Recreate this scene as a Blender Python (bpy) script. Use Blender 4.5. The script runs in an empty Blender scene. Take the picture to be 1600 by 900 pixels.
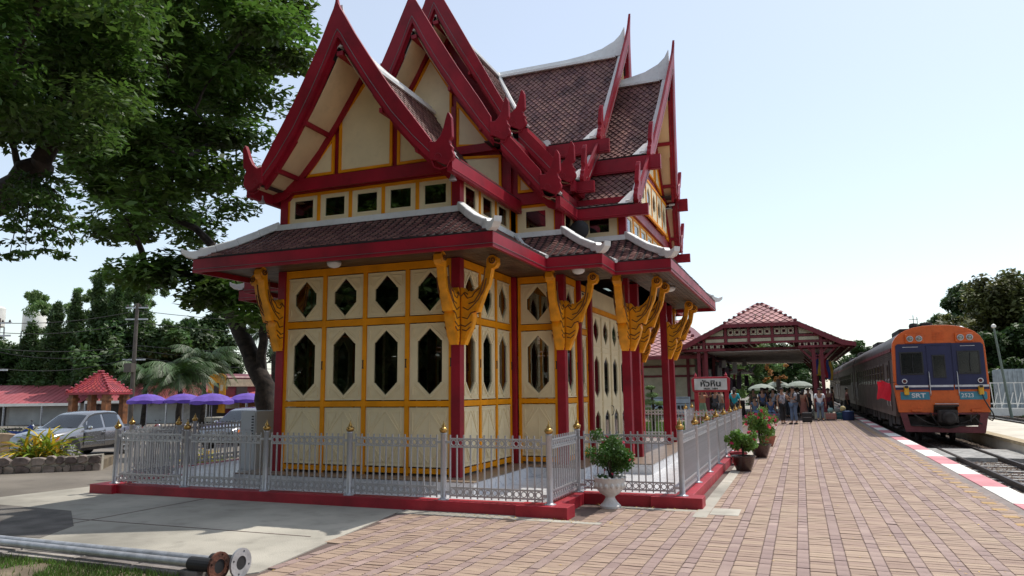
import bpy, math, random
import numpy as np
from mathutils import Vector, Matrix
from mathutils.geometry import tessellate_polygon
random.seed(7)
SC = bpy.context.scene
COL = SC.collection
# ------------------------------------------------------------------ camera
cam_d = bpy.data.cameras.new('camera'); cam = bpy.data.objects.new('camera', cam_d); COL.objects.link(cam)
cam_d.sensor_width = 36.0; cam_d.lens = 1136.275/1600*36.0; cam_d.clip_start = 0.05; cam_d.clip_end = 3000
_y, _p, _r = map(math.radians, (21.3928, 8.0498, -0.593))
_f = Vector((-math.sin(_y)*math.cos(_p), math.cos(_y)*math.cos(_p), math.sin(_p)))
_rt = Vector((math.cos(_y), math.sin(_y), 0)); _up = _rt.cross(_f)
_r2 = math.cos(_r)*_rt + math.sin(_r)*_up; _u2 = -math.sin(_r)*_rt + math.cos(_r)*_up
cam.matrix_world = Matrix(((_r2.x, _u2.x, -_f.x, 0), (_r2.y, _u2.y, -_f.y, 0), (_r2.z, _u2.z, -_f.z, 1.65), (0, 0, 0, 1)))
SC.camera = cam
# ------------------------------------------------------------------ light
SUN = Vector((0.33, 0.46, 1.0)).normalized()
EL = math.asin(SUN.z); AZ = math.atan2(SUN.x, SUN.y)
W = bpy.data.worlds.new('World'); SC.world = W; W.use_nodes = True
nt = W.node_tree; nt.nodes.clear()
sky = nt.nodes.new('ShaderNodeTexSky'); sky.sky_type = 'NISHITA'; sky.sun_disc = False
sky.sun_elevation = EL; sky.sun_rotation = AZ; sky.air_density = 1.0; sky.dust_density = 1.0; sky.ozone_density = 1.0
bg = nt.nodes.new('ShaderNodeBackground'); bg.inputs[1].default_value = 0.13
wo = nt.nodes.new('ShaderNodeOutputWorld')
veil = nt.nodes.new('ShaderNodeVectorMath'); veil.operation = 'ADD'; veil.inputs[1].default_value = (2.9, 2.95, 2.8)   # thin bright haze over the whole sky
nt.links.new(sky.outputs[0], veil.inputs[0]); nt.links.new(veil.outputs[0], bg.inputs[0]); nt.links.new(bg.outputs[0], wo.inputs[0])
sl = bpy.data.lights.new('sun', 'SUN'); sl.energy = 4.0; sl.angle = math.radians(0.55); sl.color = (1.0, 0.95, 0.87)
so = bpy.data.objects.new('sun', sl); COL.objects.link(so); so.rotation_euler = SUN.to_track_quat('Z', 'Y').to_euler()
SC.view_settings.view_transform = 'Standard'; SC.view_settings.look = 'None'
SC.view_settings.exposure = 0.0; SC.view_settings.gamma = 1.0
# ------------------------------------------------------------------ materials
def mat(name, col, rough=0.6, metal=0.0, var=0.12, vs=3.0, bump=0.0, bs=40.0, col2=None, rnd=0.0, rndobj=0.0, dirt=0.0, coat=0.0, spec=0.5, stretch=None, trans=0.0):
    m = bpy.data.materials.new(name); m.use_nodes = True
    t = m.node_tree; N = t.nodes; L = t.links; b = N['Principled BSDF']
    b.inputs['Roughness'].default_value = rough; b.inputs['Metallic'].default_value = metal
    b.inputs['Coat Weight'].default_value = coat; b.inputs['Coat Roughness'].default_value = 0.08
    b.inputs['Specular IOR Level'].default_value = spec
    tc = N.new('ShaderNodeTexCoord'); src = tc.outputs['Object']
    if stretch:
        mp = N.new('ShaderNodeMapping'); mp.inputs['Scale'].default_value = stretch; L.new(src, mp.inputs[0]); src = mp.outputs[0]
    n = N.new('ShaderNodeTexNoise'); n.inputs['Scale'].default_value = vs; n.inputs['Detail'].default_value = 6; L.new(src, n.inputs['Vector'])
    r = N.new('ShaderNodeMapRange'); r.inputs[1].default_value = 0.3; r.inputs[2].default_value = 0.7; L.new(n.outputs[0], r.inputs[0])
    mx = N.new('ShaderNodeMix'); mx.data_type = 'RGBA'
    c2 = col2 if col2 else tuple(c*(1-var*2.2) for c in col)
    mx.inputs[6].default_value = (*[min(1, c*(1+(0 if col2 else var))) for c in col], 1); mx.inputs[7].default_value = (*c2, 1)
    L.new(r.outputs[0], mx.inputs[0]); out = mx.outputs[2]
    if dirt:
        n2 = N.new('ShaderNodeTexNoise'); n2.inputs['Scale'].default_value = vs*6; n2.inputs['Detail'].default_value = 8; L.new(src, n2.inputs['Vector'])
        r2 = N.new('ShaderNodeMapRange'); r2.inputs[1].default_value = 0.52; r2.inputs[2].default_value = 0.75; r2.inputs[4].default_value = dirt; L.new(n2.outputs[0], r2.inputs[0])
        m2 = N.new('ShaderNodeMix'); m2.data_type = 'RGBA'; m2.inputs[7].default_value = (*[c*0.35 for c in col], 1)
        L.new(r2.outputs[0], m2.inputs[0]); L.new(out, m2.inputs[6]); out = m2.outputs[2]
    for amt, kind in ((rnd, 0), (rndobj, 1)):
        if amt:
            if kind == 0:
                a = N.new('ShaderNodeAttribute'); a.attribute_name = 'rnd'; s = a.outputs['Fac']
            else:
                a = N.new('ShaderNodeObjectInfo'); s = a.outputs['Random']
            rr = N.new('ShaderNodeMapRange'); rr.inputs[3].default_value = 1-amt; rr.inputs[4].default_value = 1+amt; L.new(s, rr.inputs[0])
            hv = N.new('ShaderNodeHueSaturation'); L.new(rr.outputs[0], hv.inputs['Value']); L.new(out, hv.inputs['Color'])
            rh = N.new('ShaderNodeMapRange'); rh.inputs[3].default_value = 0.5-amt*0.05; rh.inputs[4].default_value = 0.5+amt*0.05; L.new(s, rh.inputs[0]); L.new(rh.outputs[0], hv.inputs['Hue'])
            out = hv.outputs[0]
    L.new(out, b.inputs['Base Color'])
    rv = N.new('ShaderNodeMapRange'); rv.inputs[3].default_value = max(0.02, rough-0.08); rv.inputs[4].default_value = min(1, rough+0.1); L.new(n.outputs[0], rv.inputs[0]); L.new(rv.outputs[0], b.inputs['Roughness'])
    if bump:
        n3 = N.new('ShaderNodeTexNoise'); n3.inputs['Scale'].default_value = bs; n3.inputs['Detail'].default_value = 5; L.new(src, n3.inputs['Vector'])
        bm = N.new('ShaderNodeBump'); bm.inputs['Strength'].default_value = bump; bm.inputs['Distance'].default_value = 0.02; L.new(n3.outputs[0], bm.inputs['Height']); L.new(bm.outputs[0], b.inputs['Normal'])
    if trans:
        tr = N.new('ShaderNodeBsdfTranslucent'); L.new(out, tr.inputs[0]); ms = N.new('ShaderNodeMixShader'); ms.inputs[0].default_value = trans
        L.new(b.outputs[0], ms.inputs[1]); L.new(tr.outputs[0], ms.inputs[2]); L.new(ms.outputs[0], N['Material Output'].inputs[0])
    return m
def glassmat(name, tint, refl=0.12, see=0.5):
    m = bpy.data.materials.new(name); m.use_nodes = True; t = m.node_tree; N = t.nodes; L = t.links
    N.remove(N['Principled BSDF'])
    fr = N.new('ShaderNodeFresnel'); fr.inputs[0].default_value = 1.5
    ad = N.new('ShaderNodeMath'); ad.operation = 'ADD'; ad.inputs[1].default_value = refl*0.3; L.new(fr.outputs[0], ad.inputs[0])
    gl = N.new('ShaderNodeBsdfGlossy'); gl.inputs['Roughness'].default_value = 0.02; gl.inputs[0].default_value = (0.9, 0.92, 0.95, 1)
    tr = N.new('ShaderNodeBsdfTransparent'); tr.inputs[0].default_value = (*[c*see for c in tint], 1)
    n = N.new('ShaderNodeTexNoise'); n.inputs['Scale'].default_value = 3.0
    bm = N.new('ShaderNodeBump'); bm.inputs['Strength'].default_value = 0.05; L.new(n.outputs[0], bm.inputs['Height']); L.new(bm.outputs[0], gl.inputs['Normal'])
    ms = N.new('ShaderNodeMixShader'); L.new(ad.outputs[0], ms.inputs[0]); L.new(tr.outputs[0], ms.inputs[1]); L.new(gl.outputs[0], ms.inputs[2])
    L.new(ms.outputs[0], N['Material Output'].inputs[0]); return m
M = {}
M['red'] = mat('red_paint', (0.30, 0.008, 0.022), 0.45, var=0.17, vs=1.6, bump=0.04, dirt=0.28, spec=0.35)
M['redk'] = mat('red_kerb_paint', (0.36, 0.012, 0.026), 0.5, var=0.14, vs=3.0, bump=0.12, dirt=0.3)
M['cream'] = mat('cream_paint', (0.79, 0.66, 0.41), 0.5, var=0.05, vs=1.5, bump=0.02, dirt=0.10)
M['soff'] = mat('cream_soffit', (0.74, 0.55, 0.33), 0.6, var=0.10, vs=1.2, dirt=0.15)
M['yel'] = mat('yellow_paint', (0.82, 0.30, 0.003), 0.55, var=0.1, vs=2.0, dirt=0.12, spec=0.2)
M['gold'] = mat('carved_yellow', (0.84, 0.33, 0.004), 0.45, var=0.14, vs=6.0, bump=0.25, bs=18)
M['goldl'] = mat('carved_groove', (0.12, 0.04, 0.008), 0.6)
M['lead'] = mat('dull_cable', (0.16, 0.15, 0.15), 0.5, metal=0.3)
M['tile'] = mat('clay_tile', (0.19, 0.082, 0.072), 0.5, var=0.22, vs=2.5, rnd=0.3, bump=0.1, dirt=0.4)
M['tileo'] = mat('clay_tile_single', (0.19, 0.082, 0.072), 0.5, var=0.22, vs=2.5, rndobj=0.3, bump=0.1, dirt=0.4)
M['deck'] = mat('roof_deck', (0.018, 0.010, 0.010), 0.9)
M['white'] = mat('white_mortar', (0.74, 0.74, 0.72), 0.5, var=0.05, vs=2, dirt=0.22, bump=0.06)
M['glass'] = glassmat('window_glass', (0.55, 0.56, 0.52), 0.3, 1.2)
M['carg'] = glassmat('car_glass', (0.25, 0.28, 0.28), 0.2, 0.4)
M['wood'] = mat('soffit_wood', (0.10, 0.062, 0.038), 0.45, var=0.3, vs=2, stretch=(1, 6, 1), rnd=0.25)
M['floor'] = mat('granite_floor', (0.26, 0.20, 0.15), 0.35, var=0.12, vs=14)
M['marble'] = None
M['silver'] = mat('silver_paint', (0.45, 0.45, 0.47), 0.36, metal=0.45, var=0.06, vs=5, dirt=0.25)
M['brass'] = mat('brass', (0.50, 0.30, 0.09), 0.28, metal=0.9, var=0.25, vs=20)
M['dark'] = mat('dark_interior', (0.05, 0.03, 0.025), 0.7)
M['curtain'] = mat('curtain_cloth', (0.22, 0.05, 0.05), 0.9, bump=0.1)
M['black'] = mat('black_rubber', (0.018, 0.018, 0.02), 0.6)
M['conc'] = mat('concrete', (0.45, 0.42, 0.355), 0.85, var=0.22, vs=0.55, bump=0.3, bs=60, dirt=0.42)
M['asph'] = mat('old_asphalt', (0.20, 0.175, 0.145), 0.9, var=0.18, vs=0.5, bump=0.3, bs=80, dirt=0.35)
def marble():
    m = mat('white_marble', (0.72, 0.72, 0.73), 0.22, var=0.07, vs=1.3)
    t = m.node_tree; N = t.nodes; L = t.links; b = N['Principled BSDF']; l = b.inputs['Base Color'].links[0].from_socket
    w = N.new('ShaderNodeTexNoise'); w.inputs['Scale'].default_value = 1.6; w.inputs['Detail'].default_value = 9; w.inputs['Distortion'].default_value = 1.8
    r = N.new('ShaderNodeValToRGB'); e = r.color_ramp.elements; e[0].position = 0.47; e[0].color = (0, 0, 0, 1); e[1].position = 0.5; e[1].color = (1, 1, 1, 1); x = e.new(0.53); x.color = (0, 0, 0, 1)
    tc = N.new('ShaderNodeTexCoord'); L.new(tc.outputs['Object'], w.inputs['Vector'])
    L.new(w.outputs[0], r.inputs[0]); mu = N.new('ShaderNodeMath'); mu.operation = 'MULTIPLY'; mu.inputs[1].default_value = 0.5; L.new(r.outputs[0], mu.inputs[0])
    mx = N.new('ShaderNodeMix'); mx.data_type = 'RGBA'; mx.inputs[7].default_value = (0.30, 0.31, 0.34, 1); L.new(mu.outputs[0], mx.inputs[0]); L.new(l, mx.inputs[6]); L.new(mx.outputs[2], b.inputs['Base Color']); return m
M['marble'] = marble()
# ------------------------------------------------------------------ builders
LOC = {}
class MB:
    def __init__(s): s.v = []; s.f = []; s.r = None
    def add(s, vs, fs, rnd=None):
        o = len(s.v); s.v += [tuple(x) for x in vs]; s.f += [tuple(i+o for i in f) for f in fs]
        if rnd is not None:
            if s.r is None: s.r = [0.5]*(len(s.f)-len(fs))
            s.r += [rnd]*len(fs)
        elif s.r is not None: s.r += [0.5]*len(fs)
        return s
    def box(s, x0, x1, y0, y1, z0, z1, rnd=None):
        return s.add([(x0,y0,z0),(x1,y0,z0),(x1,y1,z0),(x0,y1,z0),(x0,y0,z1),(x1,y0,z1),(x1,y1,z1),(x0,y1,z1)],
                     [(0,3,2,1),(4,5,6,7),(0,1,5,4),(1,2,6,5),(2,3,7,6),(3,0,4,7)], rnd)
    def beam(s, a, b, w, h, up=(0,0,1)):
        a = Vector(a); b = Vector(b); d = (b-a).normalized(); u = Vector(up); sd = d.cross(u)
        if sd.length < 1e-4: sd = Vector((1,0,0))
        sd.normalize(); u = sd.cross(d).normalized(); sd *= w/2; u *= h/2
        return s.add([a-sd-u,a+sd-u,a+sd+u,a-sd+u,b-sd-u,b+sd-u,b+sd+u,b-sd+u],[(0,1,2,3),(7,6,5,4),(0,4,5,1),(1,5,6,2),(2,6,7,3),(3,7,4,0)])
    def prism(s, pts, off):
        """extrude a planar polygon (3D points) by off"""
        n = len(pts); p = [Vector(q) for q in pts]; o = Vector(off)
        tri = tessellate_polygon([p])
        s.add([*p, *[q+o for q in p]], [tuple(t) for t in tri]+[tuple(i+n for i in t[::-1]) for t in tri]+[(i,(i+1)%n,(i+1)%n+n,i+n) for i in range(n)])
        return s
    def holed(s, outer, holes, thick, f):
        """plate with holes; 2D coordinates mapped by f(u,v,w)"""
        loops = [outer]+holes; flat = [q for l in loops for q in l]
        tri = tessellate_polygon([[Vector((a,b,0)) for a,b in l] for l in loops]); n = len(flat)
        vs = [f(a,b,0) for a,b in flat]+[f(a,b,thick) for a,b in flat]
        fs = [tuple(t) for t in tri]+[tuple(i+n for i in t[::-1]) for t in tri]; k = 0
        for l in loops:
            m = len(l); fs += [(k+i,k+(i+1)%m,k+(i+1)%m+n,k+i+n) for i in range(m)]; k += m
        return s.add(vs, fs)
    def tube(s, pts, r, n=8, caps=True):
        P = [Vector(p) for p in pts]; R = r if isinstance(r,(list,tuple)) else [r]*len(P); vs = []; fs = []
        nrm = None
        for i,p in enumerate(P):
            d = (P[min(i+1,len(P)-1)]-P[max(i-1,0)]).normalized()
            if nrm is None: nrm = d.orthogonal().normalized()
            else:
                nrm = (nrm-d*nrm.dot(d)); nrm = nrm.normalized() if nrm.length > 1e-5 else d.orthogonal().normalized()
            b = d.cross(nrm)
            for k in range(n):
                a = 2*math.pi*k/n; vs.append(p+(nrm*math.cos(a)+b*math.sin(a))*R[i])
        for i in range(len(P)-1):
            for k in range(n): fs.append((i*n+k,i*n+(k+1)%n,(i+1)*n+(k+1)%n,(i+1)*n+k))
        if caps: fs += [tuple(range(n))[::-1], tuple(range((len(P)-1)*n,len(P)*n))]
        return s.add(vs, fs)
    def lathe(s, c, prof, n=14, ax=2, sx=1, sy=1):
        vs = []; fs = []; m = len(prof)
        for r,z in prof:
            for k in range(n):
                a = 2*math.pi*k/n; q = [r*math.cos(a)*sx, r*math.sin(a)*sy, z]
                if ax == 1: q = [q[0], -q[2], q[1]]
                if ax == 0: q = [q[2], q[0], q[1]]
                vs.append((c[0]+q[0],c[1]+q[1],c[2]+q[2]))
        for i in range(m-1):
            for k in range(n): fs.append((i*n+k,i*n+(k+1)%n,(i+1)*n+(k+1)%n,(i+1)*n+k))
        fs += [tuple(range(n))[::-1], tuple(range((m-1)*n,m*n))]
        return s.add(vs, fs)
    def ball(s, c, r, n=10, sz=1, sx=1, sy=1):
        m = max(4, n//2); return s.lathe((c[0],c[1],c[2]), [(max(1e-4,r*math.sin(math.pi*i/m)), -r*sz*math.cos(math.pi*i/m)) for i in range(m+1)], n, sx=sx, sy=sy)
    def mesh(s, name, off=(0,0,0)):
        me = bpy.data.meshes.new(name); ox,oy,oz = off
        me.from_pydata([(a-ox,b-oy,c-oz) for a,b,c in s.v], [], s.f)
        if s.r is not None:
            at = me.attributes.new('rnd','FLOAT','FACE'); at.data.foreach_set('value', s.r)
        me.update(); return me
def link(name, me, parent=None, loc=(0,0,0), rz=0.0):
    o = bpy.data.objects.new(name, me); COL.objects.link(o); o.parent = parent; o.location = loc; o.rotation_euler = (0,0,rz)
    if name in ('moulding','door_moulding','groove','relief','window_bead','carving','curtain','latch'): o['kind'] = 'stuff'
    return o
def fixn(me):
    import bmesh
    b = bmesh.new(); b.from_mesh(me); bmesh.ops.recalc_face_normals(b, faces=b.faces); b.to_mesh(me); b.free()
def build(mb, name, m, parent=None, smooth=False, kind=None, bev=0.0, norm=True, off=None):
    """world coordinates minus the thing's base"""
    L0 = off if off is not None else (LOC.get(parent.name,(0,0,0)) if parent else (0,0,0))
    me = mb.mesh(name, L0)
    if norm: fixn(me)
    me.materials.append(m)
    if smooth:
        me.polygons.foreach_set('use_smooth',[True]*len(me.polygons))
        try: me.set_sharp_from_angle(angle=math.radians(40))
        except Exception: pass
    o = link(name, me, parent)
    if parent: LOC[o.name] = L0
    if kind: o['kind'] = kind
    if bev:
        b = o.modifiers.new('bevel','BEVEL'); b.width = bev; b.segments = 2; b.limit_method = 'ANGLE'
    return o
def thing(name, label, cat, loc=(0,0,0), rz=0.0, group=None):
    o = bpy.data.objects.new(name, None); COL.objects.link(o); o.location = loc; o.rotation_euler = (0,0,rz); o.empty_display_size = 0.2
    o['label'] = label; o['category'] = cat
    if group: o['group'] = group
    LOC[o.name] = tuple(loc); return o
def tag(o, label, cat, group=None):
    o['label'] = label; o['category'] = cat
    if group: o['group'] = group
    return o
def copytree(o, parent=None):
    c = o.copy(); COL.objects.link(c); c.parent = parent
    for ch in list(o.children): copytree(ch, c)
    return c
def struct(mb, name, m, smooth=False, **k):
    o = build(mb, name, m, None, smooth, **k); o['kind'] = 'structure'; return o
def text_mesh(body, size, font=None, ext=0.004, shear=0.0, bold=0.0):
    c = bpy.data.curves.new('lettering','FONT'); c.body = body; c.size = size; c.extrude = ext; c.align_x = 'CENTER'; c.align_y = 'CENTER'; c.offset = bold
    t = bpy.data.objects.new('lettering', c); COL.objects.link(t)
    me = bpy.data.meshes.new_from_object(t.evaluated_get(bpy.context.evaluated_depsgraph_get()))
    bpy.data.objects.remove(t); return me
# ------------------------------------------------------------------ ground
M['joint'] = mat('paving_bed', (0.14, 0.10, 0.085), 0.95, bump=0.3)
M['bk_tan'] = mat('paver_tan', (0.37, 0.268, 0.195), 0.8, var=0.12, vs=0.8, rnd=0.11, bump=0.35, bs=120, col2=(0.345, 0.237, 0.185), dirt=0.22)
M['bk_rose'] = mat('paver_rose', (0.34, 0.24, 0.21), 0.8, var=0.10, vs=0.9, rnd=0.13, bump=0.35, bs=120, dirt=0.2)
M['bk_tano'] = mat('paver_tan_single', (0.37, 0.268, 0.195), 0.8, var=0.12, vs=0.8, rndobj=0.18, bump=0.35, bs=120, col2=(0.345, 0.237, 0.185), dirt=0.22)
M['bk_roseo'] = mat('paver_rose_single', (0.34, 0.24, 0.21), 0.8, var=0.10, vs=0.9, rndobj=0.13, bump=0.35, bs=120, dirt=0.2)
M['bk_yel'] = mat('paver_yellow', (0.46, 0.29, 0.12), 0.8, var=0.15, vs=9, dirt=0.35)
M['kw'] = mat('kerb_white', (0.78, 0.76, 0.70), 0.7, var=0.06, vs=2, dirt=0.25, bump=0.1)
M['kr'] = mat('kerb_pink_red', (0.60, 0.23, 0.25), 0.7, var=0.10, vs=2, dirt=0.25, bump=0.1)
M['ballast'] = mat('ballast_bed', (0.085, 0.06, 0.045), 0.95, var=0.3, vs=14, bump=0.8, bs=40)
M['stone'] = mat('ballast_stone', (0.17, 0.125, 0.10), 0.9, var=0.2, vs=6, rnd=0.55)
M['rail'] = mat('rail_steel', (0.045, 0.035, 0.032), 0.45, metal=0.4)
M['sleeper'] = mat('sleeper_concrete', (0.34, 0.33, 0.31), 0.9, var=0.2, vs=5, bump=0.3)
M['plat2'] = mat('far_platform_concrete', (0.62, 0.57, 0.47), 0.85, var=0.10, vs=0.6, dirt=0.25)
M['grass'] = mat('grass_blade', (0.11, 0.19, 0.03), 0.6, var=0.3, vs=1.5, rnd=0.5, trans=0.3)
M['soil'] = mat('dry_soil', (0.19, 0.15, 0.10), 0.95, var=0.25, vs=2.5, bump=0.5, bs=30)
M['gravel'] = mat('pale_gravel', (0.33, 0.30, 0.27), 0.95, var=0.3, vs=9, bump=0.5, bs=50)
M['galv'] = mat('galvanised_steel', (0.50, 0.51, 0.53), 0.42, metal=0.5, var=0.14, vs=9, dirt=0.3)
M['rust'] = mat('rust', (0.13, 0.045, 0.025), 0.85, var=0.4, vs=12, bump=0.5)
M['rough'] = mat('rough_stone', (0.30, 0.27, 0.25), 0.9, var=0.25, vs=5, rndobj=0.3, bump=0.6, bs=25)
def sheet(xs, ys, zf, name, m):
    b = MB(); nx = len(xs)
    for y in ys:
        for x in xs: b.v.append((x, y, zf(x, y)))
    for j in range(len(ys)-1):
        for i in range(nx-1): b.f.append((j*nx+i, j*nx+i+1, (j+1)*nx+i+1, (j+1)*nx+i))
    return struct(b, name, m, norm=False)
def zl(x, y):
    t = min(1, max(0, (-16.8-x)/4.8)); return -0.03-0.67*t*t*(3-2*t)
ysl = [-60, 0, 10, 20, 40, 80, 200, 600, 1600]
sheet([-1500, -400, -100, -40, -21.7, -20.9, -20, -19.2, -18.4, -17.6, -16.8, -14, -5, 2.9], ysl, zl, 'asphalt_ground', M['asph'])
sheet([2.9, 8.9, 40, 120, 1500], ysl, lambda x, y: -0.5, 'trackside_ground', M['ballast'])
# concrete apron in front of the pavilion
b = MB(); ap = [(-12.7, 5.3), (-5.2, 5.2), (-4.82, 5.74), (-5.33, 9.12), (-5.35, 9.5), (-12.2, 9.9), (-12.4, 8.6)]
b.prism([(x, y, -0.026) for x, y in ap], (0, 0, 0.024)); apron = struct(b, 'concrete_apron', M['conc'])
# saw joints, and a dark patch that paints shade onto the apron
b = MB(); b.prism([(-30, -2, -0.028), (-12.72, -2, -0.028), (-12.72, 5.3, -0.028), (-12.45, 8.5, -0.028), (-12.2, 10.3, -0.028), (-13.1, 10.9, -0.028), (-30, 10.9, -0.028)][::-1], (0, 0, 0.006))
b = MB().box(-12.3, -5.4, 7.28, 7.30, -0.004, 0.0015).box(-8.95, -8.93, 5.4, 9.3, -0.004, 0.0015); build(b, 'slab_joint', M['joint'], apron, kind='stuff')
build(MB().prism([(-12.6, 7.9, -0.004), (-11.2, 6.0, -0.004), (-8.4, 6.2, -0.004), (-8.75, 6.9, -0.004), (-9.9, 7.75, -0.004)][::-1], (0, 0, 0.007)), 'shade_patch', mat('painted_shade', (0.15, 0.135, 0.12), 0.9, var=0.2, bump=0.4, bs=90, dirt=0.3), apron)
# brick platform
b = MB(); b.box(-6.2, 2.68, 2.0, 9.32, -0.3, -0.014); b.box(-5.3, 2.68, 9.32, 48, -0.3, -0.014); platform = struct(b, 'platform_paving', M['joint'])
def bx_edge(y): return -4.86-(y-5.74)*0.142 if y < 9.3 else -2.95
PIT = 0.336
def paver(kind):
    q = MB()
    if kind == 'rose': hx, hy, nt = 0.053, 0.105, 5
    else: hx, hy, nt = 0.107, 0.0505, 2
    g = 0.004; pts = []
    def side(x, ya, yb, s):
        for i in range(nt):
            a = ya+(yb-ya)*i/nt; c = ya+(yb-ya)*(i+0.5)/nt
            pts.append((x, a)); pts.append((x+s*0.012, c))
    wv = 0.004
    side(hx-0.006, -hy+g, hy-g, 1); pts.append((hx-0.006, hy-g)); pts.append((hx*0.35, hy-g-wv)); pts.append((-hx*0.35, hy-g+wv*0.4))
    side(-hx+0.006, hy-g, -hy+g, -1); pts.append((-hx+0.006, -hy+g)); pts.append((-hx*0.35, -hy+g+wv)); pts.append((hx*0.35, -hy+g-wv*0.4))
    n = len(pts); q.v = [(x, y, 0) for x, y in pts]+[(x, y, -0.014) for x, y in pts]
    q.f = [tuple(range(n))]+[(i, i+n, (i+1) % n+n, (i+1) % n) for i in range(n)]
    return q
pr_, pt_ = paver('rose'), paver('tan')
mr_, mt_ = pr_.mesh('brick'), pt_.mesh('brick'); mr_.materials.append(M['bk_roseo']); mt_.materials.append(M['bk_tano'])
cand = []
def region(x, y):
    if x < bx_edge(y)+0.1 or x > 2.56: return False
    if y > 9.1 and x < -2.75: return False
    if y > 10.45 and x < -1.28: return False
    return True
rg = random.Random(3)
for k in range(-16, 9):
    xr = -0.08+k*PIT; y = 4.6+rg.random()*0.2
    while y < 41:
        if region(xr, y): cand.append((xr, y, 'r'))
        y += 0.21
    xt = xr+PIT/2; y = 4.6+rg.random()*0.1
    while y < 41:
        if region(xt, y) and region(xt+0.1, y): cand.append((xt, y, 't'))
        y += 0.103
vis = [c for c in cand if 7.3+abs(c[0]+0.1)*0.25 < c[1] < 14 and c[0] > -3.9-(c[1]-7)*0.12]
vis.sort(key=lambda c: c[1]+0.12*abs(c[0])+(0.75 if c[2] == 't' else 0)); near = set(vis[:300])
far = {'r': MB(), 't': MB()}
for c in cand:
    x, y, kd = c; dz = rg.uniform(-0.0025, 0.0025); a = rg.uniform(-0.012, 0.012)
    if c in near:
        o = link('brick', mr_ if kd == 'r' else mt_, platform, (x, y, dz), a)
    else:
        q = pr_ if kd == 'r' else pt_; n = len(q.v)//2; ca, sa = math.cos(a), math.sin(a)
        if y > 22:      # far ones: plain rectangles
            hx, hy = (0.05, 0.101) if kd == 'r' else (0.104, 0.0475)
            far[kd].add([(x-hx, y-hy, dz), (x+hx, y-hy, dz), (x+hx, y+hy, dz), (x-hx, y+hy, dz)], [(0, 1, 2, 3)], rg.random())
        else:
            tx, ty = rg.uniform(-0.02, 0.02), rg.uniform(-0.03, 0.03)
            vs = [(x+u*ca-v*sa, y+u*sa+v*ca, w+dz+tx*u+ty*v) for u, v, w in q.v]; far[kd].add(vs, q.f, rg.random())
for kd, m in (('r', M['bk_rose']), ('t', M['bk_tan'])):
    build(far[kd], 'brick_courses', m, platform, norm=False, kind='stuff')
ty = MB(); y = 6.4
while y < 38:
    build(MB().box(2.30, 2.47, y-0.085, y+0.085, -0.012, 0.004), 'yellow_paver', M['bk_yel'], platform); y += 0.6
build(MB().box(2.51, 2.675, 3, 41, -0.012, 0.0), 'edge_strip', mat('grey_edge_paving', (0.25, 0.205, 0.185), 0.85, vs=3, dirt=0.4), platform)
build(MB().prism([(-3.1, 9.2, -0.012), (-2.42, 9.2, -0.012), (-2.42, 9.05, -0.012), (-5.3, 9.05, -0.012), (-5.3, 9.36, -0.012), (-3.1, 9.36, -0.012)], (0, 0, 0.014)), 'mortar_strip', M['conc'], platform)
build(MB().box(-2.72, -1.3, 10.36, 10.52, -0.012, 0.003), 'mortar_strip', M['conc'], platform)
build(MB().box(-1.42, -1.24, 9.95, 24, -0.012, 0.0035), 'mortar_strip', M['conc'], platform)
build(MB().box(-1.23, -0.86, 10.2, 10.75, -0.012, 0.006), 'mortar_strip', M['conc'], platform)
kerb = struct(MB().box(2.72, 3.02, 0.5, 70, -0.5, -0.06), 'platform_edge', M['conc'])
y = 12.4-1.93*5; i = 0
while y < 66:
    o = build(MB().box(2.68, 3.06, y+0.006, y+1.924, -0.10, 0.012), 'kerb_block', M['kr' if i % 2 == 0 else 'kw'], kerb, bev=0.012); y += 1.93; i += 1
# station platform further back, plain concrete/tile under the canopy
# ------------------------------------------------------------------ tracks
def ballast_field(x0, x1, y0, y1, n, z, name):
    b = MB(); r = random.Random(11)
    vs = []; fs = []; rr = []
    for i in range(n):
        x = r.uniform(x0, x1); y = y0+(y1-y0)*r.random()**1.5; s = r.uniform(0.018, 0.042); o = len(vs)
        z0 = z+r.uniform(-0.005, 0.02)
        for dx, dy, dz in ((1, 0, 0), (0, 1, 0.1), (-1, 0, 0), (0, -1, -0.1), (0.2, 0.1, 0.8)):
            vs.append((x+dx*s*r.uniform(0.7, 1.3), y+dy*s*r.uniform(0.7, 1.3), z0+dz*s))
        fs += [(o, o+1, o+4), (o+1, o+2, o+4), (o+2, o+3, o+4), (o+3, o, o+4)]; rr += [r.random()]*4
    b.v = vs; b.f = fs; b.r = rr
    o = build(b, name, M['stone'], norm=False); o['kind'] = 'stuff'; return o
def track(xc, y0, y1, zr, ys0, ys1, lab):
    t = thing('railway_track', lab, 'railway track', (xc, y0, zr))
    for s in (-1, 1):
        x = xc+s*0.535; b = MB()
        b.box(x-0.033, x+0.033, y0, y1, zr-0.04, zr); b.box(x-0.01, x+0.01, y0, y1, zr-0.13, zr-0.04); b.box(x-0.06, x+0.06, y0, y1, zr-0.15, zr-0.13)
        build(b, 'rail', M['rail'], t)
    y = ys0
    while y < ys1:
        build(MB().box(xc-1.0, xc+1.0, y-0.11, y+0.11, zr-0.3, zr-0.125+random.uniform(-0.01, 0.01)), 'sleeper', M['sleeper'], t); y += 0.62
    return t
track(4.53, 2, 120, -0.30, 9, 30, 'nearest railway track, running under the orange train beside the red and white kerb')
track(11.45, 5, 200, -0.30, 38, 62, 'railway track beyond the pale far platform, left of the second far track')
track(17.2, 5, 260, -0.30, 60, 70, 'farthest railway track, in front of the white bicycle-like railings')
struct(MB().box(3.1, 5.9, 2, 120, -0.52, -0.45), 'ballast_bed', M['ballast'])
ballast_field(3.1, 5.9, 8, 34, 20000, -0.45, 'ballast')
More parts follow.
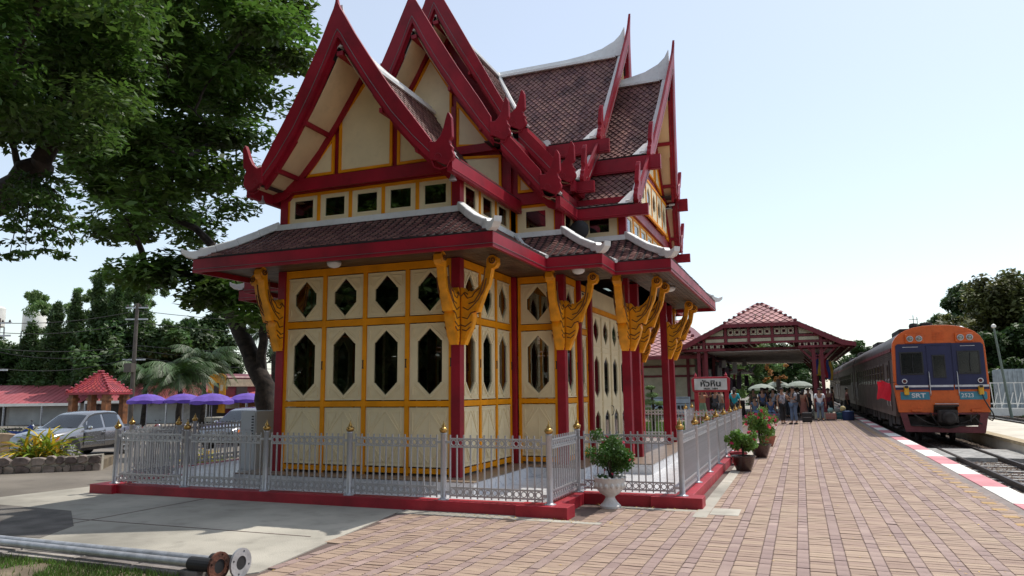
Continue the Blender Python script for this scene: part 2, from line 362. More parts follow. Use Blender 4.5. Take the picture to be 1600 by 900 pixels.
ballast_field(10.0, 13.4, 34, 70, 5000, -0.5, 'ballast')
cr = thing('track_crossing', 'grey concrete slab crossing laid between the rails in front of the train', 'crossing', (4.5, 25, -0.4))
for x0, x1 in ((3.12, 3.93), (4.07, 4.92), (5.07, 5.93)): build(MB().box(x0, x1, 23.9, 27.2, -0.46, -0.315), 'slab', M['sleeper'], cr, bev=0.01)
fp = struct(MB().box(6.0, 8.95, -10, 75, -0.6, -0.02), 'far_platform', M['plat2'])
y = -10
while y < 75: build(MB().box(5.94, 6.32, y+0.01, y+2.99, -0.10, 0.0), 'coping_slab', mat('coping', (0.42, 0.33, 0.20), 0.85, vs=3, dirt=0.5) if y == -10 else bpy.data.materials['coping'], fp); y += 3
b = MB()
struct(MB().box(8.96, 10.2, 10, 160, -0.51, -0.40), 'grass_verge', M['soil'])
struct(MB().box(13.6, 15.6, 10, 160, -0.51, -0.40), 'grass_verge', M['soil'])
struct(MB().box(14.2, 15.0, 12, 160, -0.40, -0.34), 'concrete_path', M['plat2'])
struct(MB().box(18.8, 200, 10, 400, -0.51, -0.44), 'gravel_yard', M['gravel'])
def grass(name, regs, n, hmin, hmax, w, seed, zf=lambda x, y: 0.0, dens=None):
    r = np.random.default_rng(seed); V = []; F = []; R = []
    for (x0, x1, y0, y1), c in regs:
        x = r.uniform(x0, x1, c); y = r.uniform(y0, y1, c)
        if dens:
            k = np.array([dens(a, b_) > r.random() for a, b_ in zip(x, y)]); x = x[k]; y = y[k]
        for a, c_ in zip(x, y):
            h = r.uniform(hmin, hmax); t = r.uniform(0, 6.28); lx, ly = math.cos(t)*w, math.sin(t)*w; z = zf(a, c_); bx_, by_ = r.uniform(-0.5, 0.5, 2)*h
            o = len(V); V += [(a-lx, c_-ly, z), (a+lx, c_+ly, z), (a+bx_*0.5+lx*0.6, c_+by_*0.5+ly*0.6, z+h*0.6), (a+bx_*0.5-lx*0.6, c_+by_*0.5-ly*0.6, z+h*0.6), (a+bx_, c_+by_, z+h)]
            F += [(o, o+1, o+2, o+3), (o+3, o+2, o+4)]; q = r.random(); R += [q, q]
    b = MB(); b.v = V; b.f = F; b.r = R; o = build(b, name, M['grass'], norm=False); o['kind'] = 'stuff'; return o
soilb = struct(MB().prism([(-16, -3, -0.03), (-5.25, -3, -0.03), (-5.25, 5.36, -0.03), (-16, 5.4, -0.03)], (0, 0, 0.05)), 'lawn_soil', M['soil'])
import mathutils.noise as mn
grass('grass', [((-10.5, -5.3, 3.9, 5.29), 26000)], 0, 0.02, 0.07, 0.004, 1, lambda x, y: 0.02, lambda x, y: 1.0 if mn.noise(Vector((x*1.6, y*2.5, 0.3))) > -0.12 else 0.06)
grass('verge_grass', [((8.96, 10.2, 30, 70), 9000), ((13.6, 14.2, 40, 90), 4000)], 0, 0.05, 0.16, 0.02, 2, lambda x, y: -0.40)
# low stone kerb of the lawn
ks = thing('lawn_kerb', 'low rough grey stone kerb along the lawn, under the two steel pipes', 'kerb', (-7, 5.4, 0))
x = -10.6; rs = random.Random(4)
while x < -5.3:
    w = rs.uniform(0.55, 1.0); x2 = min(x+w, -5.12); yb = 5.44; ye = 5.44
    pts = [(x+0.008, yb-0.16, -0.02), (x2-0.008, ye-0.16, -0.02), (x2-0.008, ye+0.06, -0.02), (x+0.008, yb+0.06, -0.02)]
    build(MB().prism(pts, (0, 0, 0.085+rs.uniform(-0.008, 0.012))), 'kerb_stone', M['rough'], ks, bev=0.015); x = x2
# the two pipes
def pipe(p0, p1, lab, fm, flr):
    t = thing('steel_pipe', lab, 'pipe', p1, group=None)
    a, c = Vector(p0), Vector(p1); d = (c-a).normalized()
    build(MB().tube([a, a.lerp(c, 0.45), a.lerp(c, 0.97)], 0.036, 16), 'pipe_body', M['galv'], t, smooth=True)
    build(MB().tube([a.lerp(c, 0.98), c], 0.05, 16), 'pipe_end', fm, t, smooth=True)
    e = d.orthogonal().normalized(); f2 = d.cross(e)
    ring = lambda rr, n=20: [(rr*math.cos(2*math.pi*i/n), rr*math.sin(2*math.pi*i/n)) for i in range(n)]
    holes = [ring(0.062)]+[[(0.1*math.cos(k*math.pi/2+0.5)+0.012*math.cos(j*1.05), 0.1*math.sin(k*math.pi/2+0.5)+0.012*math.sin(j*1.05)) for j in range(6)] for k in range(4)]
    build(MB().holed(ring(flr), holes, 0.022, lambda u, v, w: c+e*u+f2*v+d*(w+0.02)), 'flange', fm, t, smooth=True)
    build(MB().tube([c-d*0.3, c+d*0.035], 0.061, 16, caps=True), 'bore', M['black'], t)
pipe((-9.9, 5.57, 0.13), (-4.86, 5.50, 0.13), 'grey steel pipe with a pale round flange, lying nearer the concrete apron', M['galv'], 0.13)
pipe((-9.9, 5.47, 0.13), (-4.95, 5.33, 0.13), 'grey steel pipe with a rust brown flange, lying nearer the lawn', M['rust'], 0.125)
# ------------------------------------------------------------------ royal pavilion
XC, YC, ZF = -6.8, 16.47, 0.32
PV = thing('pavilion', 'ornate red, cream and yellow Thai pavilion with steep tiled gables inside the silver fence', 'pavilion', (XC, YC, 0))
PLAN = [(1.8, -6), (1.8, -3.62), (2.8, -3.62), (2.8, -2.66), (3.8, -2.66), (3.8, 2.66), (2.8, 2.66), (2.8, 3.62), (1.8, 3.62), (1.8, 6), (-1.8, 6), (-1.8, 3.62), (-2.8, 3.62), (-2.8, 2.66), (-3.8, 2.66), (-3.8, -2.66), (-2.8, -2.66), (-2.8, -3.62), (-1.8, -3.62), (-1.8, -6)]
def edges(pl):
    n = len(pl); out = []
    for i in range(n):
        p, q, a, b_ = pl[i], pl[(i+1) % n], pl[i-1], pl[(i+2) % n]
        d = ((q[0]-p[0]), (q[1]-p[1])); l = math.hypot(*d); d = (d[0]/l, d[1]/l)
        c0 = (p[0]-a[0])*d[1]-(p[1]-a[1])*d[0]; c1 = d[0]*(b_[1]-q[1])-d[1]*(b_[0]-q[0])
        out.append((p, q, d, (d[1], -d[0]), l, 1 if c0 > 0 else -1, 1 if c1 > 0 else -1))
    return out
EDG = edges(PLAN)
def w3(x, y, z): return (XC+x, YC+y, z)
def offplan(o):
    r = []
    for i, (p, q, d, n, l, s0, s1) in enumerate(EDG):
        pn = EDG[i-1][3]; r.append((p[0]+(n[0]+pn[0])*o, p[1]+(n[1]+pn[1])*o))
    return r
# --- wall bays: local frame x along the wall seen from outside, y inwards, z up; mesh cache
CACHE = {}
def cached(key, fn, m):
    if key not in CACHE:
        b = fn(); me = b.mesh(key[0]); fixn(me); me.materials.append(m); CACHE[key] = me
    return CACHE[key]
def loz(cx, cz, w, h, mid):
    """lozenge with small stepped shoulders; h half height, mid half height of the upright sides"""
    q = [(0, h), (w*0.84, mid+(h-mid)*0.14), (w*0.84, mid+0.02), (w, mid), (w, -mid), (w*0.84, -mid-0.02), (w*0.84, -mid-(h-mid)*0.14), (0, -h)]
    return [(cx+a, cz+c) for a, c in q]+[(cx-a, cz+c) for a, c in q[1:-1][::-1]]
def bar(b, a, c, t, y0, y1):
    d = Vector((c[0]-a[0], 0, c[1]-a[1])).normalized(); n = Vector((-d.z, 0, d.x))*t/2
    P = [Vector((a[0], y0, a[1])), Vector((c[0], y0, c[1]))]
    b.prism([P[0]-n, P[1]-n, P[1]+n, P[0]+n], (0, y1-y0, 0))
ROWS = [('upper', 2.90, 3.66), ('middle', 1.52, 2.76), ('lower', 0.46, 1.40)]
def panel_mesh(w, row):
    nm, z0, z1 = row; x0, x1 = 0.045, w-0.045; cx = w/2; b = MB(); hw = min(0.235, (x1-x0)*0.31); cz = (z0+z1)/2
    hole = []
    if nm == 'upper': hole = [loz(cx, cz, hw, 0.33, 0.10)]
    if nm == 'middle': hole = [loz(cx, cz, hw, 0.54, 0.33)]
    return b.holed([(x0, z0), (x1, z0), (x1, z1), (x0, z1)], hole, 0.035, lambda u, v, t: (u, t, v))
def mould_mesh(w, row):
    nm, z0, z1 = row; x0, x1 = 0.10, w-0.10; cx = w/2; cz = (z0+z1)/2; b = MB(); hw = min(0.235, (w-0.09)*0.31)
    y0, y1 = -0.014, 0.002
    h, mid = (0.33, 0.10) if nm == 'upper' else ((0.54, 0.33) if nm == 'middle' else (0.36, 0.02))
    if nm == 'lower': hw *= 1.15
    g = 0.045
    for sx in (-1, 1):
        for sz in (-1, 1):
            bar(b, (cx+sx*0.012, cz+sz*(h+g)), (cx+sx*(hw+g*0.7), cz+sz*(mid+g*0.5)), 0.022, y0, y1)
            X = x1-0.01 if sx > 0 else x0+0.01; Z = z1-0.07 if sz > 0 else z0+0.07; zm = cz+sz*(mid+0.06); xm = cx+sx*hw*0.42
            if abs(X-xm) > 0.05:
                bar(b, (X, Z), (xm, Z), 0.014, y0, y1); bar(b, (X, Z), (X, zm), 0.014, y0, y1); bar(b, (xm, Z), (X, zm), 0.012, y0+0.005, y1)
    if nm == 'lower':
        bar(b, (cx, cz-0.30), (cx, cz+0.30), 0.010, y0+0.006, y1)
    bar(b, (0.055, z0+0.012), (w-0.055, z0+0.012), 0.016, y0, y1); bar(b, (0.055, z1-0.012), (w-0.055, z1-0.012), 0.016, y0, y1)
    return b
def pane_mesh(w, row):
    nm, z0, z1 = row; hw = min(0.235, (w-0.09)*0.31); h, mid = (0.33, 0.10) if nm == 'upper' else (0.54, 0.33)
    b = MB(); pts = loz(w/2, (z0+z1)/2, hw+0.008, h+0.008, mid); return b.prism([(x, 0.022, z) for x, z in pts], (0, 0.006, 0))
def fpt(O, rz, x, y): return (O[0]+x*math.cos(rz)-y*math.sin(rz), O[1]+x*math.sin(rz)+y*math.cos(rz))
def bays(O, rz, L, n, inset=0.05, rows=ROWS, latch=True):
    """O relative to the pavilion centre: left end of the wall seen from outside"""
    w = L/n; O = fpt(O, rz, 0, inset); fw = 0.036
    def yf():
        b = MB()
        for i in range(n+1):
            x = i*w; a = max(0, x-fw); c = min(L, x+fw)
            if i == 0: a, c = 0, fw*1.5
            if i == n: a, c = L-fw*1.5, L
            b.box(a, c, -0.022, 0.04, ZF, 3.80)
        for i in range(n):
            a = i*w+(fw if i else fw*1.5); c = (i+1)*w-(fw if i < n-1 else fw*1.5)
            for z0, z1 in ((0.36, 0.44), (1.415, 1.505), (2.775, 2.885), (3.675, 3.80)): b.box(a, c, -0.019, 0.04, z0, z1)
        return b
    link('timber_frame', cached(('timber_frame', round(L, 2), n), yf, M['yel']), PV, (O[0], O[1], 0), rz)
    for i in range(n):
        q = fpt(O, rz, i*w, 0)
        for row in rows:
            p = link('wall_panel', cached(('wall_panel', round(w, 2), row[0]), lambda: panel_mesh(w, row), M['cream']), PV, (*q, 0), rz)
            link('moulding', cached(('moulding', round(w, 2), row[0]), lambda: mould_mesh(w, row), M['cream']), p)
            if row[0] != 'lower': link('window_pane', cached(('window_pane', round(w, 2), row[0]), lambda: pane_mesh(w, row), M['glass']), p)
        if latch:
            q2 = fpt(O, rz, (i+1)*w-0.015, 0)
            link('latch', cached(('latch',), lambda: MB().box(-0.006, 0.006, -0.035, -0.02, 2.05, 2.18).box(-0.016, 0.016, -0.03, -0.02, 2.17, 2.185).box(-0.016, 0.016, -0.03, -0.02, 2.045, 2.06), M['black']), PV, (*q2, 0), rz)
CW = 0.16
RZ = {(1, 0): 0.0, (0, 1): math.pi/2, (-1, 0): math.pi, (0, -1): -math.pi/2}
def rzd(d): return RZ[(int(round(d[0])), int(round(d[1])))]
for (p, q, d, n, l, s0, s1) in EDG:
    if abs(p[0]) > 3.7 and abs(q[0]) > 3.7: continue           # open porch fronts
    if abs(p[0])+abs(q[0]) > 6.5 and abs(n[1]) > 0.5: continue # open porch sides
    a = CW if s0 > 0 else 0.0; b_ = CW if s1 > 0 else 0.0
    # concave corners have a column filling the corner outside this wall end
    if s0 < 0: a = 0.07
    if s1 < 0: b_ = 0.07
    O = (p[0]+d[0]*a, p[1]+d[1]*a); L = l-a-b_
    nb = 4 if l > 3 else (3 if l > 2 else 1)
    bays(O, rzd(d), L, nb)
def col(x, y, w, z0, z1, nm='column'):
    return build(MB().box(XC+x-w/2, XC+x+w/2, YC+y-w/2, YC+y+w/2, z0, z1), nm, M['red'], PV, bev=0.006)
hc = CW/2
for i, (x, y) in enumerate(PLAN):
    s0 = EDG[i][5]; nn = EDG[i][3]; pn = EDG[i-1][3]
    if s0 > 0: col(x-(nn[0]+pn[0])*hc, y-(nn[1]+pn[1])*hc, CW, ZF, 3.80)
    elif abs(x) < 2 or abs(x) < 2.9: col(x-(nn[0]+pn[0])*0.0, y-(nn[1]+pn[1])*0.0, 0.10, ZF, 3.80)
for sx in (-1, 1):
    for yy in (-1.72, 1.72):
        col(sx*3.72, yy, CW, ZF, 3.80); col(sx*2.75, yy, 0.13, ZF, 3.80)
    # inner door wall of the porch, plane x = 2.8
    rz = math.pi/2 if sx > 0 else -math.pi/2
    for y0, y1 in ((-2.60, -1.80), (1.80, 2.60)):
        bays((sx*2.76, y0 if sx > 0 else y1), rz, y1-y0, 1)
    # lintel, transom boards and the cream folding doors
    build(MB().box(XC+sx*2.75-0.05, XC+sx*2.75+0.05, YC-1.65, YC+1.65, 3.30, 3.40), 'door_lintel', M['yel'], PV)
    build(MB().box(XC+sx*2.75-0.02, XC+sx*2.75+0.02, YC-1.65, YC+1.65, 3.405, 3.80), 'transom_board', M['cream'], PV)
    for y0 in (-1.64, -0.82, 0.02, 0.84):
        W2 = 0.80
        def dm():
            b = MB(); hs = []
            for cx in (W2/2,):
                hs += [loz(cx, 2.92, 0.21, 0.28, 0.08), loz(cx, 1.93, 0.21, 0.46, 0.30), loz(cx, 0.86, 0.21, 0.36, 0.22)]
            return b.holed([(0, ZF+0.03), (W2, ZF+0.03), (W2, 3.29), (0, 3.29)], hs, 0.02, lambda u, v, t: (u, t, v))
        O = (sx*2.77, y0 if sx > 0 else y0+W2)
        dr = link('door', cached(('door',), dm, M['cream']), PV, (O[0], O[1], 0), rz)
        def tm():
            b = MB()
            for z in (0.40, 1.29, 1.40, 2.46, 2.58, 3.22): bar(b, (0.03, z), (W2-0.03, z), 0.016, -0.012, 0.0)
            for x in (0.03, W2-0.03): bar(b, (x, 0.4), (x, 3.22), 0.012, -0.010, 0.0)
            return b
        link('door_moulding', cached(('door_moulding',), tm, M['cream']), dr)
        link('door_pane', cached(('door_pane',), lambda: MB().box(0.05, W2-0.05, 0.018, 0.024, 0.45, 3.2), M['glass']), dr)
        if abs(y0+0.82) < 0.01: link('door_handle', cached(('door_handle',), lambda: MB().tube([(W2-0.05, 0, 1.30), (W2-0.05, -0.05, 1.28), (W2-0.05, -0.06, 1.20), (W2-0.05, -0.04, 1.10), (W2-0.05, 0, 1.08)], 0.009, 6), M['black']), dr)
# interior: floor, ceiling, curtains
b = MB(); b.box(XC-1.72, XC+1.72, YC-5.9, YC+5.9, 3.62, 3.74); b.box(XC-2.72, XC+2.72, YC-3.5, YC+3.5, 3.60, 3.72); build(b, 'ceiling', M['dark'], PV)
cb = MB()
def curtain(x0, y0, dx, dy, w):
    pts = []; n = 16
    for i in range(n+1):
        u = w*i/n; k = 0.03*math.sin(i*1.9); pts.append((XC+x0+dx*u-dy*k, YC+y0+dy*u+dx*k))
    vs = [(x, y, 0.35) for x, y in pts]+[(x, y, 3.6) for x, y in pts]; m = n+1
    cb.add(vs, [(i, i+1, i+1+m, i+m) for i in range(n)])
for x0 in (1.95, 2.5): curtain(x0, -3.4, 1, 0, 0.25)
for yy in (-5.6, -4.85, -4.1): curtain(1.62, yy, 0, 1, 0.22)
for xx in (-1.5, -0.95, -0.1, 0.7, 1.35): curtain(xx, -5.78, 1, 0, 0.2)
for sx in (-1, 1):
    for yy in (-1.6, 1.2): curtain(sx*2.6, yy, 0, 1, 0.4)
build(cb, 'curtain', M['curtain'], PV, smooth=True, norm=False)
# --- carved naga brackets
BR = [(-5.018, 2.387), (-4.948, 2.385), (-4.823, 2.664), (-4.785, 2.80), (-4.80, 2.90), (-4.71, 2.898), (-4.66, 3.04), (-4.60, 3.19), (-4.525, 3.34), (-4.495, 3.47), (-4.475, 3.58), (-4.41, 3.60), (-4.372, 3.66), (-4.38, 3.75), (-4.44, 3.795), (-4.51, 3.79), (-4.56, 3.73), (-4.565, 3.61), (-4.595, 3.465), (-4.66, 3.35), (-4.74, 3.27), (-4.821, 3.225), (-4.86, 3.245), (-4.897, 3.215), (-4.94, 3.25), (-4.972, 3.30), (-5.023, 3.307)]
BR = [(a+5.02, c) for a, c in BR]
def bracket_mesh(): return MB().prism([(a, -0.065, c) for a, c in BR], (0, 0.13, 0))
def groove():
    b = MB()
    for s in (-1, 1):
        y = s*0.096
        def crv(P, r=0.010): b.tube([(a, y, c) for a, c in P], r, 5)
        sp = []
        for i in range(15):
            a = i*0.6; r = 0.062-0.0036*i; sp.append((0.565+r*math.cos(a+2.4)+0.01, 3.705+r*math.sin(a+2.4)))
        crv(sp)
        crv([(0.05, 2.62), (0.12, 2.60), (0.19, 2.66)]); crv([(0.02, 2.70), (0.10, 2.67), (0.21, 2.74)]); crv([(0.05, 2.82), (0.14, 2.79), (0.20, 2.88), (0.28, 2.90)])
        crv([(0.06, 2.98), (0.15, 2.93), (0.24, 3.0), (0.34, 3.1), (0.43, 3.25), (0.47, 3.42)]); crv([(0.08, 3.20), (0.14, 3.12), (0.22, 3.14), (0.27, 3.21), (0.35, 3.27)]); crv([(0.16, 3.03), (0.26, 3.06), (0.36, 3.2), (0.42, 3.38), (0.45, 3.6)])
        crv([(0.03, 3.16), (0.09, 3.22), (0.15, 3.18)])
    return b
# ribbed raised layers make it read as carving
def relief():
    b = MB()
    for k, (sc, t) in enumerate(((0.93, 0.08), (0.82, 0.094))):
        cx, cz = 0.19, 2.98; P = [q for q in BR if q[1] < 3.32]
        b.prism([(cx+(a-cx)*sc, -t, cz+(c-cz)*sc) for a, c in P], (0, 2*t, 0))
    b.lathe((0.565, 0, 3.70), [(0.001, -0.085), (0.05, -0.08), (0.066, -0.066), (0.066, 0.066), (0.05, 0.08), (0.001, 0.085)], 12, ax=1)
    return b
for i, (x, y) in enumerate(PLAN):
    s0 = EDG[i][5]; nn = EDG[i][3]; pn = EDG[i-1][3]
    if s0 <= 0: continue
    for nv in (nn, pn):
        cx, cy = x-(nn[0]+pn[0])*hc, y-(nn[1]+pn[1])*hc
        px, py = cx+nv[0]*hc, cy+nv[1]*hc; rz = math.atan2(nv[1], nv[0])
        o = link('carved_bracket', cached(('carved_bracket',), bracket_mesh, M['gold']), PV, (px, py, 0), rz)
        link('relief', cached(('relief',), relief, M['gold']), o); link('groove', cached(('groove',), groove, M['goldl']), o)
for sx in (-1, 1):
    for yy in (-1.72, 1.72):
        o = link('carved_bracket', cached(('carved_bracket',), bracket_mesh, M['gold']), PV, (sx*3.80, yy, 0), 0 if sx > 0 else math.pi)
        link('relief', CACHE[('relief',)], o); link('groove', CACHE[('groove',)], o)
# --- plinth
b = MB(); b.prism([w3(x, y, 0.10) for x, y in offplan(0.43)], (0, 0, 0.205)); pl = build(b, 'plinth', M['marble'], PV)
b = MB(); b.prism([w3(x, y, 0.309) for x, y in offplan(0.44)], (0, 0, 0.014)); build(b, 'plinth_top', M['floor'], PV)
# ------------------------------------------------------------------ tiles on a slope
def tile_rows(b, prof, axf, hw=0.074, dl=0.088, ll=0.176, th=0.015, jit=0.006, lift=0.026, sink=None):
    """prof: [(s, d, z)] polyline down the slope with outward distance d; axf(t, d, z) -> world, t along; axf.range(k) gives ends at fraction"""
    acc = [0]
    for (d0, z0), (d1, z1) in zip(prof, prof[1:]): acc.append(acc[-1]+math.hypot(d1-d0, z1-z0))
    def at(s):
        s = max(0, min(acc[-1], s))
        for i in range(len(acc)-1):
            if s <= acc[i+1]+1e-9:
                k = (s-acc[i])/(acc[i+1]-acc[i]); return prof[i][0]+(prof[i+1][0]-prof[i][0])*k, prof[i][1]+(prof[i+1][1]-prof[i][1])*k, s/acc[-1]
    r = 0.10; row = 0
    while r < acc[-1]+0.03:
        d1, z1, k1 = at(min(r, acc[-1])); d0, z0, _ = at(r-ll); dm, zm, km = at(r-ll*0.45)
        nx, nz = (z0-z1), (d1-d0); nl = math.hypot(nx, nz) or 1; nx /= nl; nz /= nl    # outward normal in (d,z)
        a0, a1 = axf.range(km); off = hw if row % 2 else 0.0; t = a0+off+hw*0.6
        while t < a1-hw*0.4:
            j = random.uniform(-jit, jit); lf = lift+random.uniform(-0.004, 0.006); g = hw*0.86
            D = axf(t+j, d1+nx*lf, z1+nz*lf); Lp = axf(t-g, dm+nx*0.010, zm+nz*0.010); Rp = axf(t+g, dm+nx*0.010, zm+nz*0.010); U = axf(t, d0+nx*0.002, z0+nz*0.002)
            D2 = axf(t+j, d1+nx*(lf-th), z1+nz*(lf-th)); L2 = axf(t-g, dm+nx*(0.01-th), zm+nz*(0.01-th)); R2 = axf(t+g, dm+nx*(0.01-th), zm+nz*(0.01-th))
            vs = [Lp, D, Rp, U, L2, D2, R2]; fs = [(0, 1, 2, 3), (4, 5, 1, 0), (5, 6, 2, 1)]
            if sink is None or not sink(vs, fs): b.add(vs, fs, random.random())
            t += 2*hw
        r += dl; row += 1
class Ax:
    def __init__(s, f, rg): s.f = f; s.range = rg
    def __call__(s, t, d, z): return s.f(t, d, z)
# --- skirt roof
ZT, ZE = 4.56, 3.90
SK = [(0.02, ZT), (0.35, 4.32), (0.70, 4.11), (0.995, 3.965)]
single = [0]
for ei, (p, q, d, n, l, s0, s1) in enumerate(EDG):
    frontish = ei in (19, 0, 1, 2, 3, 4)
    def pos(t, o, z, p=p, d=d, n=n): return w3(p[0]+d[0]*t+n[0]*o, p[1]+d[1]*t+n[1]*o, z)
    b = MB()
    for (d0, z0), (d1, z1) in zip(SK, SK[1:]):
        b.prism([pos(-s0*d0, d0, z0), pos(l+s1*d0, d0, z0), pos(l+s1*d1, d1, z1), pos(-s0*d1, d1, z1)], (0, 0, -0.025))
    rf = build(b, 'skirt_roof', M['deck'], PV)
    def rg_(k, s0=s0, s1=s1, l=l): return (-s0*0.995*k, l+s1*0.995*k)
    ax = Ax(pos, rg_); b = MB(); sink = None
    if ei in (19, 1):
        bag = []
        def sink(vs, fs, bag=bag):
            if single[0] < 290 and random.random() < 0.5 or False:
                single[0] += 1; bag.append((vs, fs)); return True
            return False
    tile_rows(b, SK, ax, sink=sink)
    if ei in (19, 1):
        for vs, fs in bag:
            c = vs[1]; me = bpy.data.meshes.new('roof_tile'); me.from_pydata([(a-c[0], e-c[1], g-c[2]) for a, e, g in vs], [], fs); me.materials.append(M['tileo'])
            o = link('roof_tile', me, rf, (c[0]-XC, c[1]-YC, c[2]))
    build(b, 'tile_courses', M['tile'], rf, norm=False, kind='stuff')
    # fascia and soffit planks
    b = MB(); o1, o2 = 1.0, 0.945
    b.prism([pos(-s0*o1, o1, 3.715), pos(l+s1*o1, o1, 3.715), pos(l+s1*o2, o2, 3.715), pos(-s0*o2, o2, 3.715)], (0, 0, 0.225)); fa = build(b, 'fascia_board', M['red'], PV)
    b = MB(); b.prism([pos(-s0*1.012, 1.012, 3.765), pos(l+s1*1.012, 1.012, 3.765), pos(l+s1*1.002, 1.002, 3.765), pos(-s0*1.002, 1.002, 3.765)], (0, 0, 0.006)); build(b, 'fascia_bead', M['lead'], fa)
    b = MB(); k = 0
    while k < 11:
        a, c = 0.0+k*0.086, 0.0+k*0.086+0.078
        b.add([pos(-s0*a, a, 3.805), pos(l+s1*a, a, 3.805), pos(l+s1*c, c, 3.805), pos(-s0*c, c, 3.805), pos(-s0*a, a, 3.82), pos(l+s1*a, a, 3.82), pos(l+s1*c, c, 3.82), pos(-s0*c, c, 3.82)], [(0, 1, 2, 3), (7, 6, 5, 4), (0, 4, 5, 1), (3, 2, 6, 7)], random.random()); k += 1
    b.add([pos(0, 0, 3.822), pos(l, 0, 3.822), pos(l+s1*0.94, 0.94, 3.822), pos(-s0*0.94, 0.94, 3.822)], [(0, 1, 2, 3)], 0.1)
    build(b, 'soffit_plank', M['wood'], PV, norm=False, kind='stuff')
    # white band where the roof meets the wall
    b = MB(); b.prism([pos(-s0*0.08, 0.08, 4.545), pos(l+s1*0.08, 0.08, 4.545), pos(l, 0.0, 4.545), pos(0, 0.0, 4.545)], (0, 0, 0.10)); build(b, 'wall_flashing', M['white'], PV)
    # hip or valley at the start corner
    pn = EDG[ei-1][3]; h = ((n[0]+pn[0]), (n[1]+pn[1]))
    hp = lambda o, z, p=p, h=h: w3(p[0]+h[0]*o, p[1]+h[1]*o, z)
    if s0 > 0:
        b = MB(); pts = [(0.0, 4.66), (0.25, 4.47), (0.5, 4.29), (0.75, 4.15), (0.90, 4.08)]
        for (a0, z0), (a1, z1) in zip(pts, pts[1:]): b.beam(hp(a0, z0), hp(a1+0.01, z1), 0.12, 0.13)
        hr = build(b, 'hip_ridge', M['white'], PV, bev=0.02)
        hv = Vector((h[0], h[1], 0)).normalized(); sd = Vector((-hv.y, hv.x, 0)); base = Vector(hp(0.90, 0))
        prof = [(-0.14, 4.02), (0.0, 3.97), (0.12, 3.95), (0.24, 3.975), (0.33, 4.04), (0.345, 4.12), (0.30, 4.095), (0.20, 4.07), (0.12, 4.085), (0.07, 4.10), (0.03, 4.155), (-0.02, 4.135), (-0.08, 4.12), (-0.14, 4.13)]
        P = [base+hv*a+Vector((0, 0, z)) for a, z in prof]
        b = MB(); b.prism([v-sd*0.06 for v in P], sd*0.12); build(b, 'ridge_horn', M['white'], hr, bev=0.015)
    else:
        b = MB(); pts = [(0.10, 4.60), (0.3, 4.37), (0.6, 4.17), (0.85, 4.03), (1.03, 3.96)]
        b.tube([hp(a, z) for a, z in pts], [0.05, 0.05, 0.05, 0.06, 0.035], 8); build(b, 'valley_cap', M['white'], PV, smooth=True)
# --- clerestory
def cler(O, rz, L, n, z0=4.64, z1=5.20):
    O = fpt(O, rz, 0, 0.04); w = L/n; f = 0.032
    def fr():
        b = MB()
        for i in range(n+1):
            a = max(0, i*w-f); c = min(L, i*w+f); b.box(a, c, -0.018, 0.03, z0-0.06, z1)
        for i in range(n):
            a, c = i*w+f*(1 if i else 1), (i+1)*w-f; b.box(a, c, -0.016, 0.03, z1-0.05, z1); b.box(a, c, -0.016, 0.03, z0-0.06, z0+0.025)
        return b
    link('clerestory_frame', cached(('clerestory_frame', round(L, 2), n, z0), fr, M['yel']), PV, (O[0], O[1], 0), rz)
    for i in range(n):
        q = fpt(O, rz, i*w, 0); hx = min(0.2, w*0.30); cz = (z0+z1)/2-0.005; hz = (z1-z0)*0.29
        pn = link('clerestory_window', cached(('clerestory_window', round(w, 2), z0), lambda: MB().holed([(f, z0+0.02), (w-f, z0+0.02), (w-f, z1-0.04), (f, z1-0.04)], [[(w/2-hx, cz-hz), (w/2+hx, cz-hz), (w/2+hx, cz+hz), (w/2-hx, cz+hz)]], 0.03, lambda u, v, t: (u, t, v)), M['cream']), PV, (*q, 0), rz)
        link('window_pane', cached(('cler_pane', round(w, 2), z0), lambda: MB().box(w/2-hx-0.01, w/2+hx+0.01, 0.012, 0.018, cz-hz-0.01, cz+hz+0.01), M['glass']), pn)
        def bd():
            b = MB()
            for k in (0.02,):
                for s in (-1, 1): bar(b, (w/2-hx-k, cz+s*(hz+k)), (w/2+hx+k, cz+s*(hz+k)), 0.012, -0.008, 0.002); bar(b, (w/2+s*(hx+k), cz-hz-k), (w/2+s*(hx+k), cz+hz+k), 0.012, -0.008, 0.002)
            return b
        link('window_bead', cached(('window_bead', round(w, 2), z0), bd, M['cream']), pn)
for (p, q, d, n, l, s0, s1) in EDG:
    a = CW*0.9 if s0 > 0 else 0.05; b_ = CW*0.9 if s1 > 0 else 0.05
    nb = 7 if l > 5 else (5 if l > 3 else (3 if l > 2 else 1))
    cler((p[0]+d[0]*a, p[1]+d[1]*a), rzd(d), l-a-b_, nb)
    if s0 > 0: nn = n; pn_ = EDG[EDG.index((p, q, d, n, l, s0, s1))-1][3]; col(p[0]-(n[0]+pn_[0])*hc*0.9, p[1]-(n[1]+pn_[1])*hc*0.9, CW*0.95, 4.50, 5.22, 'upper_column')
    P0 = (p[0]-d[0]*(0.0), p[1]-d[1]*0.0)
    b = MB(); o = 0.03; i_ = -0.10
    b.prism([w3(p[0]+d[0]*(-s0*o)+n[0]*o, p[1]+d[1]*(-s0*o)+n[1]*o, 5.205), w3(q[0]+d[0]*s1*o+n[0]*o, q[1]+d[1]*s1*o+n[1]*o, 5.205), w3(q[0]-d[0]*s1*(-i_)+n[0]*i_, q[1]-d[1]*s1*(-i_)+n[1]*i_, 5.205), w3(p[0]+d[0]*s0*(-i_)+n[0]*i_, p[1]+d[1]*s0*(-i_)+n[1]*i_, 5.205)], (0, 0, 0.22))
    build(b, 'tie_beam', M['red'], PV)
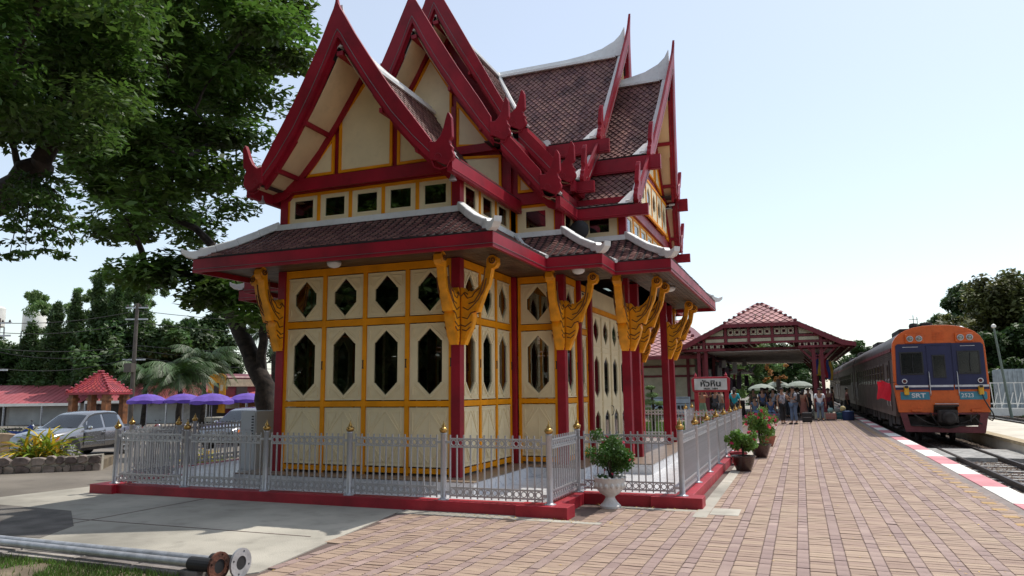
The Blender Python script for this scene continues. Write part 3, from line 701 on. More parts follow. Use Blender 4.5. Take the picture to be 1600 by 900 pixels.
b = MB(); b.prism([w3(x, y, 4.50) for x, y in offplan(-0.12)], (0, 0, 0.04)); build(b, 'attic_floor', M['dark'], PV)
# ------------------------------------------------------------------ gables
def lerp_tab(tab, x):
    for (a, p), (b_, q) in zip(tab, tab[1:]):
        if x <= b_: return p+(q-p)*(x-a)/(b_-a)
    return tab[-1][1]
G1 = dict(o=[(0, 8.15), (.06, 7.99), (.155, 7.825), (.325, 7.51), (.59, 7.075), (.955, 6.505), (1.32, 6.005), (1.64, 5.56)],
          l=[(0, 7.50), (.06, 7.42), (.155, 7.25), (.325, 6.96), (.59, 6.53), (.955, 5.99), (1.32, 5.55), (1.64, 5.22)], foot=1.97, fz=(5.03, 5.27))
U2 = dict(o=[(0, 9.74), (.08, 9.45), (.29, 9.07), (.54, 8.62), (.94, 7.93), (1.37, 7.25), (1.60, 6.85)],
          l=[(0, 8.98), (.08, 8.84), (.29, 8.42), (.54, 7.98), (.94, 7.34), (1.37, 6.69), (1.60, 6.38)], foot=1.95, fz=(6.13, 6.44))
U3 = dict(o=[(0, 10.62), (.08, 10.28), (.23, 9.92), (.52, 9.37), (.97, 8.50), (1.38, 7.71), (1.57, 7.36)],
          l=[(0, 9.76), (.08, 9.60), (.23, 9.30), (.52, 8.76), (.97, 7.97), (1.38, 7.25), (1.57, 6.93)], foot=1.95, fz=(6.62, 6.92))
L2 = dict(o=[(1.78, 6.63), (2.2, 6.13), (2.55, 5.70)], l=[(1.78, 6.19), (2.2, 5.69), (2.55, 5.27)], foot=2.88, fz=(4.97, 5.19))
L3 = dict(o=[(1.78, 7.06), (2.2, 6.58), (2.55, 6.17)], l=[(1.78, 6.64), (2.2, 6.16), (2.55, 5.76)], foot=2.88, fz=(5.53, 5.76))
HOOK = [(-.02, .14), (.09, .12), (.18, .20), (.24, .32), (.285, .46), (.32, .55), (.35, .54), (.385, .46), (.385, .30), (.385, .16), (.33, .11), (.35, .04), (.385, 0), (.37, -.05), (.395, -.11), (.39, -.16), (.33, -.22), (.26, -.27), (.16, -.22), (.03, -.15), (-.02, -.16)]
KT = 0.10      # the bargeboards lean outwards towards the top
def sd(tab, axis, lo=False):
    return tab
def gable(axis, sg, plane, wall, back, up, low, wallin, panels, runthrough=False):
    """sg: +1/-1 end of the axis, plane: distance of bargeboards, wall: distance of gable wall, back: where the roof stops"""
    def P(a, d, z):    # a distance along axis (signed by sg), d lateral signed
        return w3(d, sg*a, z) if axis == 'y' else w3(sg*a, d, z)
    zt_ = up['o'][0][1]
    def PL(off, d, z): return P(plane+off-KT*(zt_-z), d, z)
    av = Vector(P(1, 0, 0))-Vector(P(0, 0, 0))
    tiers = [(up, False)]+([(low, True)] if low else [])
    for T, lo in tiers:
        O = sd(T['o'], axis, lo); Lw = sd(T['l'], axis, lo)
        foot = T['foot']
        dmax = O[-1][0]
        surf = [(d, z+(-0.08+0.20*(d-O[0][0])/(dmax-O[0][0]) if not lo else 0.08)) for d, z in Lw]
        surf[-1] = (surf[-1][0], max(surf[-1][1], T['fz'][1]+0.12)); surf.append((foot+0.0, T['fz'][1]+0.035))
        hkd = O[-1][0]; hkz = (O[-1][1]+Lw[-1][1])/2
        a_in = back
        for s in (-1, 1):
            # roof slab
            b = MB()
            for (d0, z0), (d1, z1) in zip(surf, surf[1:]):
                b.prism([PL(-0.02, s*d0, z0), P(a_in, s*d0, z0), P(a_in, s*d1, z1), PL(-0.02, s*d1, z1)], (0, 0, -0.025))
            rf = build(b, 'roof_slope', M['deck'], PV)
            b = MB(); 
            tile_rows(b, surf, Ax(lambda t, d, z, s=s: P(t, s*d, z), lambda k: (a_in, plane-0.06-KT*(zt_-(surf[0][1]+(surf[-1][1]-surf[0][1])*k)))))
            build(b, 'tile_courses', M['tile'], rf, norm=False, kind='stuff')
            # cream soffit of the overhang and purlins
            b = MB()
            for (d0, z0), (d1, z1) in zip(surf, surf[1:]):
                b.prism([PL(-0.06, s*d0, z0-0.09), P(wall-0.02, s*d0, z0-0.09), P(wall-0.02, s*d1, z1-0.09), PL(-0.06, s*d1, z1-0.09)], (0, 0, -0.02))
            build(b, 'eave_soffit', M['soff'], PV)
            for fr in ((0.0, 0.36, 0.68) if not lo else (0.45,)):
                d0 = surf[0][0]+(foot-surf[0][0])*fr+0.03; z0 = lerp_tab(surf, d0)-0.14
                b = MB(); b.beam(P(wall-0.05, s*d0, z0), PL(+0.01, s*d0, z0), 0.06, 0.075); build(b, 'purlin', M['red'], PV)
            # rafter board against the wall
            b = MB(); lt = [(d, z-0.10) for d, z in surf]
            for (d0, z0), (d1, z1) in zip(lt, lt[1:]):
                b.prism([P(wall+0.03, s*d0, z0), P(wall+0.03, s*d1, z1), P(wall+0.03, s*d1, z1-0.17), P(wall+0.03, s*d0, z0-0.17)], av*0.05)
            build(b, 'wall_rafter', M['red'], PV)
            # bargeboard
            b = MB(); OO = [Vector(PL(0, s*d, z)) for d, z in O]; LL = [Vector(PL(0, s*d, z)) for d, z in Lw]; n = len(OO); t = av*0.055
            vs = OO+LL+[v+t for v in OO]+[v+t for v in LL]; fs = []
            for i in range(n-1): fs += [(i, i+1, n+i+1, n+i), (2*n+i, 3*n+i, 3*n+i+1, 2*n+i+1), (i, 2*n+i, 2*n+i+1, i+1), (n+i, n+i+1, 3*n+i+1, 3*n+i)]
            fs += [(0, n, 3*n, 2*n), (n-1, 3*n-1, 4*n-1, 2*n-1)]
            b.add(vs, fs); bg_ = build(b, 'bargeboard', M['red'], PV)
            ln = [(d, z+0.13) for d, z in Lw]
            mtab = [PL(+0.058, s*d, z) for d, z in ln]; build(MB().tube(mtab, 0.0055, 6), 'cable_bead', M['lead'], bg_)
            # inner fillet board, a little behind, below the line
            b = MB()
            for (d0, z0), (d1, z1) in zip(Lw, Lw[1:]): b.prism([PL(-0.07, s*d0, z0+0.10), PL(-0.07, s*d1, z1+0.10), PL(-0.07, s*d1, z1-0.07), PL(-0.07, s*d0, z0-0.09)], av*0.065)
            build(b, 'inner_fillet', M['red'], bg_)
            # hook finial
            hk = [PL(-0.01, s*(hkd+a), hkz+c) for a, c in HOOK]
            h_ = build(MB().prism(hk, av*0.085), 'hook_finial', M['red'], PV, bev=0.012)
            sw = [(0.12+0.075*math.cos(q*0.7)*(1-q*0.07), -0.13+0.075*math.sin(q*0.7)*(1-q*0.07)) for q in range(10)]
            build(MB().tube([PL(+0.074, s*(hkd+a), hkz+c) for a, c in sw], 0.008, 5).tube([PL(+0.078, s*(hkd+a), hkz+c) for a, c in ((0.02, -0.18), (0.06, -0.28), (0.16, -0.32), (0.28, -0.30), (0.33, -0.2))], 0.010, 5), 'carving', M['red'], h_)
            # eave beam
            z0, z1 = T['fz']; b = MB(); e1 = plane-KT*(zt_-z0)+(0.30 if (axis == 'x') else 0.05)
            q = [P(e1, s*(foot+0.02), z0), P(e1, s*(foot-0.07), z0), P(a_in, s*(foot-0.07), z0), P(a_in, s*(foot+0.02), z0)]
            eb = build(MB().prism(q, (0, 0, z1-z0)), 'eave_beam', M['red'], PV)
            q = [P(e1, s*(foot+0.032), z0+0.035), P(e1, s*(foot+0.021), z0+0.035), P(a_in, s*(foot+0.021), z0+0.035), P(a_in, s*(foot+0.032), z0+0.035)]
            build(MB().prism(q, (0, 0, 0.012)), 'eave_bead', M['redk'], eb)
            # bottom board closing the eave to the wall
            ww = wallin if (lo or not low) else foot-0.5
            b = MB(); b.prism([PL(-0.06, s*(foot-0.07), z1-0.03), P(a_in, s*(foot-0.07), z1-0.03), P(a_in, s*(ww-0.05), z1-0.03), PL(-0.06, s*(ww-0.05), z1-0.03)], (0, 0, 0.02)); build(b, 'eave_underside', M['dark'], PV)
            # white verge strip behind the bargeboard, white curl at its foot
            b = MB()
            for (d0, zz0), (d1, zz1) in zip(surf, surf[1:]): b.beam(PL(-0.09, s*d0, zz0+0.035), PL(-0.09, s*d1, zz1+0.035), 0.14, 0.06, up=(0, 0, 1))
            build(b, 'verge_cap', M['white'], rf)
            cz = surf[-1][1]; q = [PL(-0.14, s*(foot+0.02), cz), PL(-0.14, s*(foot-0.24), cz+0.30), PL(-0.14, s*(foot-0.2), cz+0.12), PL(-0.32, s*(foot-0.02), cz+0.02)]
            b = MB(); b.add([q[0], q[1], q[2], q[3], PL(-0.04, s*(foot+0.02), cz+0.03), PL(-0.04, s*(foot-0.2), cz+0.30)], [(0, 3, 2), (2, 3, 1), (0, 4, 3), (3, 4, 5, 1), (0, 2, 1), (0, 1, 5, 4)]); build(b, 'verge_curl', M['white'], rf)
            if lo or not low: pass
            # top flashing of lower tier
            if lo:
                b = MB(); b.beam(PL(-0.1, s*(surf[0][0]+0.08), surf[0][1]-0.02), P(a_in, s*(surf[0][0]+0.08), surf[0][1]-0.02), 0.12, 0.10); build(b, 'tier_flashing', M['white'], rf)
    # ridge cap sweeping up to the tip
    O0 = up['o'][0][1]; zr = sd(up['l'], axis)[0][1]-0.08; b = MB()
    aa = [a_in if not runthrough else 0.0, plane-1.5, plane-1.0, plane-0.6, plane-0.3, plane-0.16, plane-0.08]
    dz = [0.09, 0.10, 0.14, 0.22, 0.36, 0.50, 0.68]
    topz = [zr+q for q in dz]; n = len(aa); vs = []; fs = []
    for wv, k in ((0.055, 0), (0.115, 1)):
        pass
    aa = [a-(KT*(zt_-z) if q_ else 0) for q_, (a, z) in enumerate(zip(aa, topz))]
    for a, z in zip(aa, topz): vs += [P(a, -0.03, z), P(a, 0.03, z), P(a, 0.10, zr-0.06), P(a, -0.10, zr-0.06)]
    for i in range(n-1): fs += [(4*i, 4*i+1, 4*i+5, 4*i+4), (4*i+1, 4*i+2, 4*i+6, 4*i+5), (4*i+2, 4*i+3, 4*i+7, 4*i+6), (4*i+3, 4*i, 4*i+4, 4*i+7)]
    fs += [(0, 3, 2, 1), (4*n-4, 4*n-3, 4*n-2, 4*n-1)]
    rc = build(b.add(vs, fs), 'ridge_cap', M['white'], PV)
    b = MB()
    for s in (-1, 1): b.beam(P(aa[0], s*0.10, zr-0.07), PL(-0.22, s*0.10, zr-0.07), 0.08, 0.06)
    build(b, 'ridge_roll', M['white'], rc)
    # spike
    b = MB(); zt = O0; b.prism([PL(0, -0.045, zt-0.16), PL(0, 0.045, zt-0.16), PL(0, 0.004, zt+0.06), PL(0, -0.004, zt+0.06)], av*0.05); build(b, 'gable_spike', M['red'], PV)
    # gable wall: red boards and framed cream panels
    lu = [(d, z-0.14) for d, z in sd(up['l'], axis)]; base = 5.40; dm = wallin
    top = [(d, z) for d, z in lu if d < dm]+[]
    low_t = []
    if low: low_t = [(d, z-0.12) for d, z in sd(low['l'], axis, True) if d < dm]
    R = top+[q for q in low_t if q[0] > top[-1][0]]
    zend = lerp_tab(R, dm) if R[-1][0] < dm else R[-1][1]
    R = R+[(dm, max(base+0.02, R[-1][1]-0.3 if R[-1][0] < dm-0.3 else R[-1][1]-0.05))]
    pts = [P(wall-0.06, -d, z) for d, z in R[::-1]]+[P(wall-0.06, d, z) for d, z in R[1:]]
    pts = pts+[P(wall-0.06, dm, base), P(wall-0.06, -dm, base)]
    build(MB().prism(pts, av*0.05), 'gable_wall', M['red'], PV)
    for pol in panels:
        f = P
        def inset(pl, k):
            cx = sum(a for a, _ in pl)/len(pl); cz = sum(c for _, c in pl)/len(pl); m = len(pl); r = []
            A = sum(pl[i][0]*pl[(i+1) % m][1]-pl[(i+1) % m][0]*pl[i][1] for i in range(m)); sgn = 1 if A > 0 else -1
            for i in range(m):
                p0, p1, p2 = Vector(pl[i-1]), Vector(pl[i]), Vector(pl[(i+1) % m]); e1 = (p1-p0).normalized(); e2 = (p2-p1).normalized()
                n1 = Vector((-e1.y, e1.x))*sgn; n2 = Vector((-e2.y, e2.x))*sgn; bs = (n1+n2); dd = bs.length_squared
                r.append(tuple(p1+bs*(2*k/dd)))
            return r
        inn = inset(pol, 0.05)
        b = MB().holed(pol, [inn], 0.035, lambda u, v, t: P(wall+0.0+t, u, v)); fr = build(b, 'panel_frame', M['yel'], PV)
        in2 = inset(pol, 0.045); build(MB().prism([P(wall+0.0, u, v) for u, v in in2], av*0.012), 'gable_panel', M['cream'], fr)
def mir(p): return [(-a, b_) for a, b_ in p]
pG1 = [[(-0.54, 5.47), (0.54, 5.47), (0.54, 6.46), (0, 7.12), (-0.54, 6.46)], [(0.64, 5.47), (1.28, 5.47), (0.64, 6.20)]]
pG1.append(mir(pG1[1]))
pG2 = [[(-0.50, 6.55), (0.50, 6.55), (0.50, 7.78), (0, 8.60), (-0.50, 7.78)], [(0.61, 6.55), (1.42, 6.45), (0.61, 7.52)], [(0.61, 5.46), (1.58, 5.46), (1.58, 6.26), (0.61, 6.34)], [(1.93, 5.44), (2.28, 5.44), (1.93, 5.86)]]
pG2 += [mir(p) for p in pG2[1:]]
pG3 = [[(-0.40, 8.2), (0.40, 8.2), (0, 9.1)]]
pX1 = [[(-0.75, 6.55), (0.75, 6.55), (0.75, 7.75), (0, 8.55), (-0.75, 7.75)], [(0.86, 6.55), (2.05, 6.45), (0.86, 7.6)], [(-0.75, 6.3), (-0.75, 5.5), (0.75, 5.5), (0.75, 6.3)]]
pX1 += [mir(pX1[1])]
pX2 = pG3
for sg in (-1, 1):
    gable('y', sg, 6.94, 6.02, 3.64, G1, None, 1.72, pG1)
    gable('y', sg, 4.47, 3.64, 2.70, U2, L2, 2.74, pG2)
    gable('y', sg, 3.54, 2.70, 0.0, U3, L3, 2.74, pG3, True)
    if sg > 0: gable('x', sg, 4.47, 3.82, 2.80, U2, L2, 2.6, pG2)
    gable('x', sg, 3.45, 2.82, 0.0, U3, L3, 2.74, pX2, True)
# posts in the second gable wall and its lower tie beam
for s in (-1, 1):
    for d in (0.555, 1.75): build(MB().box(XC+s*d-0.05, XC+s*d+0.05, YC-3.70, YC-3.64, 5.42, 7.4 if d < 1 else 6.2), 'gable_post', M['red'], PV)
build(MB().box(XC-1.9, XC+1.9, YC-3.72, YC-3.642, 6.36, 6.53), 'gable_tie', M['red'], PV)
build(MB().box(XC-1.6, XC+1.6, YC-6.11, YC-6.05, 5.22, 5.44), 'gable_tie', M['red'], PV)
# upper lozenge windows of the trackside gable wall
for k in range(5):
    y = -1.65+k*0.66
    for sx in (-1, 1):
        rz = math.pi/2 if sx > 0 else -math.pi/2
        def um():
            return MB().holed([(0.02, 5.50), (0.62, 5.50), (0.62, 6.22), (0.02, 6.22)], [loz(0.32, 5.86, 0.17, 0.27, 0.1)], 0.03, lambda u, v, t: (u, t, v))
        o = link('lozenge_window', cached(('lozenge_window',), um, M['cream']), PV, (sx*3.90, y if sx > 0 else y+0.64, 0), rz)
        link('window_pane', cached(('lozw_pane',), lambda: MB().box(0.1, 0.54, 0.02, 0.026, 5.56, 6.16), M['glass']), o)
        link('window_frame', cached(('lozw_frame',), lambda: MB().box(-0.02, 0.02, -0.015, 0.03, 5.44, 6.28).box(0.02, 0.64, -0.014, 0.03, 6.22, 6.28).box(0.02, 0.64, -0.014, 0.03, 5.44, 5.50), M['yel']), o)
# white valleys between the crossing roofs
for sx in (-1, 1):
    for sy in (-1, 1):
        pts = []
        for d, z in U3['l']: pts.append(w3(sx*(d+0.02), sy*(d+0.02), z-0.02+0.20*d/1.6))
        pts.append(w3(sx*1.98, sy*1.98, 6.97)); build(MB().tube(pts, [0.06]*(len(pts)-1)+[0.09], 8), 'valley_ridge', M['white'], PV, smooth=True)
# --- small fittings
def dome(x, y, lab):
    t = thing('ceiling_lamp', lab, 'lamp', (x, y, 3.80), group='round lamps under the pavilion eaves')
    build(MB().lathe((x, y, 3.80), [(0.11, 0.0), (0.12, -0.02), (0.12, -0.035)], 16), 'lamp_base', M['galv'], t, smooth=True)
    build(MB().lathe((x, y, 3.765), [(0.115, 0.0), (0.11, -0.03), (0.08, -0.06), (0.03, -0.075), (0.001, -0.078)], 16), 'lamp_shade', M['white'], t, smooth=True)
dome(-7.05, 9.95, 'round white lamp under the front eave, above the second row of lozenge windows')
dome(-3.55, 12.3, 'round white lamp under the stepped eave, above the carved bracket at mid-right')
dome(-2.45, 15.4, 'round white lamp under the porch eave, the rightmost of the three')
def spot(x, y, z, lab):
    t = thing('spotlight', lab, 'spotlight', (x, y, z))
    build(MB().tube([(x, y, z+0.06), (x, y, z)], 0.02, 8), 'mount', M['galv'], t)
    build(MB().lathe((x, y, z), [(0.028, 0.03), (0.032, -0.03), (0.065, -0.10), (0.06, -0.11)], 12), 'lamp_head', M['galv'], t, smooth=True)
spot(-8.72, 10.1, 5.1, 'small silver spotlight below the front gable, at its lower left corner')
spot(-4.95, 10.1, 5.08, 'small silver spotlight below the front gable, at its lower right corner')
sp = thing('loudspeaker', 'round black loudspeaker on the clerestory ledge beside the porch window', 'loudspeaker', (-3.9, 13.55, 4.75))
build(MB().lathe((-3.86, 13.50, 4.76), [(0.02, -0.12), (0.07, -0.1), (0.19, -0.02), (0.20, 0.0), (0.14, 0.03), (0.05, 0.05), (0.001, 0.05)], 16, ax=1), 'horn', M['black'], sp, smooth=True)
build(MB().box(-3.88, -3.84, 13.48, 13.75, 4.60, 4.74), 'mount', M['black'], sp)
# ------------------------------------------------------------------ terrace and fence
FP = [(-11.1, 9.47), (-3.2, 9.47), (-3.2, 10.81), (-1.66, 10.81), (-1.66, 22.1), (-3.2, 22.1), (-3.2, 23.45), (-11.1, 23.45), (-11.1, 22.1), (-12.3, 22.1), (-12.3, 10.81), (-11.1, 10.81)]
b = MB(); b.prism([(x, y, -0.02) for x, y in FP], (0, 0, 0.155)); ter = struct(b, 'marble_terrace', M['marble'])
kw = thing('red_kerb', 'low dark red painted kerb carrying the silver fence round the pavilion', 'kerb', (-6.8, 9.4, 0))
for a, c in zip(FP, FP[1:]+FP[:1]):
    d = Vector((c[0]-a[0], c[1]-a[1], 0)); l = d.length; d.normalize(); n = Vector((d.y, -d.x, 0)); A = Vector((*a, 0)); e = 0.13
    P = [A-d*e-n*0.13, A+d*(l-e)-n*0.13, A+d*(l-e)+n*0.13, A-d*e+n*0.13]
    build(MB().prism([(p.x, p.y, -0.02) for p in P], (0, 0, 0.162)), 'kerb_run', M['redk'], kw, bev=0.008)
for (x, y) in ((-3.2, 9.47), (-1.66, 10.81)):
    build(MB().box(x-0.42, x+0.30, y-0.20, y+0.155, -0.02, 0.146), 'kerb_pad', M['redk'], kw, bev=0.008)
build(MB().box(-11.42, -10.9, 9.25, 9.66, -0.03, 0.146), 'kerb_pad', M['redk'], kw, bev=0.008)
FE = thing('fence', 'silver painted metal fence with gold finials around the pavilion', 'fence', (-6.8, 9.47, 0.14))
PM = {}
def shared(key, fn, m, smooth=False):
    if key not in PM:
        me = fn().mesh(key); fixn(me); me.materials.append(m)
        if smooth:
            me.polygons.foreach_set('use_smooth', [True]*len(me.polygons))
        PM[key] = me
    return PM[key]
def fpost(): return MB().lathe((0, 0, 0), [(0.085, 0), (0.085, 0.012), (0.05, 0.02), (0.042, 0.04), (0.042, 0.905), (0.047, 0.91), (0.047, 0.925)], 14)
def ffin(): return MB().lathe((0, 0, 0.925), [(0.03, 0), (0.05, 0.012), (0.062, 0.04), (0.055, 0.065), (0.03, 0.082), (0.024, 0.088), (0.034, 0.10), (0.018, 0.115), (0.02, 0.122), (0.008, 0.14), (0.004, 0.17), (0.001, 0.175)], 12)
def pick(): return MB().box(-0.009, 0.009, -0.009, 0.009, 0.03, 0.90)
def post(x, y):
    o = link('fence_post', shared('fence_post', fpost, M['silver'], True), FE, (x-FE.location.x, y-FE.location.y, 0)); link('finial', shared('finial', ffin, M['brass'], True), o)
NP = [0]
def fbay(p, q):
    a = Vector((*p, 0.14)); c = Vector((*q, 0.14)); d = (c-a); l = d.length; d.normalize(); g = 0.105; n = max(3, int(round((l-2*g)/0.103))); st = (l-2*g)/n
    o = Vector((0, 0, 1)); b = MB()
    for z in (0.175, 0.065, 0.845, 0.735): b.beam(a+d*g+o*z, a+d*(l-g)+o*z, 0.024, 0.022)
    for z in (0.80, 0.11):
        b.beam(a+o*z, a+d*(g+0.01)+o*z, 0.03, 0.035); b.beam(a+d*(l-g-0.01)+o*z, c+o*z, 0.03, 0.035)
    pn = build(b, 'fence_panel', M['silver'], FE)
    nrm = Vector((-d.y, d.x, 0)); b = MB(); rr = 0.043
    for i in range(n):
        for z in (0.79, 0.12):
            cc = a+d*(g+st*(i+0.5))+o*z; vs = []; fs = []; m = 12
            for k in range(m):
                t = 2*math.pi*k/m; u = d*math.cos(t)+o*math.sin(t)
                for r2, w2 in ((rr, -0.008), (rr, 0.008), (rr-0.012, 0.008), (rr-0.012, -0.008)): vs.append(cc+u*r2+nrm*w2)
            for k in range(m):
                for j in range(4): fs.append((4*k+j, 4*k+(j+1) % 4, 4*((k+1) % m)+(j+1) % 4, 4*((k+1) % m)+j))
            b.add(vs, fs)
    build(b, 'ring_row', M['silver'], pn, kind='stuff')
    rz = math.atan2(d.y, d.x)
    if NP[0] < 285:
        for i in range(n+1):
            x = a+d*(g+st*i); link('picket', shared('picket', pick, M['silver']), pn, (x.x-FE.location.x, x.y-FE.location.y, 0), rz); NP[0] += 1
    else:
        b = MB()
        for i in range(n+1): x = a+d*(g+st*i); b.beam(x+o*0.03, x+o*0.90, 0.018, 0.018, up=(1, 0, 0))
        build(b, 'picket_row', M['silver'], pn, kind='stuff')
xs = [-11.1, -9.53, -7.90, -6.35, -4.78, -3.2]
runs = [[(x, 9.47) for x in xs], [(-3.2, 9.47), (-3.2, 10.81)], [(-3.2, 10.81), (-1.66, 10.81)], [(-1.66, 10.81+i*1.613) for i in range(8)],
        [(-11.1, 10.81), (-11.1, 9.47)], [(-12.3, 10.81), (-11.1, 10.81)], [(-12.3, 10.81+i*1.613) for i in range(8)],
        [(-3.2, 22.1), (-1.66, 22.1)], [(-3.2, 22.1), (-3.2, 23.45)], [(-3.2-i*1.58, 23.45) for i in range(6)], [(-11.1, 23.45), (-11.1, 22.1), (-12.3, 22.1)]]
done = set()
for r in runs:
    for p in r:
        k = (round(p[0], 1), round(p[1], 1))
        if k not in done: done.add(k); post(*p)
    for p, q in zip(r, r[1:]): fbay(p, q)
# grey cabinet inside the fence
t = thing('cabinet', 'tall light grey metal electrical cabinet standing inside the fence by the left column', 'cabinet', (-10.1, 11.9, 0.14))
M['cab'] = mat('grey_cabinet', (0.50, 0.52, 0.53), 0.5, var=0.03)
build(MB().box(-10.36, -9.98, 11.65, 12.2, 0.17, 1.31), 'cabinet_body', M['cab'], t, bev=0.01)
build(MB().box(-10.34, -10.0, 11.635, 11.65, 0.2, 1.28), 'door', M['cab'], t, bev=0.004)
b = MB()
for i in range(9): b.box(-10.08, -10.03, 11.628, 11.637, 0.75+i*0.055, 0.775+i*0.055)
build(b, 'vent', M['black'], t); build(MB().box(-10.24, -10.10, 11.630, 11.636, 0.93, 0.965), 'label_plate', M['galv'], t)
build(MB().box(-10.38, -9.96, 11.63, 12.22, 0.135, 0.17), 'base', M['galv'], t)
# second garden fence toward the station
# ------------------------------------------------------------------ train
M['orange'] = mat('train_orange', (0.60, 0.105, 0.008), 0.45, var=0.07, vs=2, dirt=0.35)
M['blue'] = mat('train_blue', (0.009, 0.012, 0.062), 0.5, var=0.1, vs=2, dirt=0.15)
M['teal'] = mat('train_teal', (0.035, 0.20, 0.28), 0.4, var=0.08)
M['stripe'] = mat('train_stripe_white', (0.62, 0.62, 0.64), 0.4, dirt=0.3)
M['steel'] = mat('train_stainless', (0.085, 0.06, 0.052), 0.55, metal=0.25, var=0.15, vs=1.5, dirt=0.35)
M['maroon'] = mat('train_maroon', (0.15, 0.022, 0.03), 0.5, var=0.15, dirt=0.3)
M['under'] = mat('underframe', (0.035, 0.028, 0.025), 0.85, var=0.3, vs=5, bump=0.3)
M['lens'] = mat('headlamp_lens', (0.30, 0.30, 0.26), 0.15, metal=0.6)
M['rubber'] = M['black']
M['redflag'] = mat('red_cloth', (0.62, 0.015, 0.035), 0.8, var=0.1, bump=0.1, bs=8, trans=0.25)
M['tgl'] = glassmat('train_glass', (0.30, 0.30, 0.28), 0.25, 0.35)
TX = 4.51; TY = 29.0
def arcroof(n=14, w=1.44, zs=2.95, zt=3.78):
    pts = [(-w, 0.62), (-w*1.0, 1.6), (-w*0.985, zs)]
    for i in range(1, n):
        a = math.pi*i/n; x = -w*0.985*math.cos(a); s = math.sin(a); pts.append((math.copysign(abs(x/(w*0.985))**0.86, x)*w*0.985, zs+(zt-zs)*s**0.82))
    return pts+[(w*0.985, zs), (w, 1.6), (w, 0.62)]
def railcar(y0, L, lead, lab):
    t = thing('railcar', lab, 'train', (TX, y0, -0.3), group='railcars of the train at the platform')
    prof = arcroof()
    b = MB(); b.prism([(TX+x*0.992, y0+(0.22 if lead else 0.05), z) for x, z in prof], (0, L-0.3, 0)); build(b, 'car_body', M['steel'], t, smooth=True)
    b = MB()       # corrugated side beading
    for s in (-1, 1):
        for k in range(14):
            z = 0.78+k*0.062
            b.box(TX+s*1.43-0.018, TX+s*1.43+0.018, y0+1.2, y0+L-0.5, z, z+0.03)
        for k in range(4):
            z = 2.62+k*0.07; b.box(TX+s*1.42-0.012, TX+s*1.42+0.012, y0+0.4, y0+L-0.4, z, z+0.03)
    build(b, 'corrugation', M['steel'], t, kind='stuff')
    for s in (-1, 1):
        build(MB().box(TX+s*1.437-0.012, TX+s*1.437+0.012, y0+0.3, y0+L-0.4, 2.90, 3.02), 'cantrail', M['maroon'], t)
        y = y0+3.2
        while y < y0+L-3:
            f = build(MB().holed([(y, 1.72), (y+1.05, 1.72), (y+1.05, 2.55), (y, 2.55)], [[(y+0.06, 1.79), (y+0.99, 1.79), (y+0.99, 2.48), (y+0.06, 2.48)]], 0.05, lambda u, v, w: (TX+s*(1.405+w), u, v)), 'window_frame', M['steel'], t)
            build(MB().box(TX+s*1.432-0.004, TX+s*1.432+0.004, y+0.05, y+1.0, 1.78, 2.49), 'window_pane', M['tgl'] if False else M['carwin'], f)
            build(MB().box(TX+s*1.445-0.006, TX+s*1.445+0.006, y+0.05, y+1.0, 2.2, 2.225), 'sash_bar', M['steel'], f)
            y += 1.28
        for yd in (y0+1.15, y0+L-2.2):
            d = build(MB().box(TX+s*1.44-0.012, TX+s*1.44+0.012, yd, yd+0.85, 0.80, 2.60), 'side_door', M['steel'], t)
            build(MB().box(TX+s*1.455-0.006, TX+s*1.455+0.006, yd+0.18, yd+0.67, 1.7, 2.45), 'door_window', M['carwin'], d)
            for k in range(2): build(MB().tube([(TX+s*1.47, yd-0.06+k*0.98, 0.95), (TX+s*1.49, yd-0.06+k*0.98, 1.0), (TX+s*1.49, yd-0.06+k*0.98, 1.9), (TX+s*1.47, yd-0.06+k*0.98, 1.95)], 0.014, 6), 'grab_rail', M['galv'], t)
        # step boards, skirts and equipment
        build(MB().box(TX+s*1.2-0.12, TX+s*1.2+0.12, y0+1.1, y0+2.0, 0.15, 0.20), 'step', M['under'], t)
    b = MB(); rr = random.Random(int(y0))
    y = y0+0.9
    while y < y0+L-1:
        l = rr.uniform(0.5, 1.8); h = rr.uniform(0.25, 0.55)
        b.box(TX-1.25, TX+1.25, y, y+l, 0.64-h, 0.64); y += l+rr.uniform(0.1, 0.4)
    build(b, 'underframe_equipment', M['under'], t, kind='stuff')
    for yb in (y0+3.0, y0+L-3.2):
        bo = build(MB().box(TX-0.95, TX+0.95, yb-1.2, yb+1.2, -0.02, 0.22), 'bogie', M['under'], t)
        for dy in (-0.95, 0.95):
            for s in (-1, 1): build(MB().lathe((TX+s*0.53, yb+dy, 0.11), [(0.40, -0.06), (0.41, 0.0), (0.44, 0.05), (0.001, 0.06)], 18, ax=0), 'wheel', M['under'], bo, smooth=True)
    for k, yy in enumerate((y0+2.0, y0+6.5, y0+11.0, y0+15.5)):
        b = MB(); b.lathe((TX, yy, 3.76), [(0.30, 0), (0.32, 0.06), (0.2, 0.14), (0.001, 0.16)], 14); build(b, 'roof_vent', M['galv'], t, smooth=True)
    build(MB().box(TX-0.75, TX+0.75, y0+3.5, y0+6.0, 3.70, 3.93), 'roof_unit', M['under'], t, bev=0.05)
    build(MB().box(TX-0.75, TX+0.75, y0+12.5, y0+15.0, 3.70, 3.93), 'roof_unit', M['under'], t, bev=0.05)
    if not lead: return t
    X = lambda x: x        # absolute x below
    F = y0+0.02
    # orange mask: profile plate with rounded roof line
    pf = [(TX+x, z) for x, z in prof]; pf[0] = (TX-1.35, 0.76); pf[-1] = (TX+1.39, 0.77)
    def plate(nm, pts, ya, yb, m, bev=0.0, par=t): return build(MB().prism([(x, ya, z) for x, z in pts], (0, yb-ya, 0)), nm, m, par, bev=bev)
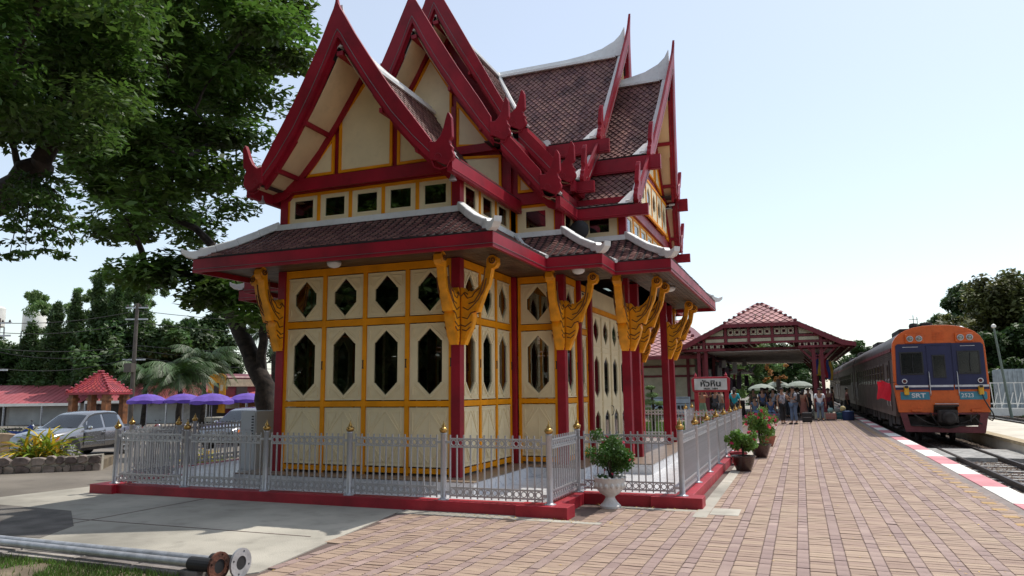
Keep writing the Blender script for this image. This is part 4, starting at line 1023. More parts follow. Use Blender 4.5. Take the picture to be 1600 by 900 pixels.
    # lower corners drop either side of the coupler gap
    low = [(TX-1.35, 0.76), (4.08, 0.76), (4.20, 0.64), (4.24, 0.97), (4.95, 0.97), (4.92, 0.64), (5.05, 0.76), (TX+1.39, 0.77)]
    plate('cab_front', pf+[low[-2], low[-3], low[-4], low[-5], low[-6], low[-5-2]], F-0.02, F+0.22, M['orange'], bev=0.03)
    # blue field split around the recessed gangway door
    plate('blue_panel', [(3.24, 1.70), (3.15, 1.74), (3.20, 3.08), (3.26, 3.14), (4.10, 3.14), (4.12, 1.70)], F-0.05, F-0.021, M['blue'], 0.008)
    plate('blue_panel', [(4.92, 1.70), (4.92, 3.13), (5.80, 3.13), (5.87, 3.05), (5.88, 1.70)], F-0.05, F-0.021, M['blue'], 0.008)
    d = plate('gangway_door', [(4.15, 1.52), (4.89, 1.52), (4.89, 3.06), (4.15, 3.06)], F-0.045, F-0.021, M['blue'], 0.006)
    plate('blue_backing', [(4.08, 1.70), (4.94, 1.70), (4.94, 3.13), (4.08, 3.13)], F-0.03, F-0.019, M['blue'])
    build(MB().holed([(4.30, 1.94), (4.70, 1.94), (4.70, 2.74), (4.30, 2.74)], [[(4.34, 1.99), (4.66, 1.99), (4.66, 2.69), (4.34, 2.69)]], 0.02, lambda u, v, w: (u, F-0.065+w, v)), 'door_window_frame', M['black'], d, bev=0.01)
    build(MB().box(4.33, 4.67, F-0.052, F-0.047, 1.98, 2.70), 'door_window', M['carwin'], d)
    plate('blue_panel', [(4.10, 3.065), (4.92, 3.065), (4.92, 3.14), (4.10, 3.14)], F-0.05, F-0.021, M['blue'])
    for a, c in ((3.30, 4.03), (5.06, 5.74)):
        wf = build(MB().holed([(a, 2.06), (c, 2.06), (c, 2.86), (a, 2.86)], [[(a+0.05, 2.11), (c-0.05, 2.11), (c-0.05, 2.81), (a+0.05, 2.81)]], 0.03, lambda u, v, w: (u, F-0.075+w, v)), 'windscreen_frame', M['black'], t, bev=0.012)
        build(MB().box(a+0.04, c-0.04, F-0.062, F-0.054, 2.10, 2.82), 'windscreen', M['carwin'], wf)
        xm = (a+c)/2; build(MB().tube([(xm+0.05, F-0.09, 2.80), (xm+0.02, F-0.09, 2.35)], 0.008, 5).tube([(xm+0.02, F-0.095, 2.55), (xm+0.03, F-0.095, 2.15)], 0.012, 5), 'wiper', M['black'], wf)
        build(MB().box(a+0.12, c-0.12, F-0.056, F-0.049, 3.02, 3.035), 'trim_line', M['stripe'], t)
    build(MB().box(3.10, 4.12, F-0.062, F-0.02, 1.63, 1.70), 'white_stripe', M['stripe'], t); build(MB().box(4.93, 5.93, F-0.062, F-0.02, 1.63, 1.70), 'white_stripe', M['stripe'], t)
    build(MB().box(4.16, 4.88, F-0.055, F-0.044, 1.63, 1.70), 'white_stripe', M['stripe'], t)
    for a, c in ((3.10, 4.14), (4.92, 5.93)): build(MB().box(a, c, F-0.056, F-0.02, 1.545, 1.628), 'blue_stripe', M['blue'], t)
    lp = plate('number_plate', [(3.24, 1.20), (4.14, 1.20), (4.14, 1.47), (3.24, 1.47)], F-0.045, F-0.02, M['teal'], 0.006)
    rp = plate('number_plate', [(5.04, 1.20), (5.82, 1.20), (5.85, 1.24), (5.85, 1.43), (5.82, 1.47), (5.04, 1.47)], F-0.045, F-0.02, M['teal'], 0.006)
    for bd, x, sz, par, bo in (('SRT', 3.80, 0.21, lp, 0.006), ('2523', 5.27, 0.19, rp, 0.002)):
        me = text_mesh(bd, sz, bold=bo); me.transform(Matrix.Rotation(math.pi/2, 4, 'X'))
        if bd == 'SRT': me.transform(Matrix.Scale(1.25, 4, (1, 0, 0)))
        me.materials.append(M['stripe']); o = link('lettering', me, par, (x-TX, F-0.05-y0, 1.335+0.3)); o['kind'] = 'stuff'
    # headlights
    for x0, x1, ls in ((3.52, 4.10, (3.67, 3.95)), (5.05, 5.60, (5.21, 5.48))):
        pod = plate('lamp_pod', [(x0, 3.17), (x1, 3.17), (x1, 3.46), (x0, 3.48)], F-0.10, F-0.015, M['orange'], 0.02)
        for lx in ls:
            h = build(MB().lathe((lx, F-0.10, 3.315), [(0.105, 0), (0.105, 0.03), (0.085, 0.035), (0.08, 0.01)], 18, ax=1), 'headlight', M['galv'], t, smooth=True)
            build(MB().lathe((lx, F-0.108, 3.315), [(0.08, 0.0), (0.05, 0.018), (0.001, 0.022)], 16, ax=1), 'lens', M['lens'], h, smooth=True)
    v = plate('front_vent', [(4.38, 3.26), (4.74, 3.26), (4.74, 3.56), (4.38, 3.56)], F-0.035, F-0.018, M['orange'], 0.006)
    b = MB()
    for k in range(7): b.box(4.41, 4.71, F-0.05, F-0.03, 3.285+k*0.037, 3.305+k*0.037)
    build(b, 'vent_louvre', M['orange'], v, kind='stuff')
    for x in (3.40, 5.69):
        h = build(MB().lathe((x, F-0.06, 1.84), [(0.085, 0), (0.085, 0.03), (0.06, 0.035), (0.058, 0.0)], 16, ax=1), 'marker_lamp', M['stripe'], t, smooth=True)
        build(MB().lathe((x, F-0.06, 1.84), [(0.058, 0), (0.03, 0.02), (0.001, 0.025)], 14, ax=1), 'lens', mat('red_lens', (0.10, 0.01, 0.015), 0.15), h, smooth=True)
    for x in (3.43, 5.67):
        c = build(MB().box(x-0.075, x+0.075, F-0.18, F-0.02, 1.36, 1.66), 'socket_box', mat('socket_yellow', (0.62, 0.33, 0.01), 0.4), t, bev=0.03)
        build(MB().box(x-0.05, x+0.05, F-0.2, F-0.16, 1.60, 1.68), 'socket_cap', M['black'], c)
    build(MB().tube([(5.68, F-0.15, 1.40), (5.72, F-0.2, 1.2), (5.82, F-0.25, 0.95), (5.93, F-0.2, 0.75), (5.97, F-0.12, 0.6), (5.93, F-0.02, 0.5), (5.85, F+0.1, 0.55)], 0.022, 8), 'cable', M['black'], t, smooth=True)
    for x in (4.17, 5.02): build(MB().tube([(x, F-0.03, 2.16), (x, F-0.10, 2.12), (x, F-0.10, 1.38), (x, F-0.03, 1.34)], 0.016, 8), 'handrail', M['galv'], t, smooth=True)
    build(MB().box(4.24, 4.95, F-0.28, F-0.02, 0.97, 1.02), 'foot_plate', M['under'], t); build(MB().tube([(4.24, F-0.28, 1.06), (4.95, F-0.28, 1.06)], 0.014, 6), 'foot_rail', M['galv'], t)
    b = MB(); b.box(4.32, 4.88, F-0.45, F+0.2, 0.42, 0.86); build(b, 'coupler', M['under'], t, bev=0.05)
    b = MB(); b.lathe((4.6, F-0.45, 0.6), [(0.20, 0), (0.22, 0.12), (0.15, 0.2), (0.001, 0.21)], 12, ax=1); build(b, 'coupler_head', M['under'], t, smooth=True)
    b = MB()
    for x0, z0, x1, z1 in ((3.6, 0.7, 4.2, 0.35), (5.0, 0.4, 5.5, 0.72), (4.3, 0.3, 4.9, 0.3), (3.5, 0.32, 5.4, 0.36), (4.1, 0.75, 4.4, 0.25), (5.3, 0.7, 5.25, 0.35), (5.42, 0.6, 5.6, 0.38)): b.tube([(x0, F-0.1, z0), ((x0+x1)/2, F-0.16, (z0+z1)/2-0.06), (x1, F-0.1, z1)], 0.025, 6)
    b.box(3.45, 4.0, F+0.2, F+0.5, 0.28, 0.70); b.box(4.95, 5.20, F+0.2, F+0.5, 0.3, 0.7); build(b, 'brake_gear', M['under'], t, kind='stuff')
    # ploughed maroon skirt with openings
    build(MB().holed([(3.18, 0.755), (3.32, 0.10), (5.70, 0.08), (5.84, 0.755)], [[(3.40, 0.70), (3.48, 0.30), (5.50, 0.30), (5.60, 0.70)]], 0.05, lambda u, v, w: (u, F-0.04+w, v)), 'pilot', M['maroon'], t)
    for x in (3.55, 5.35): build(MB().box(x, x+0.32, F-0.12, F-0.02, 0.80, 0.87), 'front_step', M['orange'], t)
    b = MB(); b.lathe((3.95, y0+0.9, 3.66), [(0.14, 0), (0.16, 0.18), (0.12, 0.26), (0.001, 0.28)], 12).lathe((4.35, y0+0.9, 3.76), [(0.2, 0), (0.2, 0.16), (0.001, 0.2)], 12); b.tube([(4.0, y0+1.2, 3.7), (4.0, y0+1.2, 4.25)], 0.012, 5).tube([(4.15, y0+1.4, 3.7), (4.15, y0+1.4, 4.2)], 0.012, 5).tube([(3.85, y0+1.2, 4.1), (4.15, y0+1.2, 4.1)], 0.01, 5)
    build(b, 'roof_horn', M['under'], t, kind='stuff')
    b = MB(); b.ball((5.35, y0+0.5, 3.62), 0.13, 14); build(b, 'beacon', M['stripe'], t, smooth=True)
    # driver visible behind glass
    return t
M['carwin'] = mat('coach_window', (0.012, 0.013, 0.014), 0.12, var=0.1, spec=0.45)
railcar(TY, 20.0, True, 'orange and blue railcar numbered 2523 at the platform edge, front of the train')
railcar(TY+20.6, 20.0, False, 'second stainless railcar, coupled behind the orange fronted one')
railcar(TY+41.2, 20.0, False, 'third railcar, farthest back, seen between the canopy and the second car')
# red flag held out of the cab window
fl = thing('flag', 'plain red signal flag held out on a short stick from the driver side window', 'flag', (2.9, 28.9, 1.6))
b = MB(); vs = []; n = 9
for i in range(n):
    for j in range(7):
        u = i/(n-1); v = j/6; vs.append((2.50+0.42*u+0.03*math.sin(v*5), 28.75+0.06*math.sin(u*8+v*3), 1.83-0.62*v-0.10*u*(1-v)*0+0.05*math.sin(u*5)))
b.add(vs, [(i*7+j, (i+1)*7+j, (i+1)*7+j+1, i*7+j+1) for i in range(n-1) for j in range(6)]); build(b, 'cloth', M['redflag'], fl, smooth=True, norm=False)
build(MB().tube([(2.49, 28.75, 1.86), (2.95, 28.78, 1.82), (3.1, 28.95, 1.8)], 0.012, 6), 'stick', M['rail'], fl)
# ------------------------------------------------------------------ station canopy and building
M['pink'] = mat('station_roof_tile', (0.50, 0.24, 0.22), 0.35, var=0.14, vs=0.8, rnd=0.12, dirt=0.2)
M['strip'] = mat('tile_strip', (0.15, 0.025, 0.03), 0.6)
M['dred'] = mat('station_timber', (0.17, 0.013, 0.022), 0.5, var=0.15, dirt=0.2)
M['scream'] = mat('station_boards', (0.50, 0.46, 0.33), 0.7, var=0.08, dirt=0.25)
M['sheet'] = mat('corrugated_sheet', (0.22, 0.19, 0.17), 0.5, metal=0.2, var=0.2, vs=2)
def quad_tiles(b, P00, P10, P11, P01, nu, nv, lift=0.03):
    """diamond tiles over a quad given by its corners"""
    A, B, C, D = (Vector(p) for p in (P00, P10, P11, P01)); n = (B-A).cross(D-A).normalized()
    if n.z < 0: n = -n
    f = lambda u, v: A.lerp(B, u).lerp(D.lerp(C, u), v)
    for j in range(nv*2+1):
        for i in range(nu+1):
            u = (i+(0.5 if j % 2 else 0.0))/nu; v = j*0.5/nv; du, dv = 0.5/nu*0.86, 0.5/nv*0.86
            q = [(u-du, v), (u, v+dv), (u+du, v), (u, v-dv)]
            if u > 1.001: continue
            q = [(min(1, max(0, a)), min(1, max(0, c))) for a, c in q]
            P = [f(a, c) for a, c in q]; b.add([P[0]+n*0.02, P[1]+n*lift*1.3, P[2]+n*0.02, P[3]+n*0.004, P[1]+n*0.0], [(0, 1, 2, 3), (0, 4, 1), (1, 4, 2)], random.random())
cn = thing('platform_canopy', 'large open sided station canopy with half hipped red tiled roof and fretwork gable', 'canopy', (-1.9, 42, 0))
cx = -1.9; CY0, CY1 = 42.0, 66.0; R = [(0, 6.5), (1.97, 5.2), (4.1, 4.15), (4.72, 3.98)]
def cp(x, y, z): return (cx+x, y, z)
for s in (-1, 1):
    b = MB(); t = MB()
    for i, ((a, z), (c, w)) in enumerate(zip(R, R[1:])):
        y0 = CY0+(1.9 if i == 0 else 0); q = [cp(s*a, y0, z), cp(s*a, CY1, z), cp(s*c, CY1, w), cp(s*c, CY0, w)]
        b.prism(q, (0, 0, -0.06)); quad_tiles(t, *q, nu=60, nv=max(2, int(math.hypot(c-a, w-z)/0.32)))
    rf = build(b, 'roof_slope', M['sheet'], cn); build(t, 'tile_courses', M['pink'], rf, norm=False, kind='stuff')
b = MB().prism([cp(0, CY0+1.9, 6.5), cp(1.97, CY0, 5.2), cp(-1.97, CY0, 5.2)], (0, 0, -0.06)); hp_ = build(b, 'hip_slope', M['strip'], cn)
t = MB(); nrm = Vector((0, -1.3, 1.9)).normalized(); nv = 5
for j in range(1, nv*2):
    v = j*0.5/nv; hw = 1.97*v; n = 6
    for i in range(-n, n+1):
        u = i*0.44+(0.22 if j % 2 else 0)
        if abs(u) > hw+0.12: continue
        c = Vector(cp(u, CY0+1.9*(1-v), 6.5-1.3*v)); dn = Vector((0, -1.9, -1.3)).normalized()*0.205; rt = Vector((0.19, 0, 0))
        t.add([c-rt+nrm*0.02, c+dn+nrm*0.04, c+rt+nrm*0.02, c-dn+nrm*0.005], [(0, 1, 2, 3)], random.random())
build(t, 'tile_courses', M['pink'], hp_, norm=False, kind='stuff')
for s in (-1, 1):
    n = 8
    for k in range(n):
        u = (k+0.5)/n; p = Vector(cp(s*1.97*u, CY0+1.9*(1-u), 6.53-1.3*u)); build(MB().ball(p, 0.10, 8, sz=0.8), 'hip_cap', M['strip'], cn, smooth=True)
    # barge boards, soffit, fascia
    b = MB(); pl = [(1.95, 5.20), (4.1, 4.14), (4.74, 4.02), (4.74, 3.80), (4.05, 3.88), (1.95, 4.95)]
    b.prism([cp(s*a, CY0-0.04, z) for a, z in pl], (0, 0.08, 0)); build(b, 'bargeboard', M['dred'], cn)
    build(MB().prism([cp(s*4.74, CY0, 3.78), cp(s*4.66, CY0, 3.78), cp(s*4.66, CY1, 3.78), cp(s*4.74, CY1, 3.78)], (0, 0, 0.2)), 'eave_fascia', M['dred'], cn)
b = MB().box(cx-1.97, cx+1.97, CY0-0.05, CY0+0.03, 5.0, 5.18); build(b, 'hip_fascia', M['dred'], cn)
# gable truss with fretwork panels
F = CY0+0.35
def tb(a, c, w=0.12, d=0.10, y=F): return MB().beam(cp(a[0], y, a[1]), cp(c[0], y, c[1]), d, w, up=(0, 0, 1))
for a, c, w in (((-3.1, 4.48), (3.1, 4.48), 0.13), ((-3.9, 4.15), (3.9, 4.15), 0.12), ((-4.4, 3.80), (-1.9, 3.80), 0.13), ((1.9, 3.86), (4.2, 3.86), 0.12)): build(tb(a, c, w), 'truss_beam', M['dred'], cn)
for x in (-3.05, -1.85, -0.62, 0.62, 1.85, 3.05): build(MB().box(cx+x-0.07, cx+x+0.07, F-0.07, F+0.07, 3.8 if abs(x) > 1.9 else 4.1, min(5.1, 5.2-(abs(x)-1.8)*0.5)), 'truss_post', M['dred'], cn)
def fret(x0, x1, z0, z1):
    n = max(1, int(round((x1-x0)/0.33))); w = (x1-x0)/n
    for i in range(n):
        a = x0+i*w+0.02; c = a+w-0.04; f = build(MB().box(cx+a, cx+c, F-0.02, F+0.01, z0, z1), 'fret_panel', M['scream'], cn)
        b = MB(); xm = (a+c)/2; zm = (z0+z1)/2; b.lathe((cx+xm, F-0.03, zm), [(0.09, 0), (0.09, 0.015), (0.06, 0.015), (0.06, 0)], 8, ax=1)
        for sx, sz in ((1, 1), (1, -1), (-1, 1), (-1, -1)): b.box(cx+xm+sx*0.10-0.02, cx+xm+sx*0.10+0.02, F-0.03, F-0.015, zm+sz*0.10-0.02, zm+sz*0.10+0.02)
        build(b, 'fretwork', M['dred'], f, kind='stuff')
for a, c in ((-1.75, -0.70), (-0.54, 0.54), (0.70, 1.75)): fret(a, c, 4.58, 4.92); build(MB().box(cx+a, cx+c, F-0.02, F+0.01, 4.22, 4.40), 'board_panel', M['scream'], cn)
for a, c in ((-4.3, -3.15), (-2.95, -1.95), (1.95, 2.95), (3.15, 3.6)):
    fret(a, c, 3.90, 4.06) if abs(a) < 4 or True else None
    if abs(a) < 2.98 or abs(c) < 3: build(MB().box(cx+a, cx+c, F-0.02, F+0.01, 4.22, 4.40), 'board_panel', M['scream'], cn)
for s in (-1, 1): build(MB().prism([cp(s*1.98, F-0.02, 4.58), cp(s*2.75, F-0.02, 4.58), cp(s*1.98, F-0.02, 4.92)], (0, 0.03, 0)), 'fret_panel', M['scream'], cn)
# rafters, purlins and ceiling sheet under the roof
for k in range(12):
    y = CY0+1.2+k*2.0
    for s in (-1, 1): build(MB().beam(cp(s*0.1, y, 5.9), cp(s*4.6, y, 3.82), 0.1, 0.14), 'rafter', M['dred'], cn)
    build(MB().box(cx-3.9, cx+3.9, y-0.05, y+0.05, 3.78, 3.92), 'tie_beam', M['dred'], cn)
b = MB()
for k in range(13):
    for s in (-1, 1): d = 0.2+k*0.35; b.box(cx+s*d-0.03, cx+s*d+0.03, CY0+0.4, CY1, 5.75-d*0.46, 5.80-d*0.46)
build(b, 'batten', M['scream'], cn, kind='stuff')
b = MB(); y = CY0+0.8
while y < CY1: b.box(cx-3.7, cx+3.7, y, y+0.07, 3.71, 3.73); y += 0.62
build(b, 'ceiling_slat', mat('ceiling_slat', (0.6, 0.58, 0.55), 0.7), cn, kind='stuff')
for y in (42.6, 47.5, 52.5, 57.5, 62.5):
    for x in (2.65, 3.05) if y < 43 else (2.85,):
        p = build(MB().box(cx+x-0.09, cx+x+0.09, y-0.09, y+0.09, 0, 3.95), 'canopy_post', M['dred'], cn); build(MB().box(cx+x-0.16, cx+x+0.16, y-0.16, y+0.16, 0, 0.35), 'post_base', M['scream'], p)
        for s in (-1, 1): build(MB().beam(cp(x, y, 3.1), cp(x+s*0.7, y, 3.8), 0.08, 0.1), 'post_brace', M['dred'], cn)
    for x in (-3.0, -3.4) if y < 43 else (-3.1,): p = build(MB().box(cx+x-0.09, cx+x+0.09, y-0.09, y+0.09, 0, 3.95), 'canopy_post', M['dred'], cn)
# hanging flags and goods beside the right hand posts
fcols = [(0.05, 0.07, 0.35), (0.75, 0.5, 0.04), (0.7, 0.7, 0.72), (0.55, 0.03, 0.04), (0.08, 0.12, 0.4), (0.7, 0.42, 0.05)]
for k, c in enumerate(fcols):
    x = 0.72+k*0.17; y = 43.3+k*0.8; z = 3.5-k*0.06; nm = ['dark blue', 'yellow', 'white', 'red', 'blue', 'amber'][k]
    vs = []; 
    for i in range(5):
        for j in range(5): vs.append((x+0.06*i+0.05*math.sin(j*1.3+k), y+0.04*math.sin(i*2.1), z-0.28*j))
    b = MB().add(vs, [(i*5+j, (i+1)*5+j, (i+1)*5+j+1, i*5+j+1) for i in range(4) for j in range(4)])
    tag(build(b, 'banner', mat('banner_'+nm.replace(' ', '_'), c, 0.8, trans=0.2), smooth=True, norm=False), nm+' banner hanging by the right posts of the station canopy', 'banner', 'banners hanging under the canopy')
# station platform floor, canopy side
struct(MB().box(-40, 2.68, 48, 90, -0.3, -0.004), 'station_floor', M['conc'])
struct(MB().box(-40, -3.2, 41.0, 48, -0.3, -0.006), 'station_floor', M['conc'])
# station building left of the canopy
sb = thing('station_building', 'cream boarded station building with dark red timber frame and pink tiled roof', 'building', (-12, 48, 0))
wl = build(MB().box(-24, -6.0, 46.0, 58, 0, 3.9), 'wall', M['scream'], sb)
for x in np.arange(-23.8, -5.9, 1.45): build(MB().box(x-0.09, x+0.09, 45.93, 46.02, 0, 3.9), 'timber_post', M['dred'], sb)
for z in (0.12, 0.95, 2.45, 3.05, 3.75): build(MB().box(-24, -5.95, 45.90, 45.99, z-0.07, z+0.07), 'timber_rail', M['dred'], sb)
for x in np.arange(-22.35, -6.5, 2.9):
    s_ = build(MB().box(x-0.55, x+0.55, 45.88, 45.96, 1.0, 2.38), 'window', M['scream'], sb); b = MB()
    for k in range(16): b.box(x-0.48, x-0.03, 45.86, 45.885, 1.05+k*0.08, 1.09+k*0.08); b.box(x+0.03, x+0.48, 45.86, 45.885, 1.05+k*0.08, 1.09+k*0.08)
    build(b, 'shutter', M['scream'], s_, kind='stuff')
RB = [(-25, 44.4, 3.35), (-5.6, 44.4, 3.35), (-8.2, 48.2, 6.0), (-22.4, 48.2, 6.0)]
RB = [(-25, 43.6, 3.6), (-4.9, 43.6, 3.6), (-7.2, 48.6, 6.15), (-22.4, 48.6, 6.15)]
rf = build(MB().prism(RB, (0, 0, -0.08)), 'roof', M['strip'], sb); t = MB(); quad_tiles(t, RB[3], RB[2], RB[1], RB[0], nu=32, nv=11); build(t, 'tile_courses', M['pink'], rf, norm=False, kind='stuff')
RR = [(-4.9, 43.6, 3.6), (-4.9, 60, 3.6), (-7.2, 56, 6.15), (-7.2, 48.6, 6.15)]
rf2 = build(MB().prism(RR, (0, 0, -0.08)), 'roof', M['strip'], sb)
build(MB().box(-25, -4.9, 43.5, 43.6, 3.40, 3.6), 'eave_fascia', M['dred'], sb)
for k in range(9): p = Vector((-4.9, 43.6, 3.66)).lerp(Vector((-7.2, 48.6, 6.22)), (k+0.5)/9); build(MB().ball(p, 0.11, 8), 'hip_cap', M['strip'], sb, smooth=True)
for x in (-9.6, -7.2, -5.2): build(MB().box(x-0.08, x+0.08, 43.8, 43.96, 0, 3.45), 'veranda_post', M['dred'], sb)
# dark stalls below the canopy's left half
st = thing('shop_stall', 'dark shop stall with hanging clothes under the left half of the canopy', 'stall', (-4.4, 50, 0))
build(MB().box(-5.9, -3.3, 47.5, 60, 2.75, 2.85), 'stall_roof', M['dred'], st); build(MB().box(-5.9, -5.8, 47.0, 60, 0, 3.7), 'back_board', M['dark'], st)
rr = random.Random(9); b = MB(); c2 = MB()
for k in range(26):
    y = 46.5+rr.random()*6; x = -5.4+rr.random()*2.2; z = 2.2+rr.random()*1.3; h = rr.uniform(0.4, 0.9)
    (b if k % 2 else c2).add([(x-0.12, y, z), (x+0.12, y, z), (x+0.15, y+0.03, z-h), (x-0.15, y-0.02, z-h)], [(0, 1, 2, 3)])
build(b, 'hanging_cloth', mat('hung_cloth_grey', (0.30, 0.29, 0.28), 0.9), st, norm=False, kind='stuff'); build(c2, 'hanging_cloth', mat('hung_cloth_dark', (0.10, 0.07, 0.09), 0.9), st, norm=False, kind='stuff')
build(MB().box(-5.3, -3.4, 47.8, 49.5, 0, 0.9), 'counter', M['dark'], st)
# station name board
sg_ = thing('station_sign', 'red framed white station name board with Thai lettering on two posts', 'sign', (-3.8, 34.4, 0))
M['signred'] = mat('sign_red', (0.42, 0.02, 0.035), 0.4); M['signw'] = mat('sign_white', (0.66, 0.63, 0.60), 0.5, dirt=0.08)
for x in (-4.47, -3.13):
    p = build(MB().box(x-0.085, x+0.085, 34.34, 34.50, -0.02, 2.16), 'sign_post', M['signred'], sg_); build(MB().lathe((x, 34.42, 2.16), [(0.07, 0), (0.05, 0.05), (0.07, 0.10), (0.03, 0.17), (0.001, 0.24)], 10), 'finial', M['signred'], p, smooth=True)
build(MB().prism([(-4.62, 34.30, 1.56), (-4.55, 34.30, 1.50), (-3.05, 34.30, 1.50), (-2.98, 34.30, 1.56), (-2.94, 34.30, 2.08), (-3.05, 34.30, 2.19), (-4.55, 34.30, 2.19), (-4.66, 34.30, 2.08)], (0, 0.08, 0)), 'sign_frame', M['signred'], sg_, bev=0.02)
bd = build(MB().box(-4.52, -3.08, 34.275, 34.31, 1.60, 2.11), 'sign_board', M['signw'], sg_)
M['ink'] = mat('sign_ink', (0.015, 0.013, 0.013), 0.6)
for s_, z, sz, sc in (('\u0e2b\u0e31\u0e27\u0e2b\u0e34\u0e19', 1.87, 0.36, 1.15), ('HUA   HIN', 1.655, 0.10, 1.3)):
    me = text_mesh(s_, sz, bold=0.009 if sz > 0.2 else 0.004); me.transform(Matrix.Rotation(math.pi/2, 4, 'X')); me.transform(Matrix.Scale(sc, 4, (1, 0, 0))); me.materials.append(M['ink']); o = link('lettering', me, bd, (0, 34.268-34.4, z)); o['kind'] = 'stuff'
# grey blue timetable board on the garden side
tb_ = thing('notice_board', 'low pale blue notice board with a printed plan beside the station name sign', 'notice board', (-5.9, 36.5, 0))
nb = build(MB().box(-6.95, -5.05, 36.45, 36.52, 0.42, 1.28), 'board', mat('board_pale_blue', (0.34, 0.42, 0.50), 0.5), tb_)
b = MB()
for z in (1.22, 0.95, 0.5): b.box(-6.9, -5.1, 36.44, 36.452, z-0.012, z+0.012)
b.box(-6.9, -6.86, 36.44, 36.452, 0.5, 1.22); b.lathe((-6.5, 36.44, 0.72), [(0.13, 0), (0.13, 0.01), (0.09, 0.01), (0.09, 0)], 14, ax=1)
for k in range(6): b.box(-6.2+k*0.18, -6.08+k*0.18, 36.44, 36.452, 0.66, 0.86)
build(b, 'printed_plan', M['ink'], nb, kind='stuff')
for x in (-6.8, -5.2): build(MB().box(x-0.04, x+0.04, 36.46, 36.54, -0.02, 0.45), 'leg', M['dred'], tb_)
# ------------------------------------------------------------------ people
def skin_mesh(name, pts, eds, rad, root, m, par, sub=1, smooth=True):
    me = bpy.data.meshes.new(name); me.from_pydata(pts, eds, []); o = bpy.data.objects.new('tmp', me); COL.objects.link(o)
    md = o.modifiers.new('s', 'SKIN'); md.use_smooth_shade = True
    sv = me.skin_vertices[0].data
    for i, r in enumerate(rad): sv[i].radius = (r, r) if not isinstance(r, tuple) else r
    sv[root].use_root = True
    if sub: s2 = o.modifiers.new('u', 'SUBSURF'); s2.levels = sub; s2.render_levels = sub
    me2 = bpy.data.meshes.new_from_object(o.evaluated_get(bpy.context.evaluated_depsgraph_get())); bpy.data.objects.remove(o)
    me2.name = name; me2.materials.append(m); return link(name, me2, par)
def smat(n, c, **k):
    if n not in M: M[n] = mat(n, c, 0.75, **k)
    return M[n]
SKN = lambda: smat('skin', (0.34, 0.18, 0.11))
